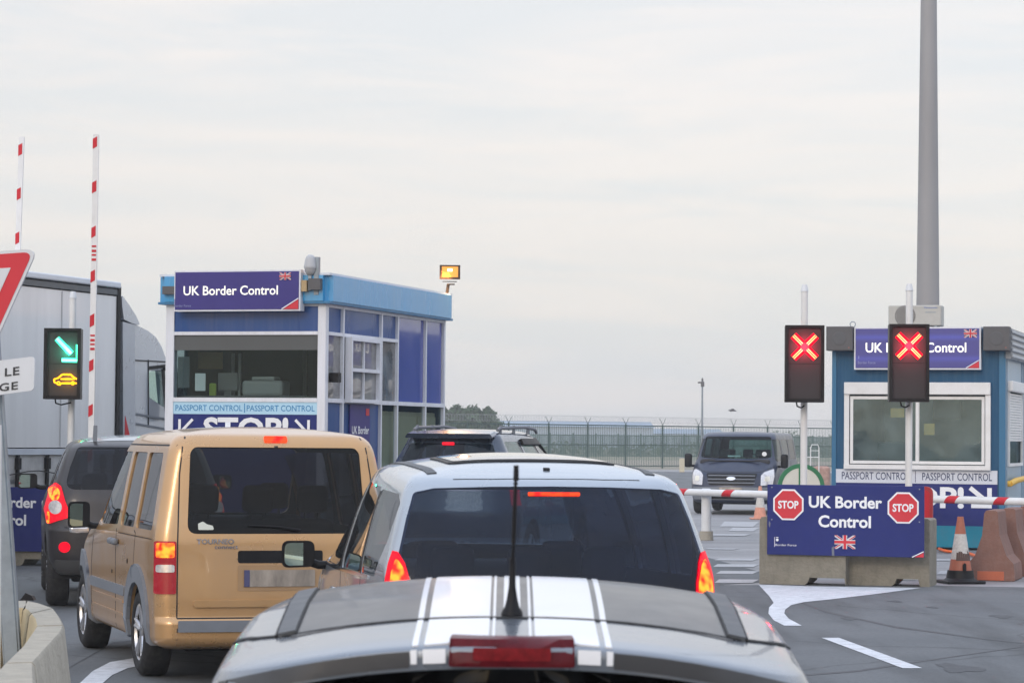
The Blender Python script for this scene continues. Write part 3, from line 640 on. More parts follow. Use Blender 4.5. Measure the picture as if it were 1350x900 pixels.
def liners(parent, ys, r, w_):
    for y in ys:
        for sg in (-1, 1):
            mb = MB(); n = 14; A = []; B = []
            for k in range(n+1):
                a = math.pi*k/n; A.append(mb.bm.verts.new((sg*w_, y+r*math.cos(a), .3+r*math.sin(a)))); B.append(mb.bm.verts.new((sg*(w_-.42), y+r*math.cos(a), .3+r*math.sin(a))))
            for k in range(n): mb.bm.faces.new((A[k], A[k+1], B[k+1], B[k]))
            mb.bm.faces.new(B)
            mb.build('wheel_arch_liner', M['black'], parent)
def seats(parent, fy, ry, sx=.36, zb=.35, three=True, ztop=1.0, hr=True):
    def one(x, y, w_):
        mb = MB(); mb.box(x-w_, x+w_, y, y+.5, zb-.05, zb+.12, bev=.04); 
        bm = bmesh.new(); m2 = MB(); m2.box(x-w_, x+w_, -.06, .06, 0, ztop-zb-.02, bev=.05, seg=3)
        for dx in ((0,) if w_ < .3 else (-.42, 0, .42)):
            m2.box(x+dx-.12, x+dx+.12, -.05, .05, ztop-zb+.03, ztop-zb+.24, bev=.045, seg=3); m2.cyl((x+dx-.05, 0, ztop-zb-.05), (x+dx-.05, 0, ztop-zb+.08), .008, n=6); m2.cyl((x+dx+.05, 0, ztop-zb-.05), (x+dx+.05, 0, ztop-zb+.08), .008, n=6)
        bmesh.ops.transform(m2.bm, matrix=Matrix.Translation((0, y, zb)) @ Matrix.Rotation(R(14), 4, 'X'), verts=m2.bm.verts)
        mb.join(m2.bm, 0); bm.free(); mb.build('seat', M['seat'], parent, smooth=50)
    for x in (-sx, sx): one(x, fy, .24)
    if ry is not None: one(0, ry, .60)
def dash(parent, y, z=1.0, w_=.66):
    mb = MB(); mb.box(-w_, w_, y, y+.5, z-.35, z, bev=.06, seg=3)
    mb.lathe([(.17, -.012), (.185, 0), (.17, .012), (.155, 0), (.17, -.012)], 24, axis='Y', c=(-.34, y-.25, z-.05)); mb.cyl((-.34, y-.25, z-.05), (-.34, y, z-.12), .03)
    mb.build('dashboard', M['interior'], parent, smooth=50)
def under(parent, y0, y1, w_, z=.2):
    mb = MB(); mb.box(-w_, w_, y0, y1, z, z+.12, bev=.03); mb.cyl((.35, y0-.25, z+.03), (.35, y0+.5, z+.05), .03, n=12)
    mb.build('underbody', M['black'], parent)
def mirror(parent, x, y, z, side=-1, w_=.19, h=.15, m=None, low=False, name='wing_mirror'):
    mb = MB(); a, b = (x+side*.06, x+side*(.06+w_)); x0, x1 = min(a, b), max(a, b)
    P = rpoly([(x0, z-h/2), (x1, z-h/2*.92), (x1, z+h/2), (x0, z+h/2)], .045, 5)
    c = ((x0+x1)/2, z)
    mb.prism(P, lambda u, v: (u, y-.012, v), lambda u, v: (c[0]+(u-c[0])*.72, y+.12, c[1]+(v-c[1])*.7))
    mb.tube([(x-side*.04, y+.03, z-h*.40), (x+side*.03, y+.03, z-h*.40), (x+side*.09, y+.04, z-h*.28)], .026, 10)
    o = mb.build(name, m or M['black'], parent, smooth=45)
    mb = MB(); Q = [(c[0]+(u-c[0])*.97, c[1]+(v-c[1])*.97) for u, v in P]; mb.xz(Q, y-.018, y-.0125); mb.build('mirror_rim', M['black'], o)
    mb = MB(); Q = [(c[0]+(u-c[0])*.84, c[1]+(v-c[1])*.84) for u, v in P]
    vs = [mb.bm.verts.new((u, y-.021+(-side)*(u-c[0])*.10, v)) for u, v in Q]; mb.bm.faces.new(vs); g = mb.build('mirror_glass', M['mirror'], o, recalc=False)
    return o
def place(t, loc, deg): t.location = loc; t.rotation_euler = (0, 0, R(deg))

# ---------------------------------------------------------------- beige people carrier
def beige_van():
    t = thing('people_carrier', 'beige boxy people carrier with tall tail lights and lit brake lamps', 'people carrier')
    sh = Shell([(.245, .80, .12, 4.15, .12, .3), (.275, .865, .03, 4.22, .13, .38), (.33, .888, .0, 4.26, .14, .42), (.455, .892, .0, 4.27, .14, .42), (.475, .892, .035, 4.27, .13, .42), (.62, .895, .04, 4.25, .12, .42), (.85, .897, .05, 4.14, .12, .42), (1.0, .895, .055, 3.80, .11, .36), (1.08, .888, .065, 3.36, .11, .3), (1.25, .858, .095, 3.18, .11, .25), (1.5, .815, .135, 2.86, .11, .2), (1.68, .778, .165, 2.62, .11, .2), (1.745, .75, .19, 2.5, .12, .2), (1.785, .705, .235, 2.42, .13, .2), (1.80, .655, .29, 2.36, .14, .2)], .052, (.045, .35), taper=(.012, .06))
    sh.cowl = 2.1
    rw = rpoly([(-.665, 1.075), (.665, 1.075), (.632, 1.66), (.60, 1.70), (-.60, 1.70), (-.632, 1.66)], [.07, .07, .06, .06, .06, .06])
    def side(py, z): return (py, z)
    w1 = rpoly([(.33, 1.09), (.98, 1.09), (.98, 1.655), (.44, 1.655)], [.05, .05, .04, .05])
    w2 = rpoly([(1.06, 1.09), (1.64, 1.09), (1.64, 1.655), (1.06, 1.655)], .04)
    w3 = rpoly([(1.76, 1.09), (2.62, 1.07), (2.86, 1.09), (2.46, 1.62), (2.3, 1.655), (1.76, 1.655)], [.04, .03, .02, .04, .08, .04])
    ws = rpoly([(-.74, 1.14), (.74, 1.14), (.66, 1.68), (-.66, 1.68)], .06)
    cuts = [('rear', rw), ('front', ws)]+[(a, p) for a in ('left', 'right') for p in (w1, w2, w3)]
    sh.body('body', M['beige'], t, cuts, extra_cut=[(.82, .32, .375), (3.48, .32, .375)])
    def grow(p, g):
        c = Vector((sum(q[0] for q in p)/len(p), sum(q[1] for q in p)/len(p))); return [tuple(Vector(q)+(Vector(q)-c).normalized()*g) for q in p]
    sh.patch('rear', grow(rw, .012), -.010, 'rear_window', G_dark, t, skirt=0)
    sh.patch('front', grow(ws, .012), -.010, 'windscreen', G_clear, t, skirt=0)
    for a in ('left', 'right'):
        for p, n_ in ((w1, 'quarter_window'), (w2, 'side_window'), (w3, 'door_window')): sh.patch(a, grow(p, .010), -.012, n_, G_side if n_ != 'door_window' else G_mid, t, skirt=0)
        # grey cladding on arches, sill strips, handles
        for yc in (.82, 3.48):
            P = []
            for k in range(17): a_ = R(-38+k*256/16); P.append((yc+.49*math.cos(a_), .33+.50*math.sin(a_)))
            Q = []
            for k in range(17): a_ = R(-38+k*256/16); Q.append((yc+.365*math.cos(a_), .33+.365*math.sin(a_)))
            P = [(u, max(v, .20)) for u, v in P]; Q = [(u, max(v, .20)) for u, v in Q]
            mb = MB()
            for k in range(16): mb.join(sh.patch(a, [P[k], P[k+1], Q[k+1], Q[k]], .024, bm_only=True, step=.2))
            bmesh.ops.remove_doubles(mb.bm, verts=mb.bm.verts, dist=.002)
            mb.build('wheel_arch_cladding', M['trim'], t, smooth=50)
        sh.patch(a, rect(1.33, .56, 2.96, .635, .02), .016, 'side_moulding', M['trim'], t)
        for yy in (1.69, 1.86):
            q, n = sh.hit(a, yy, .96); sg = -1 if a == 'left' else 1
            MB().box(q.x+sg*.005, q.x+sg*.05, yy-.06, yy+.06, .935, .985, bev=.018, seg=3).build('door_handle', M['trim'], t, smooth=50)
        g = sh.seam(a, [(1.775, .30), (1.775, 1.06)], parent=t, w_=.018); sh.seam(a, [(1.0, .80), (.95, 1.05), (1.02, 1.07)], parent=t)
        sh.seam(a, [(2.98, .40), (2.98, .75), (2.9, 1.05)], parent=t, w_=.018)
        sh.seam(a, [(.12, 1.71), (2.3, 1.71)], parent=t, w_=.012)
        sh.seam(a, [(.30, 1.03), (1.68, 1.03)], parent=t, w_=.006)
        q, n = sh.hit(a, .98, .72); sg = -1 if a == 'left' else 1
        for zz in (.50, .40): sh.patch(a, rpoly([(1.40, zz), (2.90, zz), (2.88, zz+.022), (1.42, zz+.022)], .008), .010, 'pressed_line', M['beige'], t)
        sh.patch(a, [(1.93+.014*math.cos(k*math.pi/5), .72+.016*math.sin(k*math.pi/5)) for k in range(10)], .004, 'lock_barrel', M['black'], t); sh.patch(a, [(1.25+.014*math.cos(k*math.pi/5), .83+.020*math.sin(k*math.pi/5)) for k in range(10)], .004, 'rail_stop', M['black'], t)
    # tail lamps, wrapping the corner
    for sg in (-1, 1):
        X0, X1 = sg*.745, sg*.88
        def cor(x0, x1, z0, z1): return rect(min(x0, x1), z0, max(x0, x1), z1, .015)
        lamp = sh.patch('rear', cor(X0, X1, .645, 1.022), .014, 'tail_lamp', M['red_lens'], t, step=.02)
        sh.patch('rear', cor(sg*.757, sg*.868, .905, 1.01), .019, 'brake_lamp', M['brake'], lamp, step=.02)
        sh.patch('rear', cor(sg*.757, sg*.868, .80, .855), .019, 'reversing_lamp', M['clear_lens'], lamp, step=.02)
        sh.seam('rear', [(sg*.738, .475), (sg*.735, 1.02), (sg*.712, 1.5), (sg*.685, 1.70), (sg*.655, 1.775)], .010, parent=t)
        # wrap piece on the flank
    a = 'left'
    sh.seam('rear', [(-.738, .472), (.738, .472)], .010, parent=t)
    # rear details
    sh.patch('rear', rect(-.085, 1.735, .085, 1.775, .01), .012, 'high_brake_lamp', M['brake_red'], t, step=.03)
    sh.patch('rear', rect(-.30, .865, .33, .955, .02), .004, 'handle_recess', M['black'], t)
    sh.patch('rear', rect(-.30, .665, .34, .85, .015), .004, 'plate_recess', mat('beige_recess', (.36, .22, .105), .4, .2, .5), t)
    pl = sh.patch('rear', rect(-.255, .695, .27, .815, .01), .012, 'number_plate', M['plate'], t)
    sh.patch('rear', rect(-.255, .695, -.215, .815), .015, 'plate_band', M['plate_blue'], pl)
    sh.patch('rear', rpoly([(-.62, .55), (.62, .55), (.62, .60), (-.62, .60)], .022), .018, 'pressed_ridge', M['beige'], t)
    sh.patch('rear', rect(-.735, .375, .735, .452, .008), .012, 'bumper_strip', M['trim'], t)
    sh.seam('rear', [(-.74, .27), (-.74, .47)], .007, parent=t)
    for sgn, x in ((1, -.745), (1, .745)): pass
    def onrear(off): return lambda x, y, z: tuple(sh.hit('rear', x, z)[0]+Vector((0, -off, 0)))
    text('TOURNEO', -.60, 1.002, -.33, 1.04, 0, M['badge'], t, .02, xf=onrear(.008), name='badge')
    text('connect', -.47, .968, -.30, .992, 0, M['badge'], t, .015, xf=onrear(.008), name='badge')
    st = sh.patch('rear', rpoly([(-.585, 1.105), (-.47, 1.105), (-.48, 1.135), (-.52, 1.145), (-.55, 1.165), (-.585, 1.15)], .01), -.005, 'window_sticker', mat('sticker_white', (.6, .62, .55), .5), t)
    # rear wiper
    q0, _ = sh.hit('rear', .05, 1.095); 
    MB().tube([(.16, .05, 1.10), (-.0, .055, 1.125), (-.22, .06, 1.135)], [.012, .008, .005]).build('rear_wiper', M['black'], t)
    for y in (.82, 3.48):
        for sg in (-1, 1): wheel(t, sg*.885, y, .325, .215, sg)
    liners(t, (.82, 3.48), .38, .80); under(t, .5, 3.9, .6); seats(t, 2.0, .95, ztop=1.2, zb=.55); dash(t, 2.72, 1.12)
    mirror(t, -.875, 2.83, 1.13, -1, .18, .22); mirror(t, .875, 2.83, 1.13, 1, .18, .22)
    mb = MB(); mb.box(-1.09, -.94, 2.81, 2.9, .985, 1.035, bev=.015); mb.build('mirror_indicator', M['clear_lens'], t)
    place(t, (-1.665, 19.27, 0), 18); return t
beige_van()

# ---------------------------------------------------------------- white people carrier ahead
def white_mpv():
    t = thing('people_carrier', 'silver white people carrier with dark rear window and lit brake lamps beside the glass', 'people carrier')
    def warp(x, y, z):
        k = min(1, max(0, (z-1.1)/.4)); k = k*k*(3-2*k)
        return (x, y, z+k*(.055*(1-((y-1.75)/1.45)**2) if y < 3.2 else 0))
    sh = Shell([(.24, .78, .10, 3.95, .15, .3), (.34, .85, .02, 4.1, .16, .4), (.6, .885, .0, 4.15, .16, .45), (.88, .89, .03, 4.02, .15, .42), (1.0, .888, .055, 3.7, .14, .4), (1.08, .884, .075, 3.35, .13, .35), (1.2, .858, .12, 3.05, .13, .3), (1.38, .805, .185, 2.68, .13, .25), (1.49, .765, .245, 2.48, .11, .2), (1.54, .735, .275, 2.40, .11, .2), (1.568, .695, .335, 2.3, .12, .2), (1.582, .64, .41, 2.2, .13, .2)], .058, (.11, .3), warp, taper=(.02, .12))
    sh.cowl = 1.9
    rw = rpoly([(-.755, 1.00), (-.75, .90), (.75, .90), (.755, 1.0), (.79, 1.19), (.745, 1.36), (.70, 1.495), (.60, 1.518), (.3, 1.528), (0, 1.531), (-.3, 1.528), (-.60, 1.518), (-.70, 1.495), (-.745, 1.36), (-.79, 1.19)], [.0, .05, .05, 0, .0, .0, .03, 0, 0, 0, 0, 0, .03, 0, 0])
    q1 = rpoly([(.55, 1.06), (.98, 1.04), (1.02, 1.40), (.92, 1.445), (.70, 1.43)], [.05, .03, .03, .04, .05])
    q1 = rpoly([(.60, 1.05), (1.06, 1.04), (1.06, 1.50), (.52, 1.485), (.40, 1.44), (.42, 1.25)], [.03, .02, .03, .04, .04, .05])
    q2 = rpoly([(1.12, 1.04), (1.84, 1.03), (1.84, 1.53), (1.12, 1.51)], .03)
    q3 = rpoly([(1.91, 1.03), (2.70, 1.02), (2.98, 1.04), (2.42, 1.46), (2.25, 1.52), (1.91, 1.53)], [.03, .03, .02, .05, .06, .03])
    ws = rpoly([(-.70, 1.12), (.70, 1.12), (.58, 1.47), (-.58, 1.47)], .05)
    sun_ = rpoly([(-.46, .74), (.46, .74), (.46, 1.42), (-.46, 1.42)], .05)
    sh.body('body', M['silver'], t, [('front', ws), ('rear', rw)]+[(a, p) for a in ('left', 'right') for p in (q1, q2, q3)], extra_cut=[(.72, .31, .36), (3.28, .31, .36)])
    G_rear = glass('dark_rear_glass', (0.17, 0.21, 0.30), 0.8, 0.02, 0.0015, 1.40, 1.5, film=.13, fcol=(.010, .024, .085))
    sh.patch('rear', [(x*1.012, z) for x, z in rw], .004, 'rear_window', G_rear, t, skirt=.02, step=.04)
    sh.patch('front', ws, -.010, 'windscreen', G_clear, t, skirt=0)
    for a in ('left', 'right'):
        for p, n_ in ((q1, 'quarter_window'), (q2, 'side_window'), (q3, 'door_window')):
            c = Vector((sum(q[0] for q in p)/len(p), sum(q[1] for q in p)/len(p)))
            sh.patch(a, [tuple(c+(Vector(q)-c)*1.03) for q in p], -.004 if n_ != 'quarter_window' else -.002, n_, G_side, t, skirt=0)
        for y in (1.09, 1.875): sh.patch(a, strip2((y, 1.02), (y, 1.49), .045), .002, 'door_pillar', M['black'], t)
        sh.seam(a, [(.80, 1.035), (3.0, 1.02)], .022, 'window_sill_trim', t, .006, M['chrome'])
        sh.seam(a, [(1.12, .35), (1.10, .6), (1.09, 1.02)], parent=t); sh.seam(a, [(1.9, .35), (1.9, 1.02)], parent=t); sh.seam(a, [(3.05, .45), (3.03, 1.0)], parent=t)
        for yy in (1.25, 2.05):
            q, n = sh.hit(a, yy, .9); sg = -1 if a == 'left' else 1
            MB().box(q.x+sg*.004, q.x+sg*.035, yy-.09, yy+.09, .885, .915, bev=.012).build('door_handle', M['silver'], t, smooth=50)
    for sg in (-1, 1):
        P = [(sg*.742, .90), (sg*.868, .90), (sg*.866, .99), (sg*.860, 1.06), (sg*.845, 1.13), (sg*.822, 1.195), (sg*.80, 1.19), (sg*.775, 1.14), (sg*.752, 1.04)]
        if sg < 0: P = P[::-1]
        l = sh.patch('rear', P, .014, 'tail_lamp', M['brake_edge'], t, step=.025)
        Q = [(sg*.755, .93), (sg*.846, .94), (sg*.842, 1.02), (sg*.832, 1.09), (sg*.808, 1.16), (sg*.785, 1.12), (sg*.762, 1.04)]
        if sg < 0: Q = Q[::-1]
        sh.patch('rear', rpoly(Q, .01), .020, 'brake_lamp', M['brake'], l, step=.02)
        # roof bar strips
        x0 = .60
        sh.patch('top', [(sg*x-.0, y) for x, y in ((.565, .50), (.615, .50), (.625, 1.0), (.615, 1.9), (.575, 1.9), (.585, 1.0))][::sg], .006, 'roof_strip', M['strip'], t, step=.08)
    sh.patch('top', sun_, .007, 'sunroof_surround', M['black'], t, step=.08)
    sg_ = rpoly([(-.43, .775), (.43, .775), (.43, 1.385), (-.43, 1.385)], .04)
    sh.patch('top', sg_, .011, 'sunroof_panel', mat('sunroof_glass', (.10, .10, .11), .05, .75, 1.0, 0), t, step=.08)
    sh.seam('top', [(-.50, .37), (-.3, .345), (0, .335), (.3, .345), (.50, .37)], .008, parent=t)
    sh.patch('top', rect(.01, .50, .045, .53, .01), .01, 'washer_nozzle', M['black'], t)
    sh.patch('rear', rect(-.125, 1.482, .150, 1.499, .004), .010, 'high_brake_lamp', M['brake_red'], t, step=.04)
    for y in (.72, 3.28):
        for sg in (-1, 1): wheel(t, sg*.86, y, .31, .205, sg)
    liners(t, (.72, 3.28), .36, .78); under(t, .4, 3.8, .6); seats(t, 1.85, 1.0, ztop=.98, zb=.42); dash(t, 2.72, 1.03)
    mirror(t, -.875, 2.78, 1.07, -1, .20, .165, M['black']); mirror(t, .855, 2.78, 1.07, 1, .20, .165, M['silver'])
    place(t, (.26, 13.6, 0), 11); return t
white_mpv()

# ---------------------------------------------------------------- striped hatchback at the front
def striped_car():
    t = thing('hatchback', 'silver grey hatchback with white twin roof stripes and a rear roof aerial', 'hatchback')
    def warp(x, y, z):
        k = min(1, max(0, (z-1.0)/.3)); k = k*k*(3-2*k)
        rw_ = max(0, 1-(y-.2)/1.1)
        return (x, y, z-k*(.026+.050*rw_)*(abs(x)/.55)**2.3+k*(.010*(1-((y-1.75)/1.3)**2) if y < 3.0 else 0))
    sh = Shell([(.22, .74, .10, 3.7, .2, .3), (.34, .80, .02, 3.82, .25, .4), (.6, .825, .0, 3.86, .3, .45), (.85, .82, .02, 3.7, .3, .4), (.95, .80, .05, 3.3, .3, .35), (1.1, .745, .14, 2.9, .28, .3), (1.2, .712, .20, 2.68, .26, .3), (1.30, .668, .262, 2.5, .25, .25), (1.334, .65, .29, 2.46, .25, .25), (1.338, .648, .215, 2.44, .25, .25), (1.378, .622, .212, 2.4, .25, .25), (1.386, .608, .235, 2.38, .25, .25), (1.392, .585, .33, 2.34, .26, .25), (1.394, .555, .43, 2.3, .27, .25)], .014, (.10, .3), warp, taper=(.05, .10), zstep=.02, nR=24)
    sh.cowl = 1.9
    dz = lambda x, y=.2: (.026+.050*max(0, 1-(y-.2)/1.1))*(abs(x)/.55)**2.3
    rw = [(-.60, .98), (.60, .98), (.60, 1.16)]+[(x, 1.333-dz(x, .28)) for x in (.565, .53, .48, .4, .3, .15, 0, -.15, -.3, -.4, -.48, -.53, -.565)]+[(-.60, 1.16)]
    q2 = rpoly([(.75, .97), (1.30, .95), (1.30, 1.30), (.95, 1.27)], .04); q3 = rpoly([(1.38, .95), (2.6, .95), (2.1, 1.29), (1.38, 1.31)], .05)
    sh.body('body', M['slate2'], t, [('rear', rw)]+[(a, p) for a in ('left', 'right') for p in (q2, q3)], extra_cut=[(.65, .3, .35), (3.1, .3, .35)])
    sh.patch('rear', [(x*1.02, z) for x, z in rw], .003, 'rear_window', G_dark, t, skirt=.012)
    for a in ('left', 'right'):
        for p, n_ in ((q2, 'side_window'), (q3, 'door_window')): sh.patch(a, p, -.004, n_, G_side, t, skirt=0)
    # darker roof skin between the roof strips
    def band(x0a, x0b, x1a, x1b, y0, y1, nm, m, off, n=10, par=None):
        L_ = [(x0a+(x0b-x0a)*k/n, y0+(y1-y0)*k/n) for k in range(n+1)]; R_ = [(x1a+(x1b-x1a)*k/n, y0+(y1-y0)*k/n) for k in range(n+1)]
        return sh.patch('top', L_+R_[::-1], off, nm, m, par or t, step=.06)
    roof = band(-.462, -.52, .462, .52, .625, 2.2, 'roof_panel', M['slate'], .002)
    # seam between roof and tailgate
    sh.seam('top', [(-.60, .86), (-.55, .76), (-.47, .665), (-.3, .632), (0, .618), (.3, .632), (.47, .665), (.55, .76), (.60, .86)], .014, parent=t, off=.0035)
    for sg in (-1, 1):
        P = [(sg*.455, .665), (sg*.492, .672), (sg*.558, 2.2), (sg*.512, 2.2)]
        sh.patch('top', P[::sg], .010, 'roof_strip', M['strip'], t, step=.06)
        Q = [(sg*.495, .68), (sg*.499, .68), (sg*.565, 2.2), (sg*.560, 2.2)]
        sh.patch('top', Q[::sg], .007, 'strip_gap', M['seam'], t, step=.06)
        sh.patch('top', [(sg*.452, .665), (sg*.4565, .665), (sg*.514, 2.2), (sg*.508, 2.2)][::sg], .006, 'strip_gap', M['seam'], t, step=.06)
    # stripes: (inner, outer) half positions at rear; taper a little towards the front
    for sg in (-1, 1):
        for nm, a_, b_, m in (('wide_stripe', .046, .172, 'white_stripe'), ('thin_stripe', .184, .196, 'white_stripe'), ('thin_stripe', .034, .0395, 'white_stripe')):
            for y0, y1, off in ((.632, 2.2, .0045), (.238, .600, .0035)):
                f0 = 1.0 if y0 > .5 else .99; f1 = 1.16 if y0 > .5 else 1.0
                P = [(sg*a_*f0, y0), (sg*b_*f0, y0), (sg*b_*f1, y1), (sg*a_*f1, y1)]
                sh.patch('top', P[::sg], off, nm, M[m], t, step=.06)
    # continue stripes down the spoiler's edge
        P = [(sg*.128, 1.345), (sg*.172, 1.343), (sg*.172, 1.369), (sg*.128, 1.371)]
        sh.patch('rear', P[::sg], .0055, 'stripe_end', M['white_stripe'], t, step=.01)
        P = [(sg*.184, 1.342), (sg*.196, 1.342), (sg*.196, 1.367), (sg*.184, 1.368)]
        sh.patch('rear', P[::sg], .0055, 'stripe_end', M['white_stripe'], t, step=.01)
    sh.patch('top', [(-.018, .70), (.018, .70), (.02, 2.2), (-.02, 2.2)], .0045, 'centre_stripe', M['white_stripe'], t, step=.06)
    # spoiler edge, dark
    Em = mat('spoiler_grey', (.045, .046, .05), .45, .1, .1)
    for sg in (-1, 1):
        E = [(sg*x, 1.3425-dz(x)) for x in (.59, .56, .52, .47, .42, .36, .3, .25, .199)]
        sh.patch('rear', (E+[(x, z+.030) for x, z in E][::-1])[::sg], .003, 'spoiler_edge', Em, t, step=.03)
    lp = sh.patch('rear', rpoly([(-.122, 1.340), (.122, 1.340), (.120, 1.384), (-.120, 1.384)], .006), .012, 'high_brake_lamp', M['dark_red'], t, step=.03)
    sh.patch('rear', rect(-.075, 1.352, .075, 1.372, .004), .0135, 'lamp_element', mat('lamp_element_red', (.16, .006, .010), .4, 0, .0, .4, 60, spec=.2), lp, step=.03)
    # aerial
    q, n = sh.hit('top', 0, .655)
    mb = MB(); mb.lathe([(.0001, .0), (.0235, .0), (.0215, .008), (.0155, .018), (.0115, .034), (.0075, .060), (.006, .12), (.0001, .121)], 20, c=(q.x, q.y, q.z+.003))
    ae = mb.build('aerial_base', M['black'], t, smooth=40)
    pts = [(q.x, q.y+.0, q.z+.10), (q.x+.002, q.y-.01, q.z+.155), (q.x+.004, q.y-.025, q.z+.235), (q.x+.006, q.y-.035, q.z+.312)]
    mb = MB(); mb.tube(pts, [.0045, .0032, .0030, .0028], 10)
    for k in range(26):
        u = k/25; a0 = Vector(pts[1]).lerp(Vector(pts[2]), min(1, u*1.6)) if u < .62 else Vector(pts[2]).lerp(Vector(pts[3]), (u-.62)/.38)
        mb.cyl(a0+Vector((0, 0, -.0025)), a0+Vector((0, 0, .0025)), .0048, n=8)
    tip = Vector(pts[3]); mb.cyl(tip-Vector((0, .0, .026)), tip+Vector((0, 0, .006)), .0062, .0055, 12)
    mb.build('aerial_rod', M['black'], ae, smooth=40)
    for y in (.65, 3.1):
        for sg in (-1, 1): wheel(t, sg*.82, y, .30, .20, sg)
    liners(t, (.65, 3.1), .35, .74); under(t, .3, 3.5, .6); seats(t, 1.6, .75, ztop=.95, zb=.40)
    place(t, (.005, 4.95, 0), 0); return t
striped_car()

# ---------------------------------------------------------------- dark grey estate at the left
def dark_suv():
    t = thing('off_roader', 'dark grey off-roader with fin aerial, beside the blue board at left', 'off-roader')
    def warp(x, y, z):
        k = min(1, max(0, (z-1.2)/.4)); k = k*k*(3-2*k); return (x, y, z+k*(.04*(1-((y-1.9)/1.6)**2) if y < 3.5 else 0))
    sh = Shell([(.34, .78, .12, 4.3, .2, .3), (.42, .86, .05, 4.4, .25, .4), (.55, .91, .01, 4.45, .28, .45), (.80, .925, .0, 4.45, .30, .45), (.845, .925, .03, 4.4, .30, .42), (.95, .925, .055, 4.3, .30, .4), (1.1, .91, .08, 3.7, .28, .4), (1.2, .875, .11, 3.3, .26, .3), (1.4, .80, .20, 2.9, .24, .3), (1.58, .725, .30, 2.6, .22, .25), (1.64, .69, .34, 2.5, .22, .25), (1.675, .64, .41, 2.4, .22, .2), (1.69, .58, .50, 2.3, .22, .2)], .05, (.12, .3), warp, taper=(.03, .08))
    sh.cowl = 2.2
    rw = rpoly([(-.74, 1.22), (.74, 1.22), (.68, 1.45), (.60, 1.655), (-.60, 1.655), (-.68, 1.45)], [.12, .12, 0, .06, .06, 0])
    q1 = rpoly([(.45, 1.2), (1.1, 1.17), (1.1, 1.6), (.75, 1.6)], .05); q2 = rpoly([(1.16, 1.17), (1.95, 1.16), (1.95, 1.64), (1.16, 1.63)], .04); q3 = rpoly([(2.02, 1.16), (3.1, 1.16), (2.45, 1.6), (2.02, 1.64)], .04)
    ws = rpoly([(-.70, 1.22), (.70, 1.22), (.60, 1.62), (-.60, 1.62)], .05)
    sh.body('body', M['darksuv'], t, [('rear', rw), ('front', ws)]+[(a, p) for a in ('left', 'right') for p in (q1, q2, q3)], extra_cut=[(.82, .36, .42), (3.5, .36, .42)])
    sh.patch('rear', [(x*1.015, z) for x, z in rw], -.004, 'rear_window', glass('dark_violet_glass', (.05, .05, .07), .7, .02, .001, 1.4, film=.05, fcol=(.05, .045, .07)), t, skirt=0); sh.patch('front', ws, -.01, 'windscreen', G_clear, t, skirt=0)
    for a in ('left', 'right'):
        for p, n_ in ((q1, 'quarter_window'), (q2, 'side_window'), (q3, 'door_window')): sh.patch(a, p, -.004, n_, G_side, t, skirt=0)
        sh.seam(a, [(1.13, .5), (1.13, 1.14)], parent=t)
    sh.patch('top', [(-.5, .62), (.5, .62), (.55, 2.2), (-.55, 2.2)], .004, 'roof_skin', mat('pale_roof', (.26, .30, .33), .3, .4, .7), t, step=.1)
    for sg in (-1, 1):
        P = [(sg*.80, .90), (sg*.90, .86), (sg*.918, 1.0), (sg*.90, 1.10), (sg*.865, 1.22), (sg*.82, 1.29), (sg*.77, 1.25), (sg*.73, 1.10), (sg*.68, .98), (sg*.70, .93)]
        if sg < 0: P = P[::-1]
        l = sh.patch('rear', rpoly(P, .02), .014, 'tail_lamp', M['brake_edge'], t, step=.03)
        def E(cx, cz, rx, rz, n=20): return [(sg*cx+rx*math.cos(2*math.pi*k/n), cz+rz*math.sin(2*math.pi*k/n)) for k in range(n)]
        sh.patch('rear', E(.825, 1.17, .050, .07), .020, 'brake_lamp', M['brake'], l, step=.03)
        sh.patch('rear', E(.815, 1.035, .062, .07), .022, 'reversing_lamp', M['clear_lens'], l, step=.03)
        sh.patch('rear', E(.885, .93, .012, .06), .022, 'side_lamp', M['brake'], l, step=.03)
        sh.patch('rear', E(.73, .635, .055, .055), .012, 'reflector', M['pos_red'], t, step=.03)
    sh.seam('rear', [(-.86, .835), (.86, .835)], .02, parent=t)
    sh.patch('rear', rpoly([(-.80, .36), (.80, .36), (.84, .50), (-.84, .50)], .03), .010, 'bumper_cladding', mat('dark_cladding', (.05, .05, .052), .6), t)
    sh.patch('rear', rect(-.26, .88, .26, 1.0, .01), .010, 'number_plate', M['plate'], t)
    q, n = sh.hit('top', -.42, .62)
    mb = MB(); mb.yz([(q.y-.02, q.z), (q.y+.22, q.z), (q.y+.02, q.z+.17), (q.y-.01, q.z+.17)], q.x-.02, q.x+.02); mb.build('roof_fin', M['trim'], t)
    sh.patch('rear', rect(.02, 1.64, .16, 1.665, .005), .01, 'high_brake_lamp', M['pos_red'], t)
    q, n = sh.hit('rear', .0, 1.24); MB().tube([(.25, q.y-.01, 1.25), (-.1, q.y-.015, 1.27)], .01).build('rear_wiper', M['black'], t)
    for y in (.82, 3.5):
        for sg in (-1, 1): wheel(t, sg*.90, y, .36, .235, sg)
    liners(t, (.82, 3.5), .42, .84); under(t, .5, 4.1, .65, .26); seats(t, 2.0, 1.1, ztop=1.15, zb=.5); dash(t, 2.9, 1.15)
    MB().box(-.2, .1, .05, .2, .26, .38, bev=.02).build('tow_bar_cover', M['trim'], t)
    mirror(t, -.915, 2.75, 1.26, -1, .22, .17); mirror(t, .915, 2.75, 1.26, 1, .22, .17)
    place(t, (-3.81, 27.2, 0), 11); return t
dark_suv()

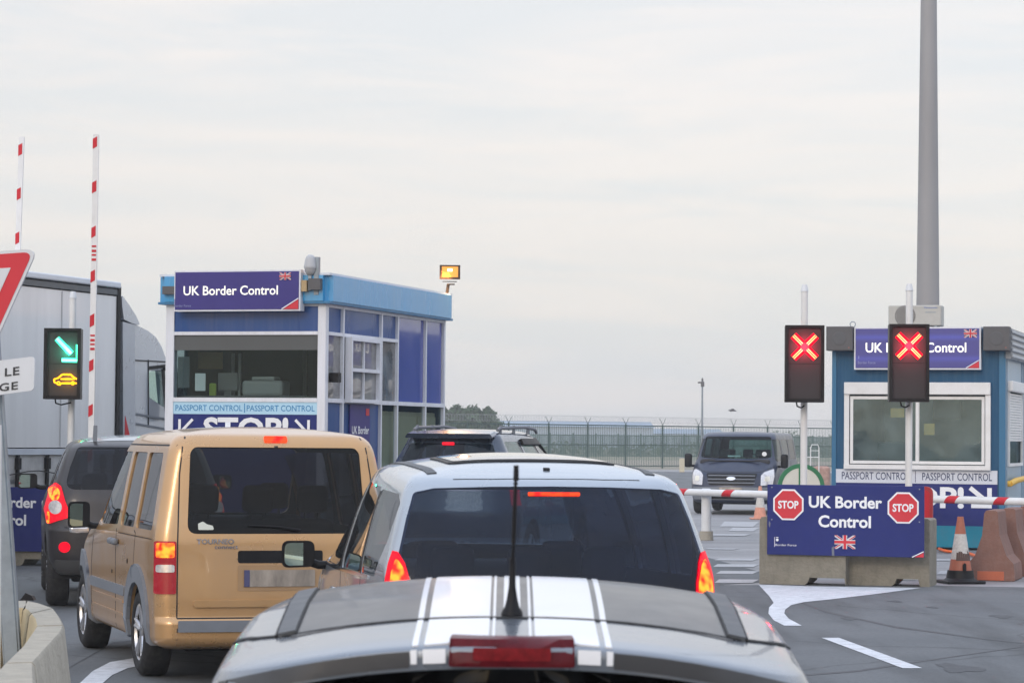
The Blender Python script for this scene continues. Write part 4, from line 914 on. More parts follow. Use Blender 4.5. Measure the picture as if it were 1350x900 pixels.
# ---------------------------------------------------------------- blue-black four-wheel drive beyond
def black_suv():
    t = thing('off_roader', 'blue-black off-roader with roof rails in front of the left booth wall', 'off-roader')
    sh = Shell([(.34, .78, .12, 4.3, .2, .3), (.5, .88, .02, 4.5, .25, .45), (.85, .90, .0, 4.5, .28, .45), (1.05, .895, .04, 4.1, .26, .4), (1.2, .86, .07, 3.5, .24, .3), (1.45, .76, .13, 3.15, .2, .3), (1.7, .635, .24, 2.75, .16, .25), (1.80, .585, .29, 2.6, .14, .25), (1.84, .55, .33, 2.5, .14, .2), (1.865, .50, .42, 2.4, .15, .2)], .03, (.10, .3), taper=(.02, .10))
    sh.cowl = 2.2
    rw = rpoly([(-.70, 1.25), (.70, 1.25), (.52, 1.72), (-.52, 1.72)], .07)
    q1 = rpoly([(.45, 1.25), (1.2, 1.25), (1.2, 1.74), (.52, 1.74)], .04); q2 = rpoly([(1.28, 1.25), (2.0, 1.25), (2.0, 1.76), (1.28, 1.76)], .04); q3 = rpoly([(2.08, 1.25), (3.1, 1.25), (2.55, 1.70), (2.35, 1.76), (2.08, 1.76)], .03)
    ws = rpoly([(-.66, 1.28), (.66, 1.28), (.52, 1.76), (-.52, 1.76)], .05)
    sh.body('body', M['blacksuv'], t, [('rear', rw), ('front', ws)]+[(a, p) for a in ('left', 'right') for p in (q1, q2, q3)], extra_cut=[(.85, .38, .43), (3.55, .38, .43)])
    sh.patch('rear', rw, -.004, 'rear_window', glass('smoked_glass', (.10, .12, .17), .7, .03, .001, 1.4, film=.12, fcol=(.02, .03, .07)), t, skirt=0); sh.patch('front', ws, -.01, 'windscreen', G_clear, t, skirt=0)
    for a in ('left', 'right'):
        for p, n_ in ((q1, 'quarter_window'), (q2, 'side_window'), (q3, 'door_window')): sh.patch(a, p, -.004, n_, G_clear, t, skirt=0)
        sg = -1 if a == 'left' else 1
        sh.patch(a, [(1.28, 1.70), (2.0, 1.70), (2.35, 1.70), (2.75, 1.50), (2.82, 1.50), (2.42, 1.77), (1.28, 1.77)], .03, 'wind_deflector', M['black'], t)
        mb = MB(); mb.tube([(sg*.53, .50, 1.88), (sg*.53, .60, 1.905), (sg*.53, 1.8, 1.925), (sg*.53, 2.3, 1.90), (sg*.52, 2.42, 1.86)], .02)
        for y in (.62, 1.25, 1.95): mb.cyl((sg*.53, y, 1.84), (sg*.53, y+.02, 1.94), .02, n=8)
        mb.build('roof_rail', M['trim'], t)
    mb = MB(); P = rpoly([(-.56, 1.81), (.56, 1.81), (.52, 1.865), (-.52, 1.865)], .02); mb.prism(P, lambda x, z: (x, .10+.1*(x/.56)**2, z-.03), lambda x, z: (x, .40, z)); mb.build('roof_spoiler', M['blacksuv'], t)
    sh.patch('rear', rect(-.09, 1.695, .06, 1.725, .008), .02, 'high_brake_lamp', M['pos_red'], t)
    for sg in (-1, 1):
        P = [(sg*.80, .98), (sg*.88, .98), (sg*.84, 1.22), (sg*.76, 1.22)]; sh.patch('rear', P[::sg], .012, 'tail_lamp', M['brake_edge'], t)
    for y in (.85, 3.55):
        for sg in (-1, 1): wheel(t, sg*.88, y, .38, .24, sg)
    liners(t, (.85, 3.55), .43, .82); under(t, .5, 4.1, .65, .28); seats(t, 2.1, 1.15, ztop=1.3, zb=.6)
    q = D(586, 590, 32.2); place(t, (q.x, 31.9, 0), -15); return t
black_suv()

# ---------------------------------------------------------------- dark van facing the camera
def blue_van():
    t = thing('van', 'dark blue van facing the camera between the barrier and the green fence', 'van')
    def warp(x, y, z): return (x, y, z)
    sh = Shell([(.27, .86, .05, 4.70, .08, .25), (.36, .94, .0, 4.80, .08, .3), (.60, .97, .0, 4.86, .08, .35), (.70, .975, .0, 4.84, .08, .35), (.95, .975, .0, 4.74, .08, .35), (1.12, .97, .0, 4.52, .08, .34), (1.28, .955, .0, 4.27, .08, .28), (1.34, .945, .0, 4.20, .08, .26), (1.6, .91, .01, 3.98, .08, .22), (1.86, .86, .02, 3.76, .09, .2), (1.93, .83, .04, 3.64, .1, .2), (1.97, .78, .08, 3.5, .12, .2)], .035, (.02, .22), warp, taper=(.0, .02))
    sh.cowl = 3.1
    ws = rpoly([(-.82, 1.37), (-.4, 1.345), (.4, 1.345), (.82, 1.37), (.755, 1.88), (-.755, 1.88)], [.06, 0, 0, .06, .07, .07])
    d1 = rpoly([(2.95, 1.30), (3.95, 1.27), (3.60, 1.82), (2.95, 1.82)], .05); d2 = rpoly([(1.55, 1.32), (2.75, 1.32), (2.75, 1.82), (1.55, 1.82)], .05); d3 = rpoly([(.3, 1.32), (1.4, 1.32), (1.4, 1.82), (.3, 1.82)], .05)
    rw = rpoly([(-.72, 1.32), (.72, 1.32), (.68, 1.8), (-.68, 1.8)], .05)
    sh.body('body', M['van'], t, [('front', ws), ('rear', rw)]+[(a, p) for a in ('left', 'right') for p in (d1, d2, d3)], extra_cut=[(.95, .33, .39), (3.9, .33, .39)])
    wsx = sh.patch('front', ws, -.004, 'windscreen', glass('van_glass', (.42, .60, .60), .45, .02, .001, 1.4), t, skirt=0); sh.patch('rear', rw, -.01, 'rear_window', G_clear, t, skirt=0)
    for a in ('left', 'right'):
        for p, n_ in ((d1, 'door_window'), (d2, 'side_window'), (d3, 'quarter_window')): sh.patch(a, p, -.004, n_, G_van, t, skirt=0)
        sh.seam(a, [(2.85, .4), (2.85, 1.85)], parent=t, w_=.015); sh.seam(a, [(1.47, .4), (1.47, 1.85)], parent=t, w_=.015)
        sg = -1 if a == 'left' else 1
        P = [(sg*.66, .70), (sg*.90, .72), (sg*.925, .92), (sg*.90, 1.10), (sg*.72, 1.02), (sg*.655, .94)]
        if sg < 0: P = P[::-1]
        l = sh.patch('front', rpoly(P, .02), .012, 'headlight', M['clear_lens'], t, step=.04)
        sh.patch('front', rect(min(sg*.74, sg*.84), .80, max(sg*.74, sg*.84), .92, .03), .018, 'headlight_bulb', mat('pale_reflector', (.75, .72, .62), .2, .3), l, step=.04)
    gr = sh.patch('front', rpoly([(-.50, .70), (.50, .70), (.58, .99), (-.58, .99)], .03), .006, 'grille', M['black'], t)
    for z in (.76, .845, .93): sh.patch('front', strip2((-.53, z), (.53, z), .022), .020, 'grille_bar', M['trim'], gr)
    sh.patch('front', [(.10*math.cos(2*math.pi*k/20), .86+.042*math.sin(2*math.pi*k/20)) for k in range(20)], .026, 'badge', M['chrome'], gr, step=.05)
    sh.patch('front', rpoly([(-.88, .36), (.88, .36), (.90, .66), (-.90, .66)], .04), .010, 'front_bumper', M['trim'], t)
    sh.patch('front', rpoly([(-.52, .38), (.52, .38), (.52, .52), (-.52, .52)], .02), .016, 'lower_intake', M['black'], t)
    sh.patch('front', rect(-.26, .55, .26, .65, .01), .022, 'number_plate', M['plate'], t)
    sh.seam('front', [(-.90, 1.15), (-.62, 1.02), (.62, 1.02), (.90, 1.15)], .014, parent=t)
    q, n = sh.hit('front', 0, 1.28); mb = MB(); mb.box(-.6, .6, q.y-.02, q.y+.02, 1.27, 1.30, bev=.01); mb.build('scuttle_vent', M['black'], t)
    mb = MB(); q, _ = sh.hit('front', -.3, 1.38); mb.tube([(-.75, q.y+.0, 1.37), (-.05, q.y+.05, 1.375)], .012); mb.tube([(0.0, q.y+.05, 1.375), (.7, q.y+.0, 1.38)], .012); mb.build('wiper', M['black'], t)
    mb = MB(); mb.box(-.10, .18, 3.98, 4.02, 1.385, 1.42); mb.build('dashboard_paper', M['paper'], t)
    mb = MB(); mb.lathe([(.0001, 0), (.055, 0)], 16, axis='Y', c=(-.66, 4.06, 1.46)); mb.build('windscreen_sticker', M['paper'], t)
    for y in (.95, 3.9):
        for sg in (-1, 1): wheel(t, sg*.95, y, .335, .215, sg)
    liners(t, (.95, 3.9), .39, .87); under(t, .4, 4.4, .7, .24); seats(t, 3.0, 2.0, sx=.42, ztop=1.35, zb=.75); dash(t, 3.7, 1.33, .8)
    for sg in (-1, 1):
        mb = MB(); x0, x1 = sorted((sg*1.02, sg*1.19)); mb.box(x0, x1, 3.86, 4.0, 1.12, 1.46, bev=.05, seg=3); mb.tube([(sg*.94, 3.9, 1.16), (sg*1.06, 3.93, 1.16)], .03); mb.build('wing_mirror', M['black'], t, smooth=50)
    fwd = Vector((-math.sin(R(167)), math.cos(R(167)), 0)); fr = D(967, 640, 64); o_ = Vector((fr.x, 64, 0))-fwd*4.86
    place(t, (o_.x-.07, o_.y, 0), 167); t.scale = (1.07, 1, 1); return t
blue_van()

# ================================================================== LORRY
def lorry():
    p = D(152, 500, 39.0); fr = Frame((p.x, 39.0, 0), R(-20))
    t = thing('lorry', 'articulated lorry with grey curtain-side trailer and silver cab', 'lorry', fr.loc, fr.rz)
    Zt = fr.s_(150, 375)[1]; zb = 1.60
    MB().box(-2.5, 0, -13.6, 0, zb, Zt-.17).build('trailer_curtain', M['curtain'], t)
    mb = MB(); mb.box(-2.52, .02, -13.62, .02, Zt-.15, Zt-.07); mb.build('curtain_rail', mat('rail_grey', (.10, .11, .12), .5), t)
    mb = MB(); mb.box(-2.55, .05, -13.65, .06, Zt-.05, Zt+.04, bev=.02); mb.build('trailer_roof', M['rail_pale'], t)
    mb = MB(); mb.box(-2.5, .01, -13.6, 0, 1.50, 1.585); mb.build('side_rave', M['rail_pale'], t)
    mb = MB(); mb.box(-2.48, -.02, -13.6, -.0, .98, 1.495); mb.build('curtain_hem', M['curtain_lo'], t)
    mb = MB()
    for k in range(22):
        y = -.35-k*.8; mb.box(-.015, .025, y-.025, y+.025, 1.0, 1.50); mb.box(-.02, .045, y-.045, y+.045, 1.30, 1.46, bev=.008)
    mb.tube([(.02, -13+k*.3, 1.25+.03*math.sin(k*1.1)) for k in range(44)], .008, 5); mb.build('curtain_strap', M['black'], t)
    mb = MB()
    for y in (-1.6, -3.4, -5.2, -7, -8.8, -10.6, -12.4): mb.box(.003, .010, y-.012, y+.012, 1.61, Zt-.18)
    mb.build('curtain_seam', mat('curtain_seam_grey', (.50, .50, .51), .6), t)
    for k in range(5): MB().box(.0105, .03, -1.0-k*2.6, -.88-k*2.6, 1.52, 1.565, bev=.006).build('marker_light', M['orange_lens'], t)
    mb = MB(); mb.box(-2.2, -.3, -13.4, .6, .85, 1.2); mb.build('trailer_chassis', M['black'], t)
    for y in (-12, -10.7, -9.4):
        for x, sg in ((-.06, 1), (-2.44, -1)): wheel(t, x, y, .5, .36, sg, 8)
    mb = MB(); mb.box(-.06, -.02, -8, -2.5, .55, .62); mb.box(-.06, -.02, -8, -2.5, .85, .92); mb.box(-.06, -.02, -8, -2.5, 1.1, 1.16); mb.build('side_guard', M['galv'], t)
    # trailer front edge post, gap, cab
    mb = MB(); mb.box(-2.5, .03, .0, .09, 1.2, Zt-.02); mb.build('headboard', M['black'], t)
    y0 = .45; s0 = lambda px, py: fr.s_(px, py, -.05)
    P = [s0(162, 560), s0(162, 425), s0(180, 428), s0(196, 436), s0(206, 444), s0(214, 457), s0(220, 474), s0(222, 500), s0(226, 540)]
    yb = P[0][0]; P = [(yb, .75)]+P[1:]+[(P[-1][0]+.05, .75)]
    c = MB(); c.yz(rpoly(P, [0, .03, .08, .1, .1, .15, .1, 0, .1, 0]), -2.45, -.06); bmesh.ops.bevel(c.bm, geom=[e for e in c.bm.edges if len(e.link_faces) == 2 and e.calc_face_angle(0) > 1.2], offset=.08, segments=3, affect='EDGES')
    Wd = [s0(197, 489), s0(213, 488), s0(217, 537), s0(198, 524)]
    cb = c.build('cab', M['cab'], None, smooth=50); hole = MB().yz(rpoly(Wd, .03), -1.2, 1).build('tmp_hole', None); hole2 = MB().box(-2.3, -.16, Wd[0][0]-.5, Wd[0][0]+2, 1.9, 2.95).build('tmp_hole', None); b2 = cb.modifiers.new('b2', 'BOOLEAN'); b2.operation = 'DIFFERENCE'; b2.solver = 'EXACT'; b2.object = hole2
    bo = cb.modifiers.new('b', 'BOOLEAN'); bo.operation = 'DIFFERENCE'; bo.solver = 'EXACT'; bo.object = hole
    dg = bpy.context.evaluated_depsgraph_get(); dg.update(); me = bpy.data.meshes.new_from_object(cb.evaluated_get(dg)); bpy.data.objects.remove(cb); bpy.data.objects.remove(hole); bpy.data.objects.remove(hole2); me.set_sharp_from_angle(angle=R(40)); link('cab', me, None, t)
    # side deflector (fairing) on the near side, roof deflector
    Q = [s0(158, 388), s0(168, 402), s0(177, 416), s0(183, 429), s0(172, 426), s0(161, 421), s0(159, 405)]
    d = MB(); d.yz(rpoly(Q, .03), -2.2, -.02); d.build('roof_deflector', M['cab'], t)
    Q = [s0(159, 424), s0(175, 428), s0(176, 600), s0(160, 600)]; MB().yz(Q, -.12, -.015).build('side_fairing', mat('pale_fairing', (.42, .45, .5), .3, .3, .5), t)
    Q = [s0(162, 548), s0(174, 600), s0(161, 600)]; MB().yz(Q, -.02, -.008).build('red_flash', M['red'], t)
    # gap hoses
    mb = MB()
    for k in range(3): mb.tube([(-.4-k*.1, .1, 2.2+k*.2), (-.45, .3, 1.9+k*.2), (-.4, .5, 2.1+k*.2)], .03)
    mb.box(-2.2, -.2, .12, .5, 1.2, 3.1); mb.build('cab_gap_equipment', M['black'], t)
    Wd = [s0(197, 489), s0(213, 488), s0(217, 537), s0(198, 524)]
    MB().yz(rpoly(Wd, .03), -.062, -.055).build('door_window', G_clear, t)
    mb = MB(); mb.yz(strip2(s0(196, 485), s0(221, 482), .05), -.06, -.05); mb.yz(strip2(s0(215, 486), s0(220, 540), .09), -.059, -.049); mb.build('window_surround', M['black'], t)
    MB().yz(strip2(s0(161, 474), s0(222, 477), .02), -.06, -.048).build('panel_gap', M['seam'], t)
    MB().yz(strip2(s0(196, 474), s0(196, 560), .015), -.06, -.048).build('panel_gap', M['seam'], t)
    mb = MB()
    for py in (553, 566): mb.yz(strip2(s0(177, py-8), s0(222, py), .03), -.06, -.04)
    mb.build('cab_step', M['trim'], t)
    m_ = s0(212, 485); mb = MB(); mb.box(.05, .25, m_[0]+.1, m_[0]+.25, 2.0, 2.75, bev=.05); mb.tube([(-.06, m_[0]+.1, 2.8), (.15, m_[0]+.15, 2.78)], .03); mb.build('wing_mirror', M['black'], t)
    for y in (.9, 2.2):
        for x, sg in ((-.08, 1), (-2.4, -1)): wheel(t, x, y-.1, .5, .3, sg, 8)
    return t
lorry()

# ================================================================== BOOTHS
BR = R(-17)
def left_booth():
    p = D(428, 577, 33.0); fr = Frame((p.x, 33.0, 0), BR); f = fr.f; s = fr.s_
    t = thing('border_booth', 'glazed booth with sky blue roof edge and side windows, lit floodlight at its corner', 'booth', fr.loc, fr.rz)
    W = -f(218, 500)[0]; L = s(587, 500)[0]; zt = f(425, 397)[1]
    zr1 = (f(425, 441)[1], f(425, 436.5)[1]); zr2 = (f(425, 530)[1], f(425, 524.5)[1]); zs = f(425, 546.5)[1]
    MB().box(-W-.25, .35, -.35, L+.35, 0, .16, bev=.03).build('plinth', M['concrete_pale'], t)
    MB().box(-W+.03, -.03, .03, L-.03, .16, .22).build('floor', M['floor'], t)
    # frames: verticals
    wf = M['frame_white']; mb = MB(); fw = .11
    mb.box(-W, -W+fw, 0, fw, .16, zt); mb.box(-fw, 0, 0, fw, .16, zt, bev=.01); mb.box(-W, -W+fw, L-fw, L, .16, zt); mb.box(-.05, 0, L-.06, L, .16, zt)
    cols = [s(px, 500)[0] for px in (452.5, 503, 524.5, 561.5)]
    for y in cols: mb.box(-.05, .004, y-.022, y+.022, .16, zt-.01)
    for z0, z1 in (zr1, zr2):
        mb.box(-W+fw, -fw, .002, .06, z0, z1); yl = cols[2] if (z0, z1) == zr1 else L-.06
        mb.box(-.05, .002, fw, yl, z0, z1)
    mb.box(-W+fw, -fw, .0, .06, zt-.06, zt-.001); mb.box(-.06, -.0, fw, L-.06, zt-.07, zt-.001)
    mb.box(-W+fw, -fw, .0, .06, .17, .25); mb.box(-.06, 0, fw, L-.06, .17, .25)
    mb.build('frame', wf, t)
    # front: header panel, window, strip, STOP panel
    hd = MB().box(-W+fw, -fw, .02, .05, zr1[1], zt-.06).build('header_panel', M['panel_blue'], t)
    MB().box(-W+fw, -fw, .03, .036, zr2[1], zr1[0]).build('front_window', G_booth, t)
    MB().box(-W+fw, -fw, .025, .04, zr1[0]-.19, zr1[0]-.0).build('window_blind', mat('blind_grey', (.09, .095, .095), .7, 0, 0, .1, 2), t)
    st = MB().box(-W+fw, -fw, .012, .05, zs, zr2[0]).build('notice_strip', M['strip_blue'], t)
    x0, x1 = -W+fw, -fw; xm = (x0+x1)/2
    text('PASSPORT CONTROL', x0+.03, zs+.04, xm-.03, zr2[0]-.04, .009, M['letter_blue'], st, .01); text('PASSPORT CONTROL', xm+.03, zs+.04, x1-.03, zr2[0]-.04, .009, M['letter_blue'], st, .01)
    MB().box(xm-.006, xm+.006, .008, .012, zs+.02, zr2[0]-.02).build('divider', M['letter_blue'], st)
    sp = MB().box(x0, x1, .015, .05, .25, zs).build('stop_panel', M['navy'], t)
    zt1 = f(300, 549.5)[1]; text('STOP!', f(268, 555)[0], zt1-.30, f(380, 555)[0], zt1, .008, M['white'], sp, .032)
    def arrow(cx, sg, zt_, par, sc=1.0, y=.008):
        mb = MB(); k = sc
        mb.xz(strip2((cx-sg*.09*k, zt_-.03*k), (cx+sg*.07*k, zt_-.19*k), .035*k), y-.004, y); mb.xz(rect(min(cx-sg*.06*k, cx+sg*.10*k), zt_-.225*k, max(cx-sg*.06*k, cx+sg*.10*k), zt_-.19*k), y-.005, y-.001); mb.xz(rect(min(cx+sg*.07*k, cx+sg*.105*k), zt_-.225*k, max(cx+sg*.07*k, cx+sg*.105*k), zt_-.03*k), y-.006, y-.002)
        mb.build('arrow', M['white'], par)
    arrow(f(245, 555)[0], -1, zt1, sp); arrow(f(398, 555)[0], 1, zt1, sp)
    # side panels
    ys = [fw]+cols+[L-.06]; sw = wf
    g1 = M['panel_violet']
    def sidebox(a, b, z0, z1, m, nm, x=-.035): return MB().box(x-.012, x, a+.02, b-.02, z0, z1).build(nm, m, t)
    for k in range(3): sidebox(ys[k], ys[k+1], zr1[1], zt-.07, M['panel_blue'], 'side_panel')
    for k in (0, 1, 2): sidebox(ys[k], ys[k+1], zr2[1], zr1[0], G_booth2, 'side_window')
    for k in (0, 1): sidebox(ys[k], ys[k+1], .25, zr2[0], M['panel_blue'], 'side_panel')
    for k in (2, 3, 4): sidebox(ys[k], ys[k+1], .25, zr2[0], G_booth, 'lower_glazing')
    for k in (3, 4): sidebox(ys[k], ys[k+1], zr2[1], zt-.07, M['panel_violet'], 'tall_panel')
    o1 = fr.m @ Vector((-.33, (ys[2]+ys[5])/2, .22)); cb_ = thing('reflection_box', 'added tan box behind the left booth lower side glazing, standing in for a reflection', 'reflection_box', o1, BR)  # added box, its tan colour stands in for a reflection in the glazing
    hl = (ys[5]-ys[2])/2-.06; MB().box(-.25, .22, -hl, hl, 0, zr2[0]-.30, bev=.01).build('reflection_box_body', mat('tan_reflection', (.70, .58, .38), .6, 0, 0, .06, 3), cb_)
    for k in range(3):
        a_ = -hl+.04+k*2*hl/3; MB().box(.221, .236, a_, a_+2*hl/3-.06, .05, zr2[0]-.36).build('reflection_box_front', mat('tan_reflection_front', (.78, .66, .44), .6), cb_); MB().box(.237, .26, a_+.06, a_+.09, 1.0, 1.15).build('door_handle', M['black'], cb_)  # fronts and handles only shape the box added for the reflection
    # small poster
    y0, y1 = s(463, 540)[0], s(489, 540)[0]; z1 = s(476, 533)[1]
    po = MB().box(-.030, -.012, y0, y1, z1-.75, z1).build('poster', M['purple'], t)
    text('UK Border', y0+.06, z1-.38, y1-.04, z1-.28, -.009, M['white'], po, .02, plane='YZ'); text('Control', y0+.06, z1-.55, y1-.14, z1-.45, -.009, M['white'], po, .02, plane='YZ')
    MB().box(-.011, -.008, y1-.16, y1-.04, z1-.14, z1-.05).build('poster_flag', M['sign_red'], po)
    # sliding hatch window standing proud
    a, b = s(455, 480)[0], s(494, 480)[0]; zh0, zh1 = s(474, 531)[1], s(474, 446)[1]; zm = (zh0+zh1)/2
    mb = MB(); e = .045
    for yy in (a, b-e): mb.box(0.0, .09, yy, yy+e, zh0, zh1)
    for zz in (zh0, zm-e/2, zh1-e): mb.box(0.0, .088, a+e, b-e, zz, zz+e)
    mb.box(.01, .06, (a+b)/2-.012, (a+b)/2+.012, zh0+e, zh1-e)
    h = mb.build('hatch_frame', wf, t)
    for z0, z1_ in ((zh0+e, zm-e/2), (zm+e/2, zh1-e)): MB().box(.03, .036, a+e, b-e, z0, z1_).build('hatch_pane', G_booth2, h)
    mb = MB(); mb.box(-.02, .10, s(436, 500)[0], s(440, 500)[0], zr2[1]+.2, zr2[1]+.32); mb.build('card_reader', M['black'], t)
    # back and left walls, ceiling
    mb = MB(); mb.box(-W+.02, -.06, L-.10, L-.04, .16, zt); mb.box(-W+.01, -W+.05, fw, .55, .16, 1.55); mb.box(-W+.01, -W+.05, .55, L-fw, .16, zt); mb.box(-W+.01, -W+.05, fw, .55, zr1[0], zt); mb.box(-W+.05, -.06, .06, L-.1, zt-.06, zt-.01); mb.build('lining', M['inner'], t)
    MB().box(-W+.02, -W+.026, fw, .55, 1.55, zr1[0]).build('left_window', G_booth, t)
    # roof fascia, rounded
    z0 = zt; z1 = f(425, 363)[1]; o = .09
    bm = bmesh.new(); mb = MB(); mb.box(-W-o, o, -o, L+o, z0, z1); vs = [e for e in mb.bm.edges if abs(e.verts[0].co.z-e.verts[1].co.z) > .1]
    bmesh.ops.bevel(mb.bm, geom=vs, offset=.10, segments=5, affect='EDGES'); mb.build('roof_fascia', M['fascia'], t, smooth=40); bm.free()
    mb = MB(); mb.box(-W-o+.01, o-.01, -o+.01, L+o-.01, z0-.03, z0-.001); mb.build('roof_soffit', mat('deep_blue_trim', (.02, .16, .33), .4), t)
    mb = MB(); mb.box(-W-o+.02, o-.02, -o+.02, L+o-.02, z1+.001, z1+.03); mb.build('roof_cap', M['rail_pale'], t)
    # sign
    a0 = f(229, 408, -.18); a1 = f(396, 357, -.18); sx0, sz0, sx1, sz1 = a0[0], a0[1], a1[0], f(312, 356, -.18)[1]; sz0 = f(312, 410, -.18)[1]
    sg = MB().box(sx0, sx1, -.17, -.03, sz0, sz1).build('sign_case', M['frame_white'], t)
    MB().box(sx0+.015, sx1-.02, -.176, -.172, sz0+.02, sz1-.02).build('sign_face', M['purple'], sg)
    ff = lambda px, py: f(px, py, -.18)
    text('UK Border Control', ff(247, 0)[0], ff(300, 389)[1], ff(371, 0)[0], ff(300, 376.5)[1], -.181, M['lit_white'], sg, .016)
    flag(ff(373, 0)[0], ff(380, 369)[1], ff(388, 0)[0], ff(380, 359)[1], -.178, sg)
    MB().xz([(sx1-.22, sz0+.022), (sx1-.022, sz0+.022), (sx1-.022, sz0+.14)], -.185, -.178).build('red_corner', M['sign_red'], sg)
    MB().xz(strip2((sx1-.245, sz0+.022), (sx1-.022, sz0+.155), .012), -.184, -.178).build('white_edge', M['white'], sg)
    text('Border Force', ff(235, 0)[0], ff(240, 404.5)[1], ff(257, 0)[0], ff(240, 401.5)[1], -.181, M['faint'], sg, 0)
    MB().box(ff(235, 0)[0], ff(235.6, 0)[0], -.181, -.178, ff(240, 404)[1], ff(240, 394)[1]).build('crest_bar', M['faint'], sg)
    mb = MB(); mb.box(sx0-.17, sx0-.0, -.16, -.05, sz0+.22, sz0+.32); mb.build('sign_bracket', M['housing2'], sg)
    mb = MB(); mb.box(sx1+.01, sx1+.08, -.17, -.09, sz0+.24, sz0+.38); mb.build('junction_box', M['card'], sg)
    mb = MB(); mb.box(sx1+.10, sx1+.26, -.17, -.09, sz0+.26, sz0+.40); mb.build('cable_box', M['housing2'], sg)
    # cctv dome
    q = f(409, 362, -.1); loc = fr.m @ Vector((q[0], -.1, q[1]))
    c = thing('security_camera', 'white dome security camera on a pole above the left booth sign', 'camera', loc, BR)
    mb = MB(); mb.box(-.02, .02, -.02, .02, -.2, .18); mb.box(.05, .11, .0, .06, -.25, .22); mb.box(-.02, .1, .0, .05, -.12, -.07); mb.build('bracket', M['galv'], c)
    mb = MB(); mb.lathe([(.0001, .25), (.03, .245), (.055, .22), (.068, .18), (.078, .11), (.082, .09), (.075, .075)], 20); mb.build('housing', mat('cam_grey', (.42, .43, .45), .5), c, smooth=40)
    mb = MB(); mb.lathe([(.072, .075), (.068, .04), (.05, .01), (.03, -.01), (.0001, -.015)], 20); mb.build('dome', mat('smoky_dome', (.35, .35, .36), .1, 0, .5), c, smooth=60)
    # floodlight at the far corner
    q = s(590, 392, .05); loc = fr.m @ Vector((.10, L+.02, 0)); z = s(594, 380)[1]
    fl = thing('floodlight', 'lit orange floodlight on a bracket at the booth roof corner', 'floodlight', (loc.x, loc.y, 0), R(4))
    sc = loc.y/F; zc = D(593, 359, loc.y).z; x = D(593, 359, loc.y).x-loc.x
    mb = MB(); mb.tube([(D(587, 415, loc.y).x-loc.x, 0, D(587, 415, loc.y).z), (D(588, 395, loc.y).x-loc.x, 0, D(588, 395, loc.y).z), (D(591, 378, loc.y).x-loc.x, 0, D(591, 375, loc.y).z)], .022, 8)
    mb.box(x-.04, x+.07, -.03, .03, D(591, 375.5, loc.y).z, D(591, 374, loc.y).z); mb.box(x-.10, x+.10, .0, .03, zc-.135, zc-.125); mb.build('bracket', mat('rusty_bracket', (.03, .022, .018), .7), fl)
    hw, hh = .145, .10
    mb = MB(); mb.prism(rpoly([(x-hw, zc-hh), (x+hw, zc-hh), (x+hw, zc+hh), (x-hw, zc+hh)], .012), lambda a, b: (a, -.02, b), lambda a, b: (x+(a-x)*.75, .10, zc+(b-zc)*.75))
    for k in range(6): mb.box(x-.12+k*.045, x-.112+k*.045, .10, .135, zc-.06, zc+.06)
    for a_, b_ in ((x-hw, x-hw+.03), (x+hw-.03, x+hw)): mb.box(a_, b_, -.05, -.02, zc-hh, zc+hh)
    for a_, b_ in ((zc-hh, zc-hh+.03), (zc+hh-.02, zc+hh)): mb.box(x-hw+.03, x+hw-.03, -.05, -.02, a_, b_)
    mb.build('lamp_housing', mat('bronze_housing', (.05, .03, .02), .5, .3), fl)
    MB().box(x-hw+.03, x+hw-.03, -.035, -.021, zc-hh+.03, zc+hh-.02).build('lamp_glass', mat('lit_sodium', (.3, .12, .03), .3, 0, 0, 0, emis=(1, .40, .06), estr=1.0), fl)
    MB().box(x-.035, x+.035, -.045, -.036, zc+.01, zc+.05, bev=.01).build('lamp_tube', mat('lit_tube', (.9, .8, .6), .3, 0, 0, 0, emis=(1, .86, .55), estr=2.5), fl)
    pl = bpy.data.lights.new('lamp_light', 'SPOT'); pl.energy = 110; pl.color = (1, .5, .18); pl.spot_size = R(160); pl.shadow_soft_size = .06
    po_ = bpy.data.objects.new('lamp_light', pl); COL.objects.link(po_); po_.parent = fl; po_.location = (x, -.075, zc); po_.rotation_euler = (R(-62), 0, R(-25))
    # inside
    def inside(nm, lab, cat, px0, py0, px1, py1, y, m, th=.02, bev=0, grp=None):
        a = f(px0, py1, y); b = f(px1, py0, y); loc = fr.m @ Vector(((a[0]+b[0])/2, y, a[1])); o = MB().box(-(b[0]-a[0])/2, (b[0]-a[0])/2, 0, th, 0, b[1]-a[1], bev=bev).build(nm, m, loc=loc, rotz=BR); return tag(o, lab, cat, grp)
    inside('notice_sheet', 'white sheet of paper taped inside the left booth window', 'notice', 257, 492, 271, 515, .06, M['paper'], .002)
    inside('cardboard_panel', 'tan board hanging inside the left booth window', 'board', 259, 464, 293, 486, .9, M['card'], .02)
    inside('poster_sheet', 'grey poster at the left inside the left booth window', 'poster', 234, 470, 250, 511, .5, mat('grey_poster', (.25, .27, .28), .7), .005)
    inside('safety_vest', 'yellow-green vest hanging inside the left booth', 'vest', 275, 505, 284, 522, .3, M['hivis'], .05, .02)
    o1 = fr.m @ Vector((-W/2, .75, 0)); dk = thing('desk', 'grey desk behind the front window of the left booth', 'desk', (o1.x, o1.y, 0), BR)
    zd = f(300, 522, .7)[1]; MB().box(-W/2+.1, W/2-.12, -.5, .2, zd-.05, zd).build('desk_top', M['desk'], dk); MB().box(-W/2+.1, -W/2+.14, -.5, .2, .22, zd-.05).build('leg', M['desk'], dk); MB().box(W/2-.16, W/2-.12, -.5, .2, .22, zd-.05).build('leg', M['desk'], dk)
    lo = fr.m @ Vector((f(300, 510, .55)[0], .55, zd)); mon = thing('monitor', 'grey monitor standing on the booth desk', 'monitor', lo, BR)
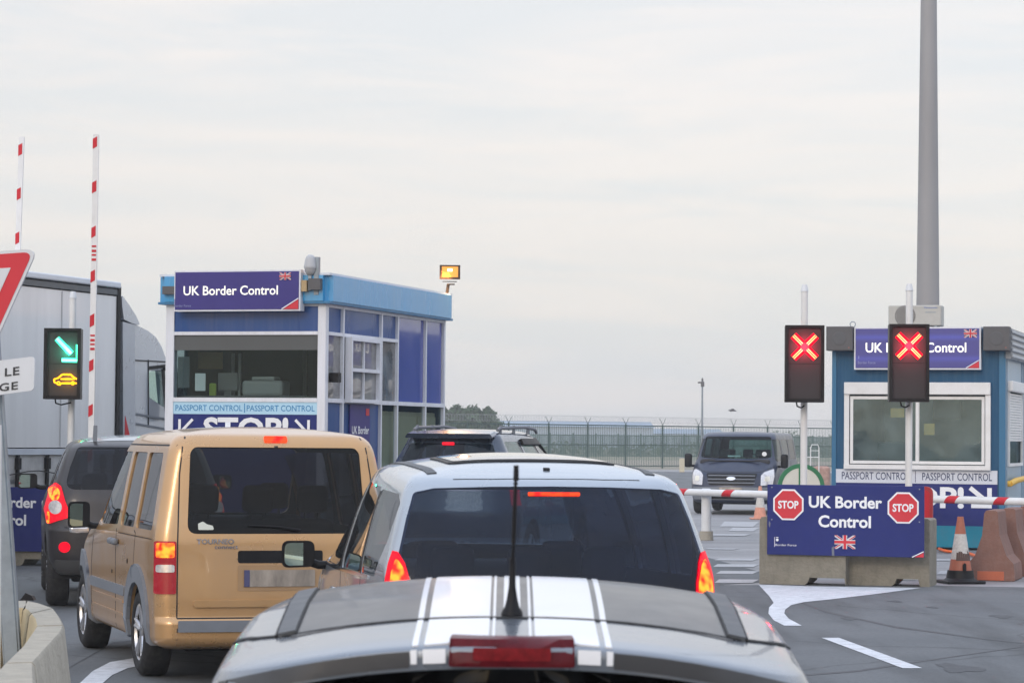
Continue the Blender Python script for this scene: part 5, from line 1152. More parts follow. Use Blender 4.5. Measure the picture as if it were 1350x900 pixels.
    MB().box(-.14, .14, 0, .05, .06, .30, bev=.02).build('screen', mat('monitor_grey', (.18, .18, .19), .5), mon); MB().box(-.05, .05, .0, .1, 0, .07).build('stand', M['desk'], mon)
    lo = fr.m @ Vector((f(345, 510, .5)[0], .5, zd)); pr = thing('printer', 'pale grey printer with papers on the booth desk', 'printer', lo, BR)
    MB().box(-.28, .28, 0, .3, .0, .20, bev=.04).build('body', mat('pale_plastic', (.34, .35, .36), .5), pr); MB().box(-.16, .16, .03, .25, .20, .25, bev=.02).build('lid', mat('pale_plastic2', (.40, .41, .42), .5), pr)
    mb = MB(); mb.box(f(305, 500, 1.2)[0], f(308, 500, 1.2)[0], 1.2, 1.23, .2, zr1[0]-.19); mb.box(f(314, 500, 1.2)[0], f(317, 500, 1.2)[0], 1.2, 1.23, .2, zr1[0]-.19); mb.build('inner_door_frame', M['frame_white'], t)
    for nm, x, h_ in (('kerb_bollard', 0, 0),): pass
    return t
left_booth()

def right_booth():
    p = G(1325, 725.5); fr = Frame((p.x, p.y, 0), BR); f = fr.f; s = fr.s_
    t = thing('border_booth', 'teal booth with air conditioner on its roof and white framed window behind the blue board', 'booth', fr.loc, fr.rz)
    W = -f(1097, 600)[0]; zt = f(1320, 433)[1]; L = 5.2
    # walls with window opening
    wx0, wx1 = f(1116, 560)[0], f(1304, 560)[0]; wz0, wz1 = f(1210, 617)[1], f(1210, 504)[1]
    mb = MB(); th = .08
    mb.box(-W, wx0, 0, th, .03, zt); mb.box(wx1, 0, 0, th, .03, zt); mb.box(wx0, wx1, 0, th, .03, wz0); mb.box(wx0, wx1, 0, th, wz1, zt)
    mb.box(-W, -W+.08, th, L, .03, zt); mb.build('front_wall', M['teal'], t)
    MB().box(-W-.004, -W+.07, -.02, -.002, .03, zt-.35).build('corner_trim', mat('teal_edge', (.012, .125, .25), .4), t)
    MB().box(-.10, .006, -.02, -.002, .03, zt-.35).build('corner_trim', mat('teal_edge', (.012, .125, .25), .4), t)
    MB().box(f(1104, 700)[0], f(1315, 700)[0], -.012, -.002, .04, f(1210, 692)[1]).build('plinth_panel', M['teal2'], t)
    # side wall of vertical cladding with a shuttered window
    y0, y1 = s(1328, 560)[0], s(1346, 560)[0]; za, zb_ = s(1337, 614)[1], s(1337, 505)[1]
    mb = MB(); mb.box(-.08, 0, th, y0, .12, zt); mb.box(-.08, 0, y1, L, .12, zt); mb.box(-.08, 0, y0, y1, .12, za); mb.box(-.08, 0, y0, y1, zb_, zt)
    y = .2
    while y < L:
        if y < y0-.03 or y > y1+.03: mb.box(.0005, .014, y-.012, y+.012, .16, zt-.2)
        y += .25
    mb.build('side_wall', M['greyblue'], t)
    MB().box(.0, .02, .02, L, .30, .36).build('side_skirting_line', M['rail_pale'], t)
    MB().box(-.06, .03, .02, L, .03, .12).build('base_rail', M['trim'], t)
    mb = MB(); zf = zt-.50
    mb.box(-.02, .10, -.02, L, zf, zt)
    fs = mb.build('side_fascia', mat('ribbed_fascia', (.20, .22, .25), .4, .3), t)
    mb = MB()
    for k in range(5): mb.box(.10, .135, -.02, L, zf+.02+k*.10, zf+.075+k*.10, bev=.012)
    mb.build('fascia_rib', mat('pale_rib', (.40, .43, .47), .4, .3), fs)
    MB().box(-W, -.0, .02, L, zt+.001, zt+.03).build('roof', M['galv'], t)
    mb = MB(); mb.box(-W+.08, -.08, L-.1, L, .03, zt); mb.box(-W+.08, -.08, th, L-.1, .03, .08); mb.box(-W+.08, -.08, th, L-.1, zt-.06, zt-.002); mb.build('lining', M['inner_pale'], t)
    # window unit
    wf = M['frame_white']; wf = M['white_paint']
    mb = MB(); e = .055
    zh = f(1210, 520)[1]
    mb.box(wx0-.03, wx1+.03, -.10, -.001, zh, wz1, bev=.01)
    mb.box(wx0-.03, wx0+e, -.07, -.001, wz0+.055, zh); mb.box(wx1-e, wx1+.03, -.07, -.001, wz0+.055, zh); mb.box(wx0-.03, wx1+.03, -.09, .0, wz0-.02, wz0+.055)
    wn = mb.build('window_frame', wf, t)
    mb = MB(); x_m = f(1210, 560)[0]; ia, ib = wx0+e+.015, wx1-e-.015; za_, zb2 = wz0+.07, zh-.03
    for a, b in ((ia, x_m+.02), (x_m-.02, ib)):
        yy = -.030 if a == ia else -.012
        mb.box(a, a+.05, yy-.02, yy, za_, zb2); mb.box(b-.05, b, yy-.02, yy, za_, zb2); mb.box(a+.05, b-.05, yy-.02, yy, za_, za_+.05); mb.box(a+.05, b-.05, yy-.02, yy, zb2-.05, zb2)
    mb.build('sash', wf, wn)
    Gb = glass('right_booth_glass', (.82, .90, .89), (.42, .52, .55), .02, .012, 1.5, .55, film=.17, fcol=(.30, .38, .385))
    MB().box(ia+.05, x_m-.03, -.042, -.038, za_+.05, zb2-.05).build('pane', Gb, wn); MB().box(x_m+.03, ib-.05, -.024, -.020, za_+.05, zb2-.05).build('pane', Gb, wn)
    # side shutter
    mb = MB(); mb.box(0, .04, y0, y1, za, za+.05); mb.box(0, .04, y0, y0+.06, za+.05, zb_-.1); mb.box(0, .04, y1-.06, y1, za+.05, zb_-.1); mb.box(0, .10, y0-.05, y1+.05, zb_-.16, zb_+.02, bev=.02)
    sf = mb.build('shutter_frame', M['white_paint'], t); mb = MB(); z = zb_-.18; zsh = s(1337, 580)[1]
    while z > zsh: mb.box(.004, .022, y0+.06, y1-.06, z-.045, z-.005, bev=.006); z -= .045
    mb.build('shutter', M['white_paint'], sf); MB().box(-.02, -.015, y0+.06, y1-.06, za+.05, zsh).build('pane', G_booth, sf)
    # notices
    xa, xb = f(1102, 625)[0], f(1315, 625)[0]; z0, z1 = f(1210, 637)[1], f(1210, 619)[1]
    st = MB().box(xa, xb, -.016, -.002, z0, z1).build('notice_strip', M['strip_white'], t); xm = f(1207, 625)[0]
    ff = lambda px: f(px, 625)[0]
    text('PASSPORT CONTROL', ff(1110), z0+.055, ff(1199), z1-.045, -.018, M['letter_navy'], st, .008); text('PASSPORT CONTROL', ff(1216), z0+.055, ff(1308), z1-.045, -.018, M['letter_navy'], st, .008)
    MB().box(xm-.005, xm+.005, -.018, -.016, z0+.02, z1-.02).build('divider', M['letter_navy'], st)
    sp = MB().box(xa, xb, -.012, -.002, f(1210, 692)[1], z0).build('stop_panel', M['navy'], t)
    zT, zB = f(1230, 641)[1], f(1230, 669.5)[1]
    text('STOP!', ff(1154), zB, ff(1271), zT, -.015, M['white'], sp, .032)
    mb = MB(); a = f(1279, 641); b = f(1306, 668); d_ = .055
    mb.xz(strip2((a[0], a[1]-.02), (b[0]-.06, b[1]+.09), .075), -.016, -.013); mb.xz(rect(a[0]+.02, b[1]-.02, b[0]+.02, b[1]+.06), -.018, -.014); mb.xz(rect(b[0]-.055, b[1]+.06, b[0]+.02, a[1]-.02), -.018, -.014); mb.build('arrow', M['white'], sp)
    mb = MB(); a = f(1147, 641); b = f(1120, 668)
    mb.xz(strip2((a[0], a[1]-.02), (b[0]+.06, b[1]+.09), .075), -.016, -.013); mb.xz(rect(b[0]-.02, b[1]-.02, a[0]-.02, b[1]+.06), -.018, -.014); mb.xz(rect(b[0]-.02, b[1]+.06, b[0]+.055, a[1]-.02), -.018, -.014); mb.build('arrow', M['white'], sp)
    # lit sign
    Y = -.16; g = lambda px, py: f(px, py, Y); sx0, sx1 = g(1126, 460)[0], g(1293, 460)[0]; sz0, sz1 = g(1210, 487)[1], g(1210, 431)[1]
    sg = MB().box(sx0, sx1, Y+.005, -.002, sz0, sz1).build('sign_case', M['frame_white'], t)
    lit = bpy.data.materials.new('backlit_face'); lit.use_nodes = True; q = lit.node_tree; b_ = q.nodes['Principled BSDF']
    b_.inputs['Base Color'].default_value = (.04, .04, .20, 1); b_.inputs['Roughness'].default_value = .3
    tcn = N(q, 'ShaderNodeTexCoord'); spn = N(q, 'ShaderNodeSeparateXYZ'); q.links.new(tcn.outputs['Generated'], spn.inputs[0])
    rp = N(q, 'ShaderNodeValToRGB'); rp.color_ramp.elements[0].position = .0; rp.color_ramp.elements[0].color = (.010, .008, .05, 1); rp.color_ramp.elements[1].position = 1.0; rp.color_ramp.elements[1].color = (.012, .010, .06, 1)
    for pz, c in ((.14, (.02, .02, .10, 1)), (.24, (.035, .045, .28, 1)), (.34, (.015, .014, .09, 1)), (.68, (.015, .014, .09, 1)), (.78, (.035, .055, .32, 1)), (.88, (.015, .015, .08, 1))):
        e_ = rp.color_ramp.elements.new(pz); e_.color = c
    q.links.new(spn.outputs['Z'], rp.inputs[0]); q.links.new(rp.outputs[0], b_.inputs['Emission Color']); b_.inputs['Emission Strength'].default_value = .7
    MB().box(sx0+.025, sx1-.025, Y-.001, Y+.004, sz0+.025, sz1-.025).build('sign_face', lit, sg)
    text('UK Border Control', g(1143, 0)[0], g(1210, 464.5)[1], g(1275, 0)[0], g(1210, 451.5)[1], Y-.003, mat('backlit_letters', (.85, .85, .8), .5, 0, 0, 0, emis=(1, .95, .82), estr=.75), sg, .012)
    flag(g(1272, 0)[0], g(1280, 445)[1], g(1289, 0)[0], g(1280, 434)[1], Y-.003, sg)
    MB().xz([(sx1-.22, sz0+.027), (sx1-.027, sz0+.027), (sx1-.027, sz0+.14)], Y-.008, Y-.001).build('red_corner', M['sign_red'], sg)
    MB().xz(strip2((sx1-.245, sz0+.027), (sx1-.027, sz0+.158), .012), Y-.007, Y-.001).build('white_edge', M['white'], sg)
    text('Border Force', g(1133, 0)[0], g(1140, 479.5)[1], g(1156, 0)[0], g(1140, 476)[1], Y-.003, M['faint'], sg, 0)
    MB().box(g(1133.5, 0)[0], g(1134.5, 0)[0], Y-.004, Y-.001, g(1140, 473)[1], g(1140, 469)[1]).build('crest_bar', M['faint'], sg)
    # dark boxes either side
    for px0, px1, lab in ((1089, 1124, 'dark grey loudspeaker box left of the right booth sign'), (1296, 1331, 'dark grey loudspeaker box at the right end of the booth sign')):
        a = f(px0, 462, -.25); b = f(px1, 430, -.25); loc = fr.m @ Vector(((a[0]+b[0])/2, -.25, a[1])); w_ = (b[0]-a[0])/2
        bx = thing('speaker_box', lab, 'box', loc, BR, 'boxes beside the booth sign')
        MB().box(-w_, w_, 0, .245, 0, b[1]-a[1], bev=.012).build('casing', M['housing2'], bx); mb = MB(); mb.lathe([(.0001, -.006), (.10, -.006), (.12, -.001)], 24, axis='Y', c=(0, 0, (b[1]-a[1])/2)); mb.build('grille', mat('dark_grille', (.10, .10, .105), .8), bx)
        MB().box(w_-.07, w_-.05, -.006, 0, .04, .06).build('status_light', mat('red_dot', (.3, .1, .08), .4), bx)
    mb = MB(); loc = fr.m @ Vector((f(1123, 426)[0], .1, 0)); zz = f(1123, 431)[1]; hk = [(.045*math.cos(R(a_)), 0, zz+.05+.045*math.sin(R(a_))) for a_ in range(-60, 241, 20)]
    tag(mb.tube(hk, .008, 6).build('lifting_hook', M['galv'], loc=(loc.x, loc.y, 0)), 'small steel hook on the front edge of the right booth roof', 'hook')
    # air conditioner on the roof
    a = f(1171, 432, .25); b = f(1241, 402, .25); loc = fr.m @ Vector((a[0], .25, zt+.03)); ww = b[0]-a[0]; hh = max(.3, b[1]-zt-.03)
    ac = thing('air_conditioner', 'off-white air conditioner unit on the right booth roof', 'air conditioner', loc, BR)
    MB().box(0, ww, 0, .35, .03, hh, bev=.02).build('casing', mat('ac_cream', (.42, .41, .38), .5, 0, 0, .06, 3, dirt=.3, dirtcol=(.3, .28, .25)), ac)
    mb = MB(); r_ = hh*.44; cx = ww*.32; cz = hh/2+.01
    mb.lathe([(.0001, -.004), (r_, -.004), (r_+.01, .0)], 28, axis='Y', c=(cx, 0, cz)); mb.build('fan_opening', mat('fan_dark', (.20, .19, .18), .7), ac)
    mb = MB()
    for k in range(1, 6): mb.lathe([(r_*k/6, -.012), (r_*k/6+.005, -.016), (r_*k/6+.01, -.012)], 28, axis='Y', c=(cx, 0, cz))
    for k in range(4): a_ = k*math.pi/4; mb.tube([(cx-r_*math.cos(a_), -.012, cz-r_*math.sin(a_)), (cx+r_*math.cos(a_), -.012, cz+r_*math.sin(a_))], .004, 4)
    mb.build('fan_grille', mat('ac_grille', (.33, .32, .30), .5), ac)
    text('Panasonic', ww*.68, hh*.86, ww*.93, hh*.92, -.003, mat('blue_mark', (.05, .14, .42), .5), ac, .02)
    MB().box(ww*.70, ww*.90, -.003, 0, hh*.66, hh*.70).build('model_plate', M['galv'], ac)
    for x in (.06, ww-.12): MB().box(x, x+.05, -.02, .37, 0, .03).build('foot', M['galv'], ac)
    # yellow arm on the side
    yq = s(1327, 637)[0]; zq = s(1340, 632)[1]
    mb = MB(); mb.tube([(.05, yq+.05, zq-.05), (.12, yq+.3, zq), (.12, yq+1.6, zq+.02)], .05, 10); mb.cyl((0, yq+.05, zq-.05), (.07, yq+.05, zq-.05), .05)
    mb.build('yellow_guard_rail', M['yellow'], t, smooth=50)
    # inside objects
    def ins(nm, lab, cat, px0, py0, px1, py1, y, m, th=.02, rot=0):
        a = f(px0, py1, y); b = f(px1, py0, y); loc = fr.m @ Vector(((a[0]+b[0])/2, y, a[1])); o = MB().box(-(b[0]-a[0])/2, (b[0]-a[0])/2, 0, th, 0, b[1]-a[1]).build(nm, m, loc=loc, rotz=BR); return tag(o, lab, cat)
    my = mat('ochre_notice', (.62, .40, .10), .7)
    ins('notice_board', 'ochre yellow notice inside the right booth, left of the lane signal pole', 'notice', 1174, 538, 1192, 550, .16, my)
    ins('notice_board', 'ochre yellow notice inside the right booth, right of the lane signal pole', 'notice', 1218, 558, 1232, 573, .16, my)
    ins('wall_cabinet', 'dark cabinet high up inside the right booth window', 'cabinet', 1230, 528, 1266, 552, 1.2, M['inner'], .3)
    lo = fr.m @ Vector((f(1180, 600, .8)[0], .8, 0)); ch = thing('office_chair', 'dark office chair inside the right booth', 'chair', lo, BR)
    zc = f(1180, 585, .8)[1]
    MB().box(-.3, .3, -.05, .06, zc-.35, zc+.04, bev=.05, seg=4).build('backrest', M['seat'], ch, smooth=50); MB().box(-.28, .28, .0, .5, zc-.5, zc-.40, bev=.04).build('seat', M['seat'], ch); MB().cyl((0, .25, .08), (0, .25, zc-.5), .03).build('column', M['black'], ch)
    lo = fr.m @ Vector((-W/2, .5, 0)); dk = thing('counter', 'long counter inside the right booth under the window', 'counter', (lo.x, lo.y, 0), BR)
    zd = wz0+.04; MB().box(-W/2+.1, W/2-.1, -.35, .1, zd-.04, zd).build('counter_top', M['desk'], dk); MB().box(-W/2+.1, W/2-.1, -.36, -.33, .08, zd-.04).build('front_panel', M['desk'], dk)
    return t, fr
RB, RF = right_booth()

# ================================================================== LANE SIGNALS
def signal(px, ytop, boxl, boxr, bt, bb, d, kind, label, basepx):
    c = D((boxl+boxr)/2, (bt+bb)/2, d); pole = D(px, 640, d)
    t = thing('lane_signal', label, 'lane signal', (pole.x, d, 0), R(-4) if kind == 'x' else R(4), 'lane signals on poles')
    zt = D(px, ytop, d).z; w_ = (boxr-boxl)/2*d/F; h = (bb-bt)*d/F; z0 = D(px, bb, d).z; xc = c.x-pole.x
    mb = MB(); r = .045
    mb.cyl((0, 0, 0), (0, 0, zt-.06), r, n=20); mb.cyl((0, 0, 0), (0, 0, .02), .12, n=16); pl = mb.build('pole', M['white_paint'], t, smooth=40)
    mb = MB(); mb.cyl((0, 0, zt-.09), (0, 0, zt), r+.008, r*.7, n=20); mb.build('pole_cap', M['sign_white'], pl, smooth=40)
    Y0 = -.30; Y1 = -.06
    mb = MB(); mb.box(xc-w_, xc+w_, Y0, Y1, z0, z0+h, bev=.008)
    hs = mb.build('housing', M['housing'], t)
    mb = MB(); b = .045
    for a_, b_ in ((xc-w_, xc-w_+b), (xc+w_-b, xc+w_)): mb.box(a_, b_, Y0-.06, Y0-.001, z0, z0+h)
    for a_, b_ in ((z0, z0+b*.7), (z0+h-b*.7, z0+h)): mb.box(xc-w_+b, xc+w_-b, Y0-.06, Y0-.001, a_, b_)
    mb.build('hood', M['housing'], hs)
    MB().box(xc-w_+b, xc+w_-b, Y0-.006, Y0-.001, z0+b, z0+h*.5-.004).build('lower_plate', M['led_plate'], hs); MB().box(xc-w_+b, xc+w_-b, Y0-.006, Y0-.001, z0+h*.5+.004, z0+h-b).build('upper_plate', M['led_plate'], hs)
    mb = MB(); mb.tube([(xc-.10, Y0+.12, z0+.02), (xc-.09, Y0+.10, z0-.05), (xc-.03, -.08, z0-.07), (0, -.05, z0-.04)], .010, 6); mb.build('cable', M['black'], hs)
    mb = MB(); mb.box(-.05, .05, -.07, .0, z0+.15, z0+.2); mb.box(-.05, .05, -.07, .0, z0+h-.25, z0+h-.2); mb.build('clamp', M['galv'], hs)
    def stroke(pts, wd, y, m, nm, close=False):
        mb = MB(); P = pts+[pts[0]] if close else pts
        for k, (a, b2) in enumerate(zip(P, P[1:])): mb.xz(strip2(a, b2, wd), y-.004-.0004*(k % 3), y)
        return mb.build(nm, m, hs)
    if kind == 'x':
        cz = z0+h*.72; r1 = .158; r0 = .036
        for k in range(4):
            a_ = R(45+90*k); u = Vector((math.cos(a_), math.sin(a_))); a = Vector((xc, cz))+u*r0*1.3; b2 = Vector((xc, cz))+u*r1*1.3
            stroke([tuple(a), tuple(b2)], .098, Y0-.008, M['led_red'], 'led_bar')
            n = Vector((-u.y, u.x))*.012
            mb = MB()
            for j in range(13):
                for sg in (-1, 1):
                    q = a.lerp(b2, (j+.5)/13)+n*sg
                    mb.cyl((q.x, Y0-.013, q.y), (q.x, Y0-.017, q.y), .0075, n=8)
            mb.build('led_dots', M['led_core'], hs)
        ll = bpy.data.lights.new('led_light', 'POINT'); ll.energy = 14.0; ll.color = (1, .02, .06); ll.shadow_soft_size = .05
        lo_ = bpy.data.objects.new('led_light', ll); COL.objects.link(lo_); lo_.parent = t; lo_.location = (xc, Y0-.09, cz)
    else:
        f_ = lambda px_, py_: (D(px_, py_, d+Y0).x-pole.x, D(px_, py_, d+Y0).z)
        for wd, m, y, nm in ((.078, M['led_green'], Y0-.007, 'green_arrow'), (.038, M['led_green_core'], Y0-.014, 'green_arrow_core')):
            e = .3 if wd > .04 else 0
            stroke([f_(73, 446), f_(92, 466)], wd, y, m, nm); stroke([f_(79.5, 474.5), f_(102, 475)], wd*.75, y-.002, m, nm); stroke([f_(101, 476), f_(101, 454)], wd*.75, y-.004, m, nm)
        for cy, colr, en in ((463, (.05, 1, .55), 5), (500, (1, .4, .02), 3)):
            q = f_(87, cy); ll = bpy.data.lights.new('led_light', 'POINT'); ll.energy = en; ll.color = colr; ll.shadow_soft_size = .05
            lo_ = bpy.data.objects.new('led_light', ll); COL.objects.link(lo_); lo_.parent = t; lo_.location = (q[0], Y0-.10, q[1])
        car = [(69, 500), (75, 498), (80, 493.5), (91, 493.5), (96, 498), (101, 500), (100, 505), (96, 505), (94, 503), (92, 505), (79, 505), (76.5, 507.5), (73, 505), (70, 504)]
        stroke([f_(*p) for p in car], .020, Y0-.007, M['led_amber'], 'amber_car', True)
        stroke([f_(78, 499.5), f_(97, 499.5)], .016, Y0-.009, M['led_amber'], 'amber_car')
        for cx in (75, 94):
            q = f_(cx, 505); mb = MB(); mb.lathe([(.014, -.0), (.020, -.005), (.026, .0)], 16, axis='Y', c=(q[0], Y0-.010, q[1])); mb.build('amber_wheel', M['led_amber'], hs)
    return t
signal(1059.5, 375, 1034, 1085, 430, 530.5, 34.5, 'x', 'red cross lane signal on a white pole against the sky, left of the teal booth', 0)
signal(1198, 374, 1170, 1222, 428.5, 530, 34.5, 'x', 'red cross lane signal on a white pole hiding the middle of the booth sign', 0)
signal(92.5, 384, 61.5, 109.5, 434, 526.5, 34.5, 'g', 'lane signal with green arrow over amber car, in front of the grey lorry', 0)

# ================================================================== BOOMS
def boom_mesh(mb, L, r, reds, axis_fn, seg=.2):
    pass
def raised(px0, py0, px1, py1, d, label, reds, letters=()):
    a = D(px0, py0, d); b = D(px1, py1, d); top = b; L = (b-a).length
    base = Vector((a.x-(b.x-a.x)/(b.z-a.z)*(a.z-.95), d, 0))
    t = thing('barrier_arm', label, 'barrier arm', (base.x, d, 0), 0, 'raised barrier arms')
    A = Vector((0, 0, .95)); B = b-Vector((base.x, d, 0)); dv = (B-A).normalized()
    MB().box(-.15, .15, -.12, .22, 0, .86, bev=.02).build('motor_cabinet', M['white_paint'], t)
    ang = math.atan2(dv.x, dv.z)
    mb = MB(); hw = .036
    for sgx in (1,): mb.xz(rpoly([tuple(p) for p in [(A.x-hw, A.z), (A.x+hw, A.z), (B.x+hw, B.z), (B.x-hw, B.z)]], .008), -.16, -.10)
    arm = mb.build('arm', M['white_paint'], t)
    for py, hgt in reds:
        mb = MB(); c = D(px1+(px0-px1)*(py-py1)/(py0-py1), py, d)-Vector((base.x, d, 0)); hh = hgt*d/F/2; w2 = hw+.002
        mb.xz([(c.x-w2, c.z-hh-.012), (c.x+w2*.45, c.z-hh+.02), (c.x+w2*.45, c.z+hh+.012), (c.x-w2, c.z+hh-.02)], -.164, -.1605); mb.build('red_mark', M['red'], arm)
    mb = MB()
    for py in letters:
        c = D(px1+(px0-px1)*(py-py1)/(py0-py1), py, d)-Vector((base.x, d, 0))
        for k in range(4): mb.box(c.x-.028, c.x+.028, -.165, -.1605, c.z+.10-k*.055, c.z+.10-k*.055-.022-.008*(k % 2))
    if letters: mb.build('small_mark', M['red'], arm)
    return t
raised(15.5, 640, 31, 182, 37.3, 'raised red and white barrier arm at far left behind the give way sign', [(199, 15), (257, 15), (315, 15), (432, 15), (548, 15), (606, 15), (375, 15), (490, 15)])
raised(121.5, 640, 129, 179, 33.6, 'raised red and white barrier arm in front of the lorry cab', [(190, 14), (248, 15), (307, 14), (365, 15), (423, 16), (482, 15), (541, 15), (600, 15)], (335, 452))

# horizontal boom, right
a = D(893, 648, 47.9); b = D(1362, 661.5, 42.2); a.z = .85; b.z = .85
def boom():
    d = (b-a); L = d.length; rz = math.atan2(d.y, d.x)
    t = thing('barrier_arm', 'lowered red and white barrier arm crossing behind the blue board', 'barrier arm', (a.x, a.y, 0), rz)
    mb = MB(); mb.tube([(0, 0, .85), (L, 0, .85)], .062, 16); ar = mb.build('arm', M['white_paint'], t, smooth=40)
    fr = Frame((a.x, a.y, 0), rz)
    for px in (900, 961, 1022, 1080, 1138, 1197, 1256, 1321):
        mb = MB(); x = fr.f(px, 650)[0]; n = 12; A = []; B = []
        for k in range(n+1):
            an = math.pi*k/n; zz = math.cos(an); y = -math.sin(an); A.append(mb.bm.verts.new((x-.11+zz*.05, y*.0635, .85+zz*.0635))); B.append(mb.bm.verts.new((x+.11+zz*.05, y*.0635, .85+zz*.0635)))
        for k in range(n): mb.bm.faces.new((A[k], A[k+1], B[k+1], B[k]))
        mb.build('red_mark', M['red'], ar, smooth=60)
    MB().box(L, L+.3, -.2, .2, 0, 1.1, bev=.03).build('motor_cabinet', M['yellow'], t)
    return t
boom()
q = G(930, 700)
pz = thing('rest_post', 'short white post holding up the lowered barrier arm', 'post', (D(930, 690, 47.8).x, 47.6, 0))
mb = MB(); mb.cyl((0, 0, 0), (0, 0, .78), .09, n=20); mb.build('post', M['white_paint'], pz, smooth=40); mb = MB(); mb.box(-.08, .08, -.06, .10, .78, .92, bev=.02); mb.build('cradle', M['sign_white'], pz); MB().cyl((0, 0, 0), (0, 0, .16), .13, .12, n=20).build('base', M['concrete_pale'], pz)

# ================================================================== BLOCKS, BOARDS, CONES
def block(px0, px1, pyb, pyt, rz, label, depth=.62, grp='concrete blocks under the boards', slots=True, m=None, nm='concrete_block'):
    p = G(px0, pyb); fr = Frame((p.x, p.y, 0), rz); W = fr.f(px1, pyb)[0]; h = fr.f(px0, pyt)[1]
    t = MB(); P = [(0, 0), (0.06, 0)]
    prof = [(0, .015), (W-.006, .015), (W-.006, h-.02), (W-.03, h), (.02, h), (0, h-.03)]
    if slots:
        s0, s1 = W*.60, W*.86
        if px0 < 1050 and nm == 'concrete_block': s0, s1 = W*.58, W*.98
        prof = [(0, .0), (s0-.06, .0), (s0-.02, .035), (s0, .09), (s1, .09), (s1+.02, .0), (W-.006, .0), (W-.006, h-.02), (W-.03, h), (.02, h), (0, h-.03)]
        prof = [(x if x < W-.006 else W-.006, z) for x, z in prof]
    t.xz(prof, 0, depth); bmesh.ops.bevel(t.bm, geom=[e for e in t.bm.edges if abs(e.verts[0].co.y-e.verts[1].co.y) < 1e-5 and e.verts[0].co.z > .2 and e.verts[1].co.z > .2], offset=.02, segments=2, affect='EDGES')
    o = t.build(nm, m or M['concrete'], smooth=35, loc=fr.loc, rotz=rz); return tag(o, label, 'concrete block', grp), fr
bR = R(-17)
o1, frA = block(1001, 1115.5, 769, 681, bR, 'weathered concrete block under the left half of the blue STOP board')
o2, frB = block(1116.5, 1226, 770.6, 682, bR, 'weathered concrete block under the right half of the blue STOP board')
def board(fr, px0, px1, pt, pb, label, full=True, pys=None):
    f = lambda x, y: fr.f(x, y, -.05)
    cxp = (px0+px1)/2; x0, x1 = f(px0, (pt+pb)/2)[0], f(px1, (pt+pb)/2)[0]; z1 = f(cxp, pt)[1]; z0 = f(cxp, pb)[1]
    t = thing('border_sign', label, 'sign board', fr.loc, fr.rz, 'blue border control boards')
    P = MB().box(x0, x1, -.055, -.03, z0, z1, bev=.004).build('board', M['navy'], t); Y = -.058
    W = x1-x0; Hh = z1-z0; X = lambda u: x0+u*W; Z = lambda v: z1-v*Hh
    text('UK Border', X(.268), Z(.325), X(.735), Z(.155), Y, M['white'], P, .028); text('Control', X(.33), Z(.60), X(.665), Z(.425), Y, M['white'], P, .028)
    for cu, cv in ((.137, .285), (.868, .305)):
        r = .195*Hh/.92; cx, cz = X(cu), Z(cv)
        oc = lambda rr: [(cx+rr*math.cos(R(22.5+45*k)), cz+rr*math.sin(R(22.5+45*k))) for k in range(8)]
        s_ = MB().xz(oc(r*1.12), Y-.002, Y+.001).build('stop_sign', M['white'], P); MB().xz(oc(r), Y-.005, Y-.0025).build('stop_face', M['sign_red'], s_)
        text('STOP', cx-r*.70, cz-r*.27, cx+r*.70, cz+r*.27, Y-.007, M['white'], s_, .03)
    flag(X(.435), Z(.90), X(.567), Z(.705), Y, P)
    text('Border Force', X(.055), Z(.875), X(.19), Z(.845), Y, M['white'], P, .0); MB().box(X(.048), X(.051), Y-.001, Y+.001, Z(.89), Z(.75)).build('crest_bar', M['white'], P)
    mb = MB(); mb.lathe([(.0001, -.001), (.017, -.001), (.018, 0)], 12, axis='Y', c=(X(.066), Y, Z(.79))); mb.box(X(.058), X(.074), Y-.001, Y, Z(.76), Z(.75)); mb.build('crest', M['white'], P)
    MB().xz([(X(.94), z0+.004), (x1-.004, z0+.004), (x1-.004, Z(.93))], Y-.003, Y).build('red_corner', M['sign_red'], P); MB().xz(strip2((X(.925), z0+.004), (x1-.004, Z(.915)), .012), Y-.002, Y).build('white_edge', M['white'], P)
    for u in (.03, .97):
        for v in (.04, .5): MB().cyl((X(u), Y-.003, Z(v)), (X(u), Y, Z(v)), .009, n=8).build('bolt', M['galv'], P)
    mb = MB(); mb.xz(rpoly([(X(.418), z0), (X(.434), z0), (X(.430), z0+.12), (X(.416), z0+.10)], .003), Y-.001, Y+.0005); mb.xz(rpoly([(X(.012), Z(.52)), (X(.022), Z(.55)), (X(.018), Z(.62)), (X(.010), Z(.58))], .003), Y-.001, Y+.0005); mb.build('scrape', mat('scraped_grey', (.16, .17, .22), .8), P)
    return t
board(frA, 1011.5, 1218.5, 639.5, 732.5, 'blue UK Border Control board with STOP signs, on two concrete blocks at right')
# left board, mostly hidden
oL, frL = block(-8, 62, 744.5, 650, R(-9), 'concrete block under the left blue board, behind the give way sign post')
oL2, _ = block(-120, -9, 743.5, 650, R(-9), 'concrete block off to the left under the hidden end of the left board')
board(frL, -90, 98, 641.5, 726, 'blue board cut off at the left edge, showing only the letters rder and rol')
q = G(20, 741); mb = MB(); 
wl = thing('lane_divider', 'dark low wall with red top edge behind the left blue board', 'low wall', (D(40, 640, 38.6).x, 38.6, 0), R(-9))
hz_ = D(40, 629, 38.6).z; MB().box(-1.6, .42, 0, .25, 0, hz_-.05).build('wall', M['housing2'], wl); MB().box(-1.6, .42, -.01, .26, hz_-.05, hz_).build('coping', M['sign_red'], wl)

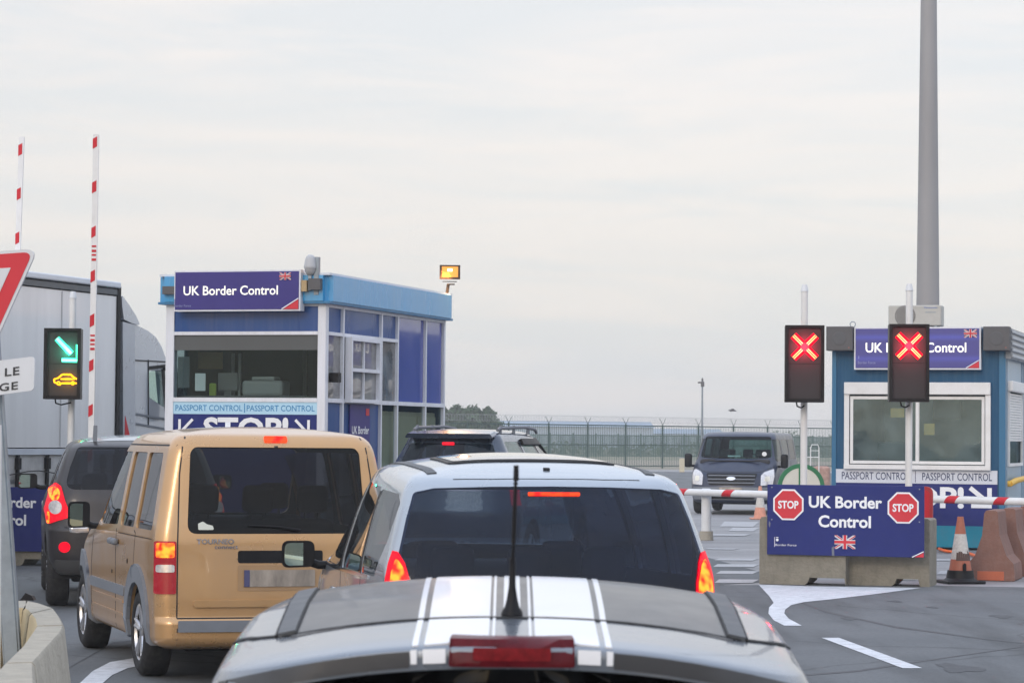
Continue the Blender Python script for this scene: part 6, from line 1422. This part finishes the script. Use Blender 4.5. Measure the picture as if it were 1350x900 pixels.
def jersey(px, py, hpx, label, rz, L=1.0, w0=.30, mats=('terracotta',)):
    p = G(px, py); h = (py-hpx)*p.y/F; s = h/.9
    P = [(-.305*s, 0), (-.305*s, .10*s), (-.29*s, .22*s), (-.20*s, .32*s), (-.11*s, .58*s), (-.085*s, .86*s), (-.06*s, .90*s), (.06*s, .90*s), (.085*s, .88*s), (.11*s, .58*s), (.20*s, .32*s), (.29*s, .22*s), (.305*s, .1*s), (.305*s, 0)]
    t = thing('traffic_barrier', label, 'barrier', (p.x, p.y, 0), rz, 'terracotta barriers in a row')
    o = MB().xz(rpoly(P, .012), 0, L); bd = o.build('body', M['terracotta'], t, smooth=30)
    MB().box(-.17*s, .17*s, -.012, 0, .004, .12*s, bev=.004).build('end_tab', M['terracotta2'], bd); return t
jersey(1306, 765, 673, 'nearest terracotta concrete barrier end beside the worn cone', BR, .9)
p0 = G(1306, 765); dv = Vector((math.sin(R(17)), math.cos(R(17)), 0))
for k, lab in ((1, 'terracotta barrier second in the row behind the nearest one'), (2, 'farthest terracotta barrier of the row beside the teal booth')):
    t_ = copy_tree(bpy.data.objects['traffic_barrier']); t_['label'] = lab; q = p0+dv*(1.25*k); t_.location = (q.x+.09*k, q.y, 0)

def cone(loc, h, label, worn=True, rz=0.0, tilt=0.0):
    t = thing('traffic_cone', label, 'traffic cone', loc, rz)
    r0 = h*.195; r1 = h*.045; zb = .035
    R_ = lambda z: r0+(r1-r0)*(z-zb)/(h-zb)
    b_ = [zb, h*.36, h*.74, h]
    m1, m2 = (M['cone'], M['cone_white']) if worn else (M['cone_fade'], M['cone_white'])
    mb = MB(); zz = [zb, h*.18, h*.36, h*.40, h*.55, h*.70, h*.74, h*.88, h*.99, h]; mi = [1 if (worn and z < h*.16) else 0 for z in zz]
    prof = [(R_(z), z) for z in zz]+[(r1*.6, h-.004), (r1*.5, h*.8)]
    idx = []
    for z in zz:
        idx.append(2 if z < h*.15 and worn else (1 if h*.34 < z < h*(.73 if worn else .60) else 0))
    idx += [0, 0]
    mb.lathe(prof, 28, mats=idx)
    b = mb.build('cone_body', [m1, m2, M['black']], t, smooth=40)
    mb = MB(); a = h*.30; mb.box(-a, a, -a, a, 0, zb, bev=.012); 
    if worn: mb.lathe([(r0*1.35, zb-.002), (r0*1.1, zb+.03), (r0*1.0, h*.19), (r0*.95, h*.195)], 28)
    mb.build('cone_base', M['black'] if worn else m1, t, smooth=40)
    if worn:
        mb = MB(); mb.xz([(-.02, .10*h), (.02, .10*h), (.02, .29*h), (-.0, .31*h), (-.02, .28*h)], -r0*1.02, -r0*.86); mb.build('dark_slot', M['black'], b)
        mb = MB(); n = 14
        for k in range(n):
            a0 = -math.pi*.75+k*math.pi*1.0/n; a1 = a0+math.pi/n*1.02; zt_ = h*(.44+.06*random.random()); z0 = h*.34
            P = [(R_(z)+.0025, z, a_) for z, a_ in ((z0, a0), (z0, a1), (zt_, a1-.02), (zt_+.03*random.random(), a0))]
            mb.bm.faces.new([mb.bm.verts.new((r_*math.cos(a_), r_*math.sin(a_), z)) for r_, z, a_ in P])
        mb.build('torn_sleeve', mat('torn_dark', (.10, .06, .05), .8), b)
    return t
cone(G(1266, 768), .84, 'worn orange and white traffic cone with black base beside the concrete block', True, R(10))
cone(G(1002, 684), .75, 'faded orange traffic cone behind the left edge of the blue board', False)

# red rounded bollard, green rimmed round sign
p = D(1224, 660, 35.6)
t = thing('red_bollard', 'red rounded plastic bollard behind the right end of the blue board', 'bollard', (D(1219, 660, 35.6).x, 35.6, 0), R(-12))
h = D(1224, 641, 35.6).z; mb = MB(); mb.xz(rpoly([(-.11, 0), (.11, 0), (.11, h), (-.11, h)], [0, 0, .10, .10], 8), -.07, .07); mb.build('body', mat('faded_red', (.42, .035, .04), .5, 0, 0, .15, 5, dirt=.3, dirtcol=(.3, .12, .1), spec=.2), t, smooth=40)
MB().xz(rpoly([(-.07, .3), (.07, .3), (.07, h-.05), (-.07, h-.05)], [.02, .02, .06, .06], 6), -.078, -.0702).build('face', M['red'], t)
dd = 52.0; c = D(1056, 642, dd); rr = 31*dd/F
t = thing('round_sign', 'white round sign with green rim behind the blue board', 'round sign', (c.x, dd, 0), 0)
mb = MB(); mb.lathe([(.0001, -.03), (rr*.84, -.03)], 40, axis='Y', c=(0, 0, c.z)); mb.build('face', mat('cream_face', (.72, .69, .60), .6), t)
mb = MB(); mb.lathe([(rr*.82, -.035), (rr, -.035), (rr, .03), (rr*.5, .03)], 40, axis='Y', c=(0, 0, c.z)); mb.box(-.05, -.005, -.04, -.031, c.z-rr*.8, c.z+rr*.84); mb.build('rim', M['green_rim'], t, smooth=40)
MB().cyl((0, .05, 0), (0, .05, c.z), .04).build('post', M['galv'], t)

# orange hose at the teal booth's base
pts = [G(1238+6*k, 723+1.0*k+1.5*math.sin(k*.9), .03) for k in range(10)]
mb = MB(); mb.tube(pts, .025, 8); tag(mb.build('hose', M['hose'], smooth=60), 'orange hose lying at the foot of the teal booth', 'hose')
# small grass tuft
q = G(1338, 750); mb = MB(); rnd = random.Random(2)
for k in range(220):
    a_ = rnd.random()*6.28; r_ = rnd.random()**.7*.16; b_ = Vector((r_*math.cos(a_), r_*math.sin(a_)*.7, 0)); tp = b_+Vector((rnd.uniform(-.06, .06), rnd.uniform(-.05, .05), rnd.uniform(.05, .14))); w2 = Vector((.008, .003, 0))
    mb.bm.faces.new([mb.bm.verts.new(b_-w2), mb.bm.verts.new(b_+w2), mb.bm.verts.new(tp)])
o = mb.build('grass', M['grass'], loc=(q.x, q.y, 0), recalc=False); o['kind'] = 'stuff'; o['label'] = 'tuft of grass beside the terracotta barriers'

# ================================================================== NEAR LEFT: kerb blocks and give way sign
Zc = .80
def gseg(outer, inner, label):
    O = [G(x, y, Zc) for x, y in outer]; I = [G(x, y, Zc) for x, y in inner]
    c = sum(O+I, Vector())/len(O+I)
    mb = MB(); bm = mb.bm; n = len(O); c0 = Vector((c.x, c.y, 0))
    def nrm(P, k, sg):
        a = P[max(k-1, 0)]; b2 = P[min(k+1, len(P)-1)]; d = (b2-a).normalized(); return Vector((d.y, -d.x, 0))*sg
    cen = G(10, 850, Zc)
    def ring(P, out_):
        r_ = []
        for k, p in enumerate(P):
            nn = nrm(P, k, 1)
            if (nn.dot(p-cen) < 0) == out_: nn = -nn
            r_.append([p-c0+nn*-.012*1, p-c0+Vector((0, 0, -.015)), p-c0+nn*.05-Vector((0, 0, Zc*.5)), p-c0+nn*.14-Vector((0, 0, Zc*.72)), p-c0+nn*.16-Vector((0, 0, Zc))])
        return [[bm.verts.new(v) for v in row] for row in r_]
    A = ring(O, True); B = ring(I, False)
    for k in range(n-1):
        for row, i in ((A, 0), (B, 1)):
            for j in range(4):
                f = bm.faces.new((row[k][j], row[k+1][j], row[k+1][j+1], row[k][j+1])); f.material_index = i
        f = bm.faces.new((A[k][0], A[k+1][0], B[k+1][0], B[k][0]))
    for k in (0, n-1): bm.faces.new([v for v in A[k]]+[v for v in B[k][::-1]])
    o = mb.build('concrete_kerb_block', [M['concrete_pale'], M['concrete_ochre']], smooth=35, loc=c0); return tag(o, label, 'kerb block', 'concrete kerb blocks of the island at lower left')
gseg([(-70, 803), (-30, 797), (7, 791.5), (36, 791)], [(-70, 812), (-30, 806), (6, 800), (29.5, 801)], 'pale concrete kerb block farthest back at lower left, under the sign post')
gseg([(37, 791.2), (53, 794.5), (71.5, 801)], [(30.5, 801.2), (35, 804), (38, 807.5)], 'short curved concrete kerb block at the far bend of the island')
gseg([(72.3, 801.8), (80, 812), (85, 823)], [(38.6, 808.3), (44, 815), (46, 824)], 'concrete kerb block at the tip of the island nearest the beige car')
gseg([(85.2, 824), (82.6, 832), (66, 850), (46, 872)], [(46, 825.2), (43, 830), (28, 851), (5, 873)], 'long pale concrete kerb block slanting back from the island tip')
gseg([(45.4, 873), (47, 900), (40, 960)], [(4, 874), (-25, 905), (-60, 960)], 'nearest concrete kerb block at the lower left corner of the photo')

SD = 14.6
def give_way():
    base = D(14, 785, SD); t = thing('give_way_sign', 'red and white give way triangle sign with plate on a leaning galvanised post', 'road sign', (base.x, SD, 0), 0)
    L = lambda x, y, dy=0: D(x, y, SD+dy)-Vector((base.x, SD, 0))
    mb = MB(); lo, hi = L(15, 850), L(-30, 200)
    d = hi-lo; lo = lo-d*((lo.z-.02)/d.z)
    u = Vector((1, 0, 0)); hw = .048
    ps = [lo+Vector((-hw, -.03, 0)), lo+Vector((hw, -.03, 0)), lo+Vector((hw, .05, 0)), lo+Vector((-hw, .05, 0))]; q = [p+d*1.0 for p in ps]
    V = [mb.bm.verts.new(p) for p in ps+q]
    for k in range(4): mb.bm.faces.new((V[k], V[(k+1) % 4], V[4+(k+1) % 4], V[4+k]))
    mb.bm.faces.new(V[:4][::-1]); mb.bm.faces.new(V[4:])
    bmesh.ops.bevel(mb.bm, geom=[e for e in mb.bm.edges if abs(e.verts[0].co.z-e.verts[1].co.z) > .3], offset=.012, segments=3, affect='EDGES')
    mb.build('post', M['galv'], t, smooth=40)
    # triangle: corner at right ~ (47,331); third vertex off-frame left; sides equal
    a = L(51, 328, -.06); c = L(-29, 505, -.06); b_ = L(-133, 341, -.06)
    def tri(k, rr):
        cx = (a.x+b_.x+c.x)/3; cz = (a.z+b_.z+c.z)/3
        return rpoly([(cx+(p.x-cx)*k, cz+(p.z-cz)*k) for p in (a, c, b_)], rr, 8)
    Y = -.09
    tr = MB().xz(tri(1.0, .045), Y, Y+.025).build('triangle_panel', M['sign_white'], t)
    MB().xz(tri(.93, .035), Y-.003, Y-.0005).build('red_border', M['sign_red'], tr); MB().xz(tri(.60, .004), Y-.006, Y-.0035).build('white_centre', M['sign_white'], tr)
    MB().xz(tri(1.0, .045), Y+.0255, Y+.029).build('rim_back', M['galv'], tr)
    # plate
    p1 = L(47.5, 469.5, -.06); p2 = L(46, 514.5, -.06); p3 = L(-130, 538, -.06); p4 = L(-130, 492, -.06)
    pl = MB().xz(rpoly([(p1.x, p1.z), (p2.x, p2.z), (p3.x, p3.z), (p4.x, p4.z)], .025, 5), Y-.004, Y+.02).build('text_plate', M['sign_white'], t)
    y = Y-.0065; sl = lambda x0, x1: (p1.z-p4.z)/(p1.x-p4.x)*(x1-x0)
    for s_, xa, xb, za, zb in (('C\u00c9DEZ LE', -62, 30, 501.5, 482.0), ('PASSAGE', -56, 28, 520.5, 502)):
        A = L(xa, za); B = L(xb, zb); w0 = L(xa, za); z_end = L(xb, (za if s_[0] == 'C' else za)-9)
        # bottom line follows the plate's slant, which rises to the right
        slope = (p1.z-p4.z)/(p1.x-p4.x); hgt = .044 if s_[0] != 'C' else .058
        zb_ = L(xb, 494.5 if s_[0] == 'C' else 513.5).z; z0_ = zb_-slope*(B.x-A.x)
        text(s_, A.x, z0_, B.x, z0_+hgt, y, M['black_letter'], pl, .02, 1.12, slant=slope*(B.x-A.x))
    return t
give_way()
# crumpled black wrap and thin white post at the edge
q = G(35, 791, Zc+.0); mb = MB(); mb.prism([(-.045, 0), (.045, 0), (.03, .03), (-.005, .045), (-.03, .012)], lambda x, z: (x, -.03, z), lambda x, z: (x*.8+.01, .05, z*.8), 0)
t = tag(mb.build('plastic_wrap', M['black'], loc=(q.x, q.y+.02, Zc)), 'crumpled black plastic lying on the concrete kerb at the post foot', 'plastic wrap')
p = D(3, 800, 14.0)
t = thing('marker_post', 'thin white marker post with red band at the left edge of the photo', 'marker post', (p.x-.02, 14.0, 0))
z1 = D(2, 560, 14.0).z
mb = MB(); mb.cyl((0, 0, 0), (-.02, 0, z1), .022, n=14); mb.build('post', M['white_paint'], t, smooth=40); MB().cyl((-.012, 0, .93), (-.014, 0, 1.06), .0235, n=14).build('red_band', M['red'], t)

# ================================================================== BACKGROUND
d = 62.0; p = D(1222, 400, d); r0 = 15*d/F; r1 = 10.6*d/F
t = thing('lighting_mast', 'tall tapered grey mast rising out of the photo behind the teal booth', 'mast', (D(1221, 583, d).x+.03, d, 0), 0)
zA = D(1221, 395, d).z; zB = D(1225, 0, d).z; k = (r1-r0)/(zB-zA)
mb = MB(); Ht = 24.0; pts = [(0, 0, Ht*j/8) for j in range(9)]; mb.tube(pts, [max(.10, r0+k*(z[2]-zA)) for z in pts], 28); mb.build('mast_tube', M['grey_pole'], t, smooth=40)
mb = MB(); mb.cyl((0, 0, Ht-.4), (0, 0, Ht), .9, .9, 16)
for j in range(6): a_ = j*math.pi/3; mb.box(.9*math.cos(a_)-.2, .9*math.cos(a_)+.2, .9*math.sin(a_)-.2, .9*math.sin(a_)+.2, Ht-.6, Ht-.35)
mb.build('lamp_ring', M['galv'], t); mb = MB(); mb.cyl((0, 0, 0), (0, 0, .06), r0+.35, n=20); mb.build('base_plate', M['galv'], t)

def fence():
    A = D(560, 590, 154.0); B = D(1140, 590, 181.0); A.z = B.z = 0; dv = B-A; L = dv.length; u = dv.normalized(); rz = math.atan2(dv.y, dv.x)
    t = thing('perimeter_fence', 'tall green bar fence with Y-shaped posts and razor wire across the background', 'fence', A, rz)
    n = 12; sp = L/n; Hf = 2.72
    def post():
        mb = MB(); mb.box(-.045, .045, -.045, .045, 0, Hf); mb.tube([(0, 0, Hf), (-.28, 0, Hf+.42)], .018, 5); mb.tube([(0, 0, Hf), (.28, 0, Hf+.42)], .018, 5); return mb
    def panel():
        mb = MB(); mb.box(.05, sp-.05, -.02, .02, Hf-.10, Hf-.03); mb.box(.05, sp-.05, -.02, .02, Hf*.52, Hf*.52+.06); mb.box(.05, sp-.05, -.02, .02, .12, .18)
        k = .16
        while k < sp-.1: mb.box(k-.013, k+.013, -.034, -.021, .05, Hf-.03); k += .155
        return mb
    def wire():
        mb = MB(); pts = []
        for j in range(150):
            a_ = j*2*math.pi/10; pts.append((sp*j/149, .24*math.cos(a_), Hf+.30+.20*math.sin(a_)))
        mb.tube(pts, .007, 4); mb.tube([(0, 0, Hf+.1), (sp, 0, Hf+.1)], .006, 4); return mb
    p0 = post().build('post', M['fence'], t); q0 = panel().build('bar_panel', M['fence'], t); w0 = wire().build('razor_wire', M['wire'], t)
    for k in range(1, n+1):
        c = p0.copy(); COL.objects.link(c); c.location = (sp*k, 0, 0)
        if k < n:
            for o in (q0, w0): c = o.copy(); COL.objects.link(c); c.location = (sp*k, 0, 0)
    return t
fence()
def far_fence():
    A = D(540, 590, 262.0); B = D(1180, 590, 285.0); A.z = B.z = 0; dv = B-A; L = dv.length; rz = math.atan2(dv.y, dv.x)
    t = thing('boundary_fence', 'lower green mesh fence standing far behind the razor wire fence', 'fence', A, rz)
    n = 22; sp = L/n; Hf = 2.25
    mb = MB(); mb.box(-.07, .07, -.05, .05, 0, Hf+.15); p0 = mb.build('post', M['fence_far'], t)
    mb = MB(); mb.box(.05, sp-.05, -.02, .02, Hf-.10, Hf); mb.box(.05, sp-.05, -.02, .02, .1, .18); k = .14
    while k < sp-.1: mb.box(k-.028, k+.028, -.03, -.021, .05, Hf-.03); k += .11
    q0 = mb.build('mesh_panel', M['fence_far'], t)
    for k in range(1, n+1):
        c = p0.copy(); COL.objects.link(c); c.location = (sp*k, 0, 0)
        if k < n: c = q0.copy(); COL.objects.link(c); c.location = (sp*k, 0, 0)
far_fence()
m_leaf = mat('hedge_leaf', (0.05, 0.085, 0.035), .8, 0, 0, .35, .5); m_leaf2 = mat('tree_leaf', (0.045, 0.085, 0.04), .8, 0, 0, .35, .3)
def foliage(mb, blobs, n, size, rnd):
    tot = sum(b[3]*b[4] for b in blobs)
    for (cx, cy, cz, rx, rz_) in blobs:
        for k in range(int(n*rx*rz_/tot)):
            a_ = rnd.random()*6.283; b_ = math.acos(rnd.uniform(-1, 1)); r_ = rnd.random()**.30*(1+.12*math.sin(a_*5+cx)+.1*math.sin(b_*7))
            c = Vector((cx+rx*r_*math.sin(b_)*math.cos(a_), cy+rx*.8*r_*math.sin(b_)*math.sin(a_), cz+rz_*r_*math.cos(b_)))
            if c.z < .05: continue
            s = size*rnd.uniform(.5, 1.3); u = Vector((rnd.gauss(0, 1), rnd.gauss(0, 1), rnd.gauss(0, 1))).normalized(); v = u.orthogonal().normalized()
            mb.bm.faces.new([mb.bm.verts.new(c+u*s), mb.bm.verts.new(c+v*s*.6), mb.bm.verts.new(c-u*s), mb.bm.verts.new(c-v*s*.6)])
def tree(px, d, blobs, label, hgt, n=3500, size=.22):
    p = D(px, 590, d); t = thing('tree', label, 'tree', (p.x, d, 0), 0, 'hazy trees behind the fence'); rnd = random.Random(int(px))
    mb = MB(); mb.tube([(0, 0, 0), (.1, 0, hgt*.3), (-.05, .1, hgt*.7)], [.22, .16, .06], 8)
    for b in blobs: mb.tube([(0, 0, hgt*.25), (b[0]*.5, b[1]*.5, (hgt*.25+b[2])/2), (b[0]*.9, b[1]*.9, b[2])], [.12, .07, .03], 6)
    mb.build('trunk', M['bark'], t, smooth=60); mb = MB(); foliage(mb, blobs, n, size, rnd); mb.build('crown', m_leaf2, t, recalc=False)
s_ = 236/F
tree(600, 236, [(0, 0, 2.4, 1.6, 1.7), (-1.0, .3, 2.2, 1.4, 1.5), (1.1, -.2, 3.0, 1.2, 1.35), (.2, 0, 3.7, 1.0, .95), (-1.2, .2, 3.5, 1.0, .9)], 'hazy rounded tree partly hidden by the left booth corner', 4.2, 5000)
tree(637, 240, [(0, 0, 2.4, 1.4, 1.8), (-.9, .1, 3.4, 1.1, 1.2), (.9, 0, 2.3, 1.0, 1.5), (.4, 0, 3.6, .8, .95), (1.4, 0, 1.5, .7, 1.0)], 'hazy rounded tree standing free to the right of the left booth', 4.2, 5000)
# far shrub belt
mb = MB(); rnd = random.Random(11); bl = []
x = -30
while x < 62: bl.append((x, rnd.uniform(-3, 3), rnd.uniform(.3, .7), rnd.uniform(1.2, 3.5), rnd.uniform(.5, 1.25))); x += rnd.uniform(1.5, 3)
foliage(mb, bl, 9000, .20, rnd); o = mb.build('shrub_belt', m_leaf, loc=(0, 312, 0), recalc=False); o['kind'] = 'stuff'; o['label'] = 'low belt of green shrubs beyond the fences'
mb = MB(); bl = []; x = -60
while x < 120: bl.append((x, rnd.uniform(-5, 5), rnd.uniform(.8, 2.2), rnd.uniform(3, 7), rnd.uniform(1.2, 2.6))); x += rnd.uniform(2.5, 8)
foliage(mb, bl, 9000, .45, rnd); o = mb.build('woodland', m_leaf, loc=(30, 620, 0), recalc=False); o['kind'] = 'stuff'; o['label'] = 'distant hazy line of trees on the horizon'
# sheds
for px, d, w_, h_, lab in ((735, 470, 34, 4.9, 'long low hazy pale shed left of centre beyond the fence'), (880, 520, 22, 3.9, 'short hazy pale shed beyond the fence near the van')):
    p = D(px, 590, d); t = thing('warehouse', lab, 'shed', (p.x, d, 0), R(4), 'far sheds')
    MB().box(-w_/2, w_/2, 0, 14, 0, h_-.9).build('wall', M['shed'], t)
    mb = MB(); mb.yz([(-.4, h_-.9), (14.4, h_-.9), (7, h_+.1)], -w_/2-.3, w_/2+.3); mb.build('roof', mat('shed_roof', (.20, .27, .36), .6), t)
    for j in range(4): MB().box(-w_/2+2+j*w_/4, -w_/2+4.5+j*w_/4, -.04, -.01, 0, 2.3).build('door', mat('shed_door', (.16, .20, .26), .6), t)
# CCTV mast
d = 172.0; p = D(925.5, 590, d); zt = D(925.5, 497, d).z
t = thing('camera_mast', 'thin grey mast with camera head above the green fence', 'mast', (p.x, d, 0))
mb = MB(); mb.tube([(0, 0, 0), (0, 0, zt-.3)], [.09, .055], 10); mb.build('pole', M['galv'], t, smooth=50)
mb = MB(); mb.box(-.10, .12, -.1, .1, zt-.62, zt-.28, bev=.03); mb.box(-.30, -.0, -.05, .05, zt-.40, zt-.30); mb.lathe([(.0001, zt-.02), (.05, zt-.08), (.07, zt-.2), (.04, zt-.28)], 10); mb.build('camera_head', M['housing2'], t)
# gull
d = 84; p = D(965.5, 541, d)
mb = MB(); bird = thing('bird', 'small grey bird flying above the fence', 'bird', (p.x, d, p.z), R(20))
mb.tube([(-.15, 0, 0), (-.08, 0, .005), (0, 0, .01), (.09, 0, 0), (.15, 0, -.015)], [.006, .028, .034, .022, .005], 10); body_ = mb.build('body', M['bird'], bird, smooth=60)
for sg, tip in ((-1, (-.05, -.14, .03)), (1, (.02, .17, -.05))):
    mb = MB(); mid = (tip[0]*.4+.02, tip[1]*.5, .055)
    mb.prism([(0, 0), (1, 0), (1, 1), (0, 1)], lambda u, v: (mid[0]*u+(.05 if v else -.04)*(1-.3*u), mid[1]*u, .015+(mid[2]-.015)*u), lambda u, v: (mid[0]*u+(.05 if v else -.04)*(1-.3*u), mid[1]*u, .020+(mid[2]-.015)*u))
    mb.prism([(0, 0), (1, 0), (1, 1), (0, 1)], lambda u, v: (mid[0]+(tip[0]-mid[0])*u+(.035 if v else -.028)*(1-.85*u), mid[1]+(tip[1]-mid[1])*u, mid[2]+(tip[2]-mid[2])*u), lambda u, v: (mid[0]+(tip[0]-mid[0])*u+(.035 if v else -.028)*(1-.85*u), mid[1]+(tip[1]-mid[1])*u, mid[2]+.004+(tip[2]-mid[2])*u))
    mb.build('wing', M['bird'], bird)
# small pale utility cabinet and tubular guard by the fence
p = D(899, 616, 148); t = thing('utility_cabinet', 'small cream cabinet at the foot of the green fence', 'cabinet', (p.x, 148, 0))
MB().box(-.14, .14, -.1, .1, 0, .78, bev=.02).build('casing', mat('cream_metal', (.55, .50, .38), .6), t); MB().box(-.16, .16, -.12, .12, .78, .82).build('lid', M['galv'], t)
d = 90; p = D(1074, 640, d); t = thing('tubular_gate', 'white tubular gate hoop near the green fence left of the teal booth', 'gate', (p.x, d, 0))
zt = D(1074, 586, d).z; mb = MB(); mb.tube([(-.14, 0, 0), (-.14, 0, zt-.1), (-.10, 0, zt), (.10, 0, zt), (.14, 0, zt-.1), (.14, 0, 0)], .018, 8); mb.build('hoop', M['white_paint'], t); mb = MB(); mb.tube([(-.28, 0, zt-.42), (.16, 0, zt-.42)], .016); mb.tube([(-.14, 0, zt-.2), (.14, 0, zt-.2)], .012); mb.build('crossbar', M['white_paint'], t)
t = tag(MB().box(-.3, .3, -.2, .2, 0, .9, bev=.12, seg=3).build('sandbag_pile', mat('dusty_red', (.38, .24, .2), .9, 0, 0, .3, 6), loc=(D(1083, 640, 95).x, 95, 0)), 'dusty reddish sack beside the white tubular gate', 'sack')
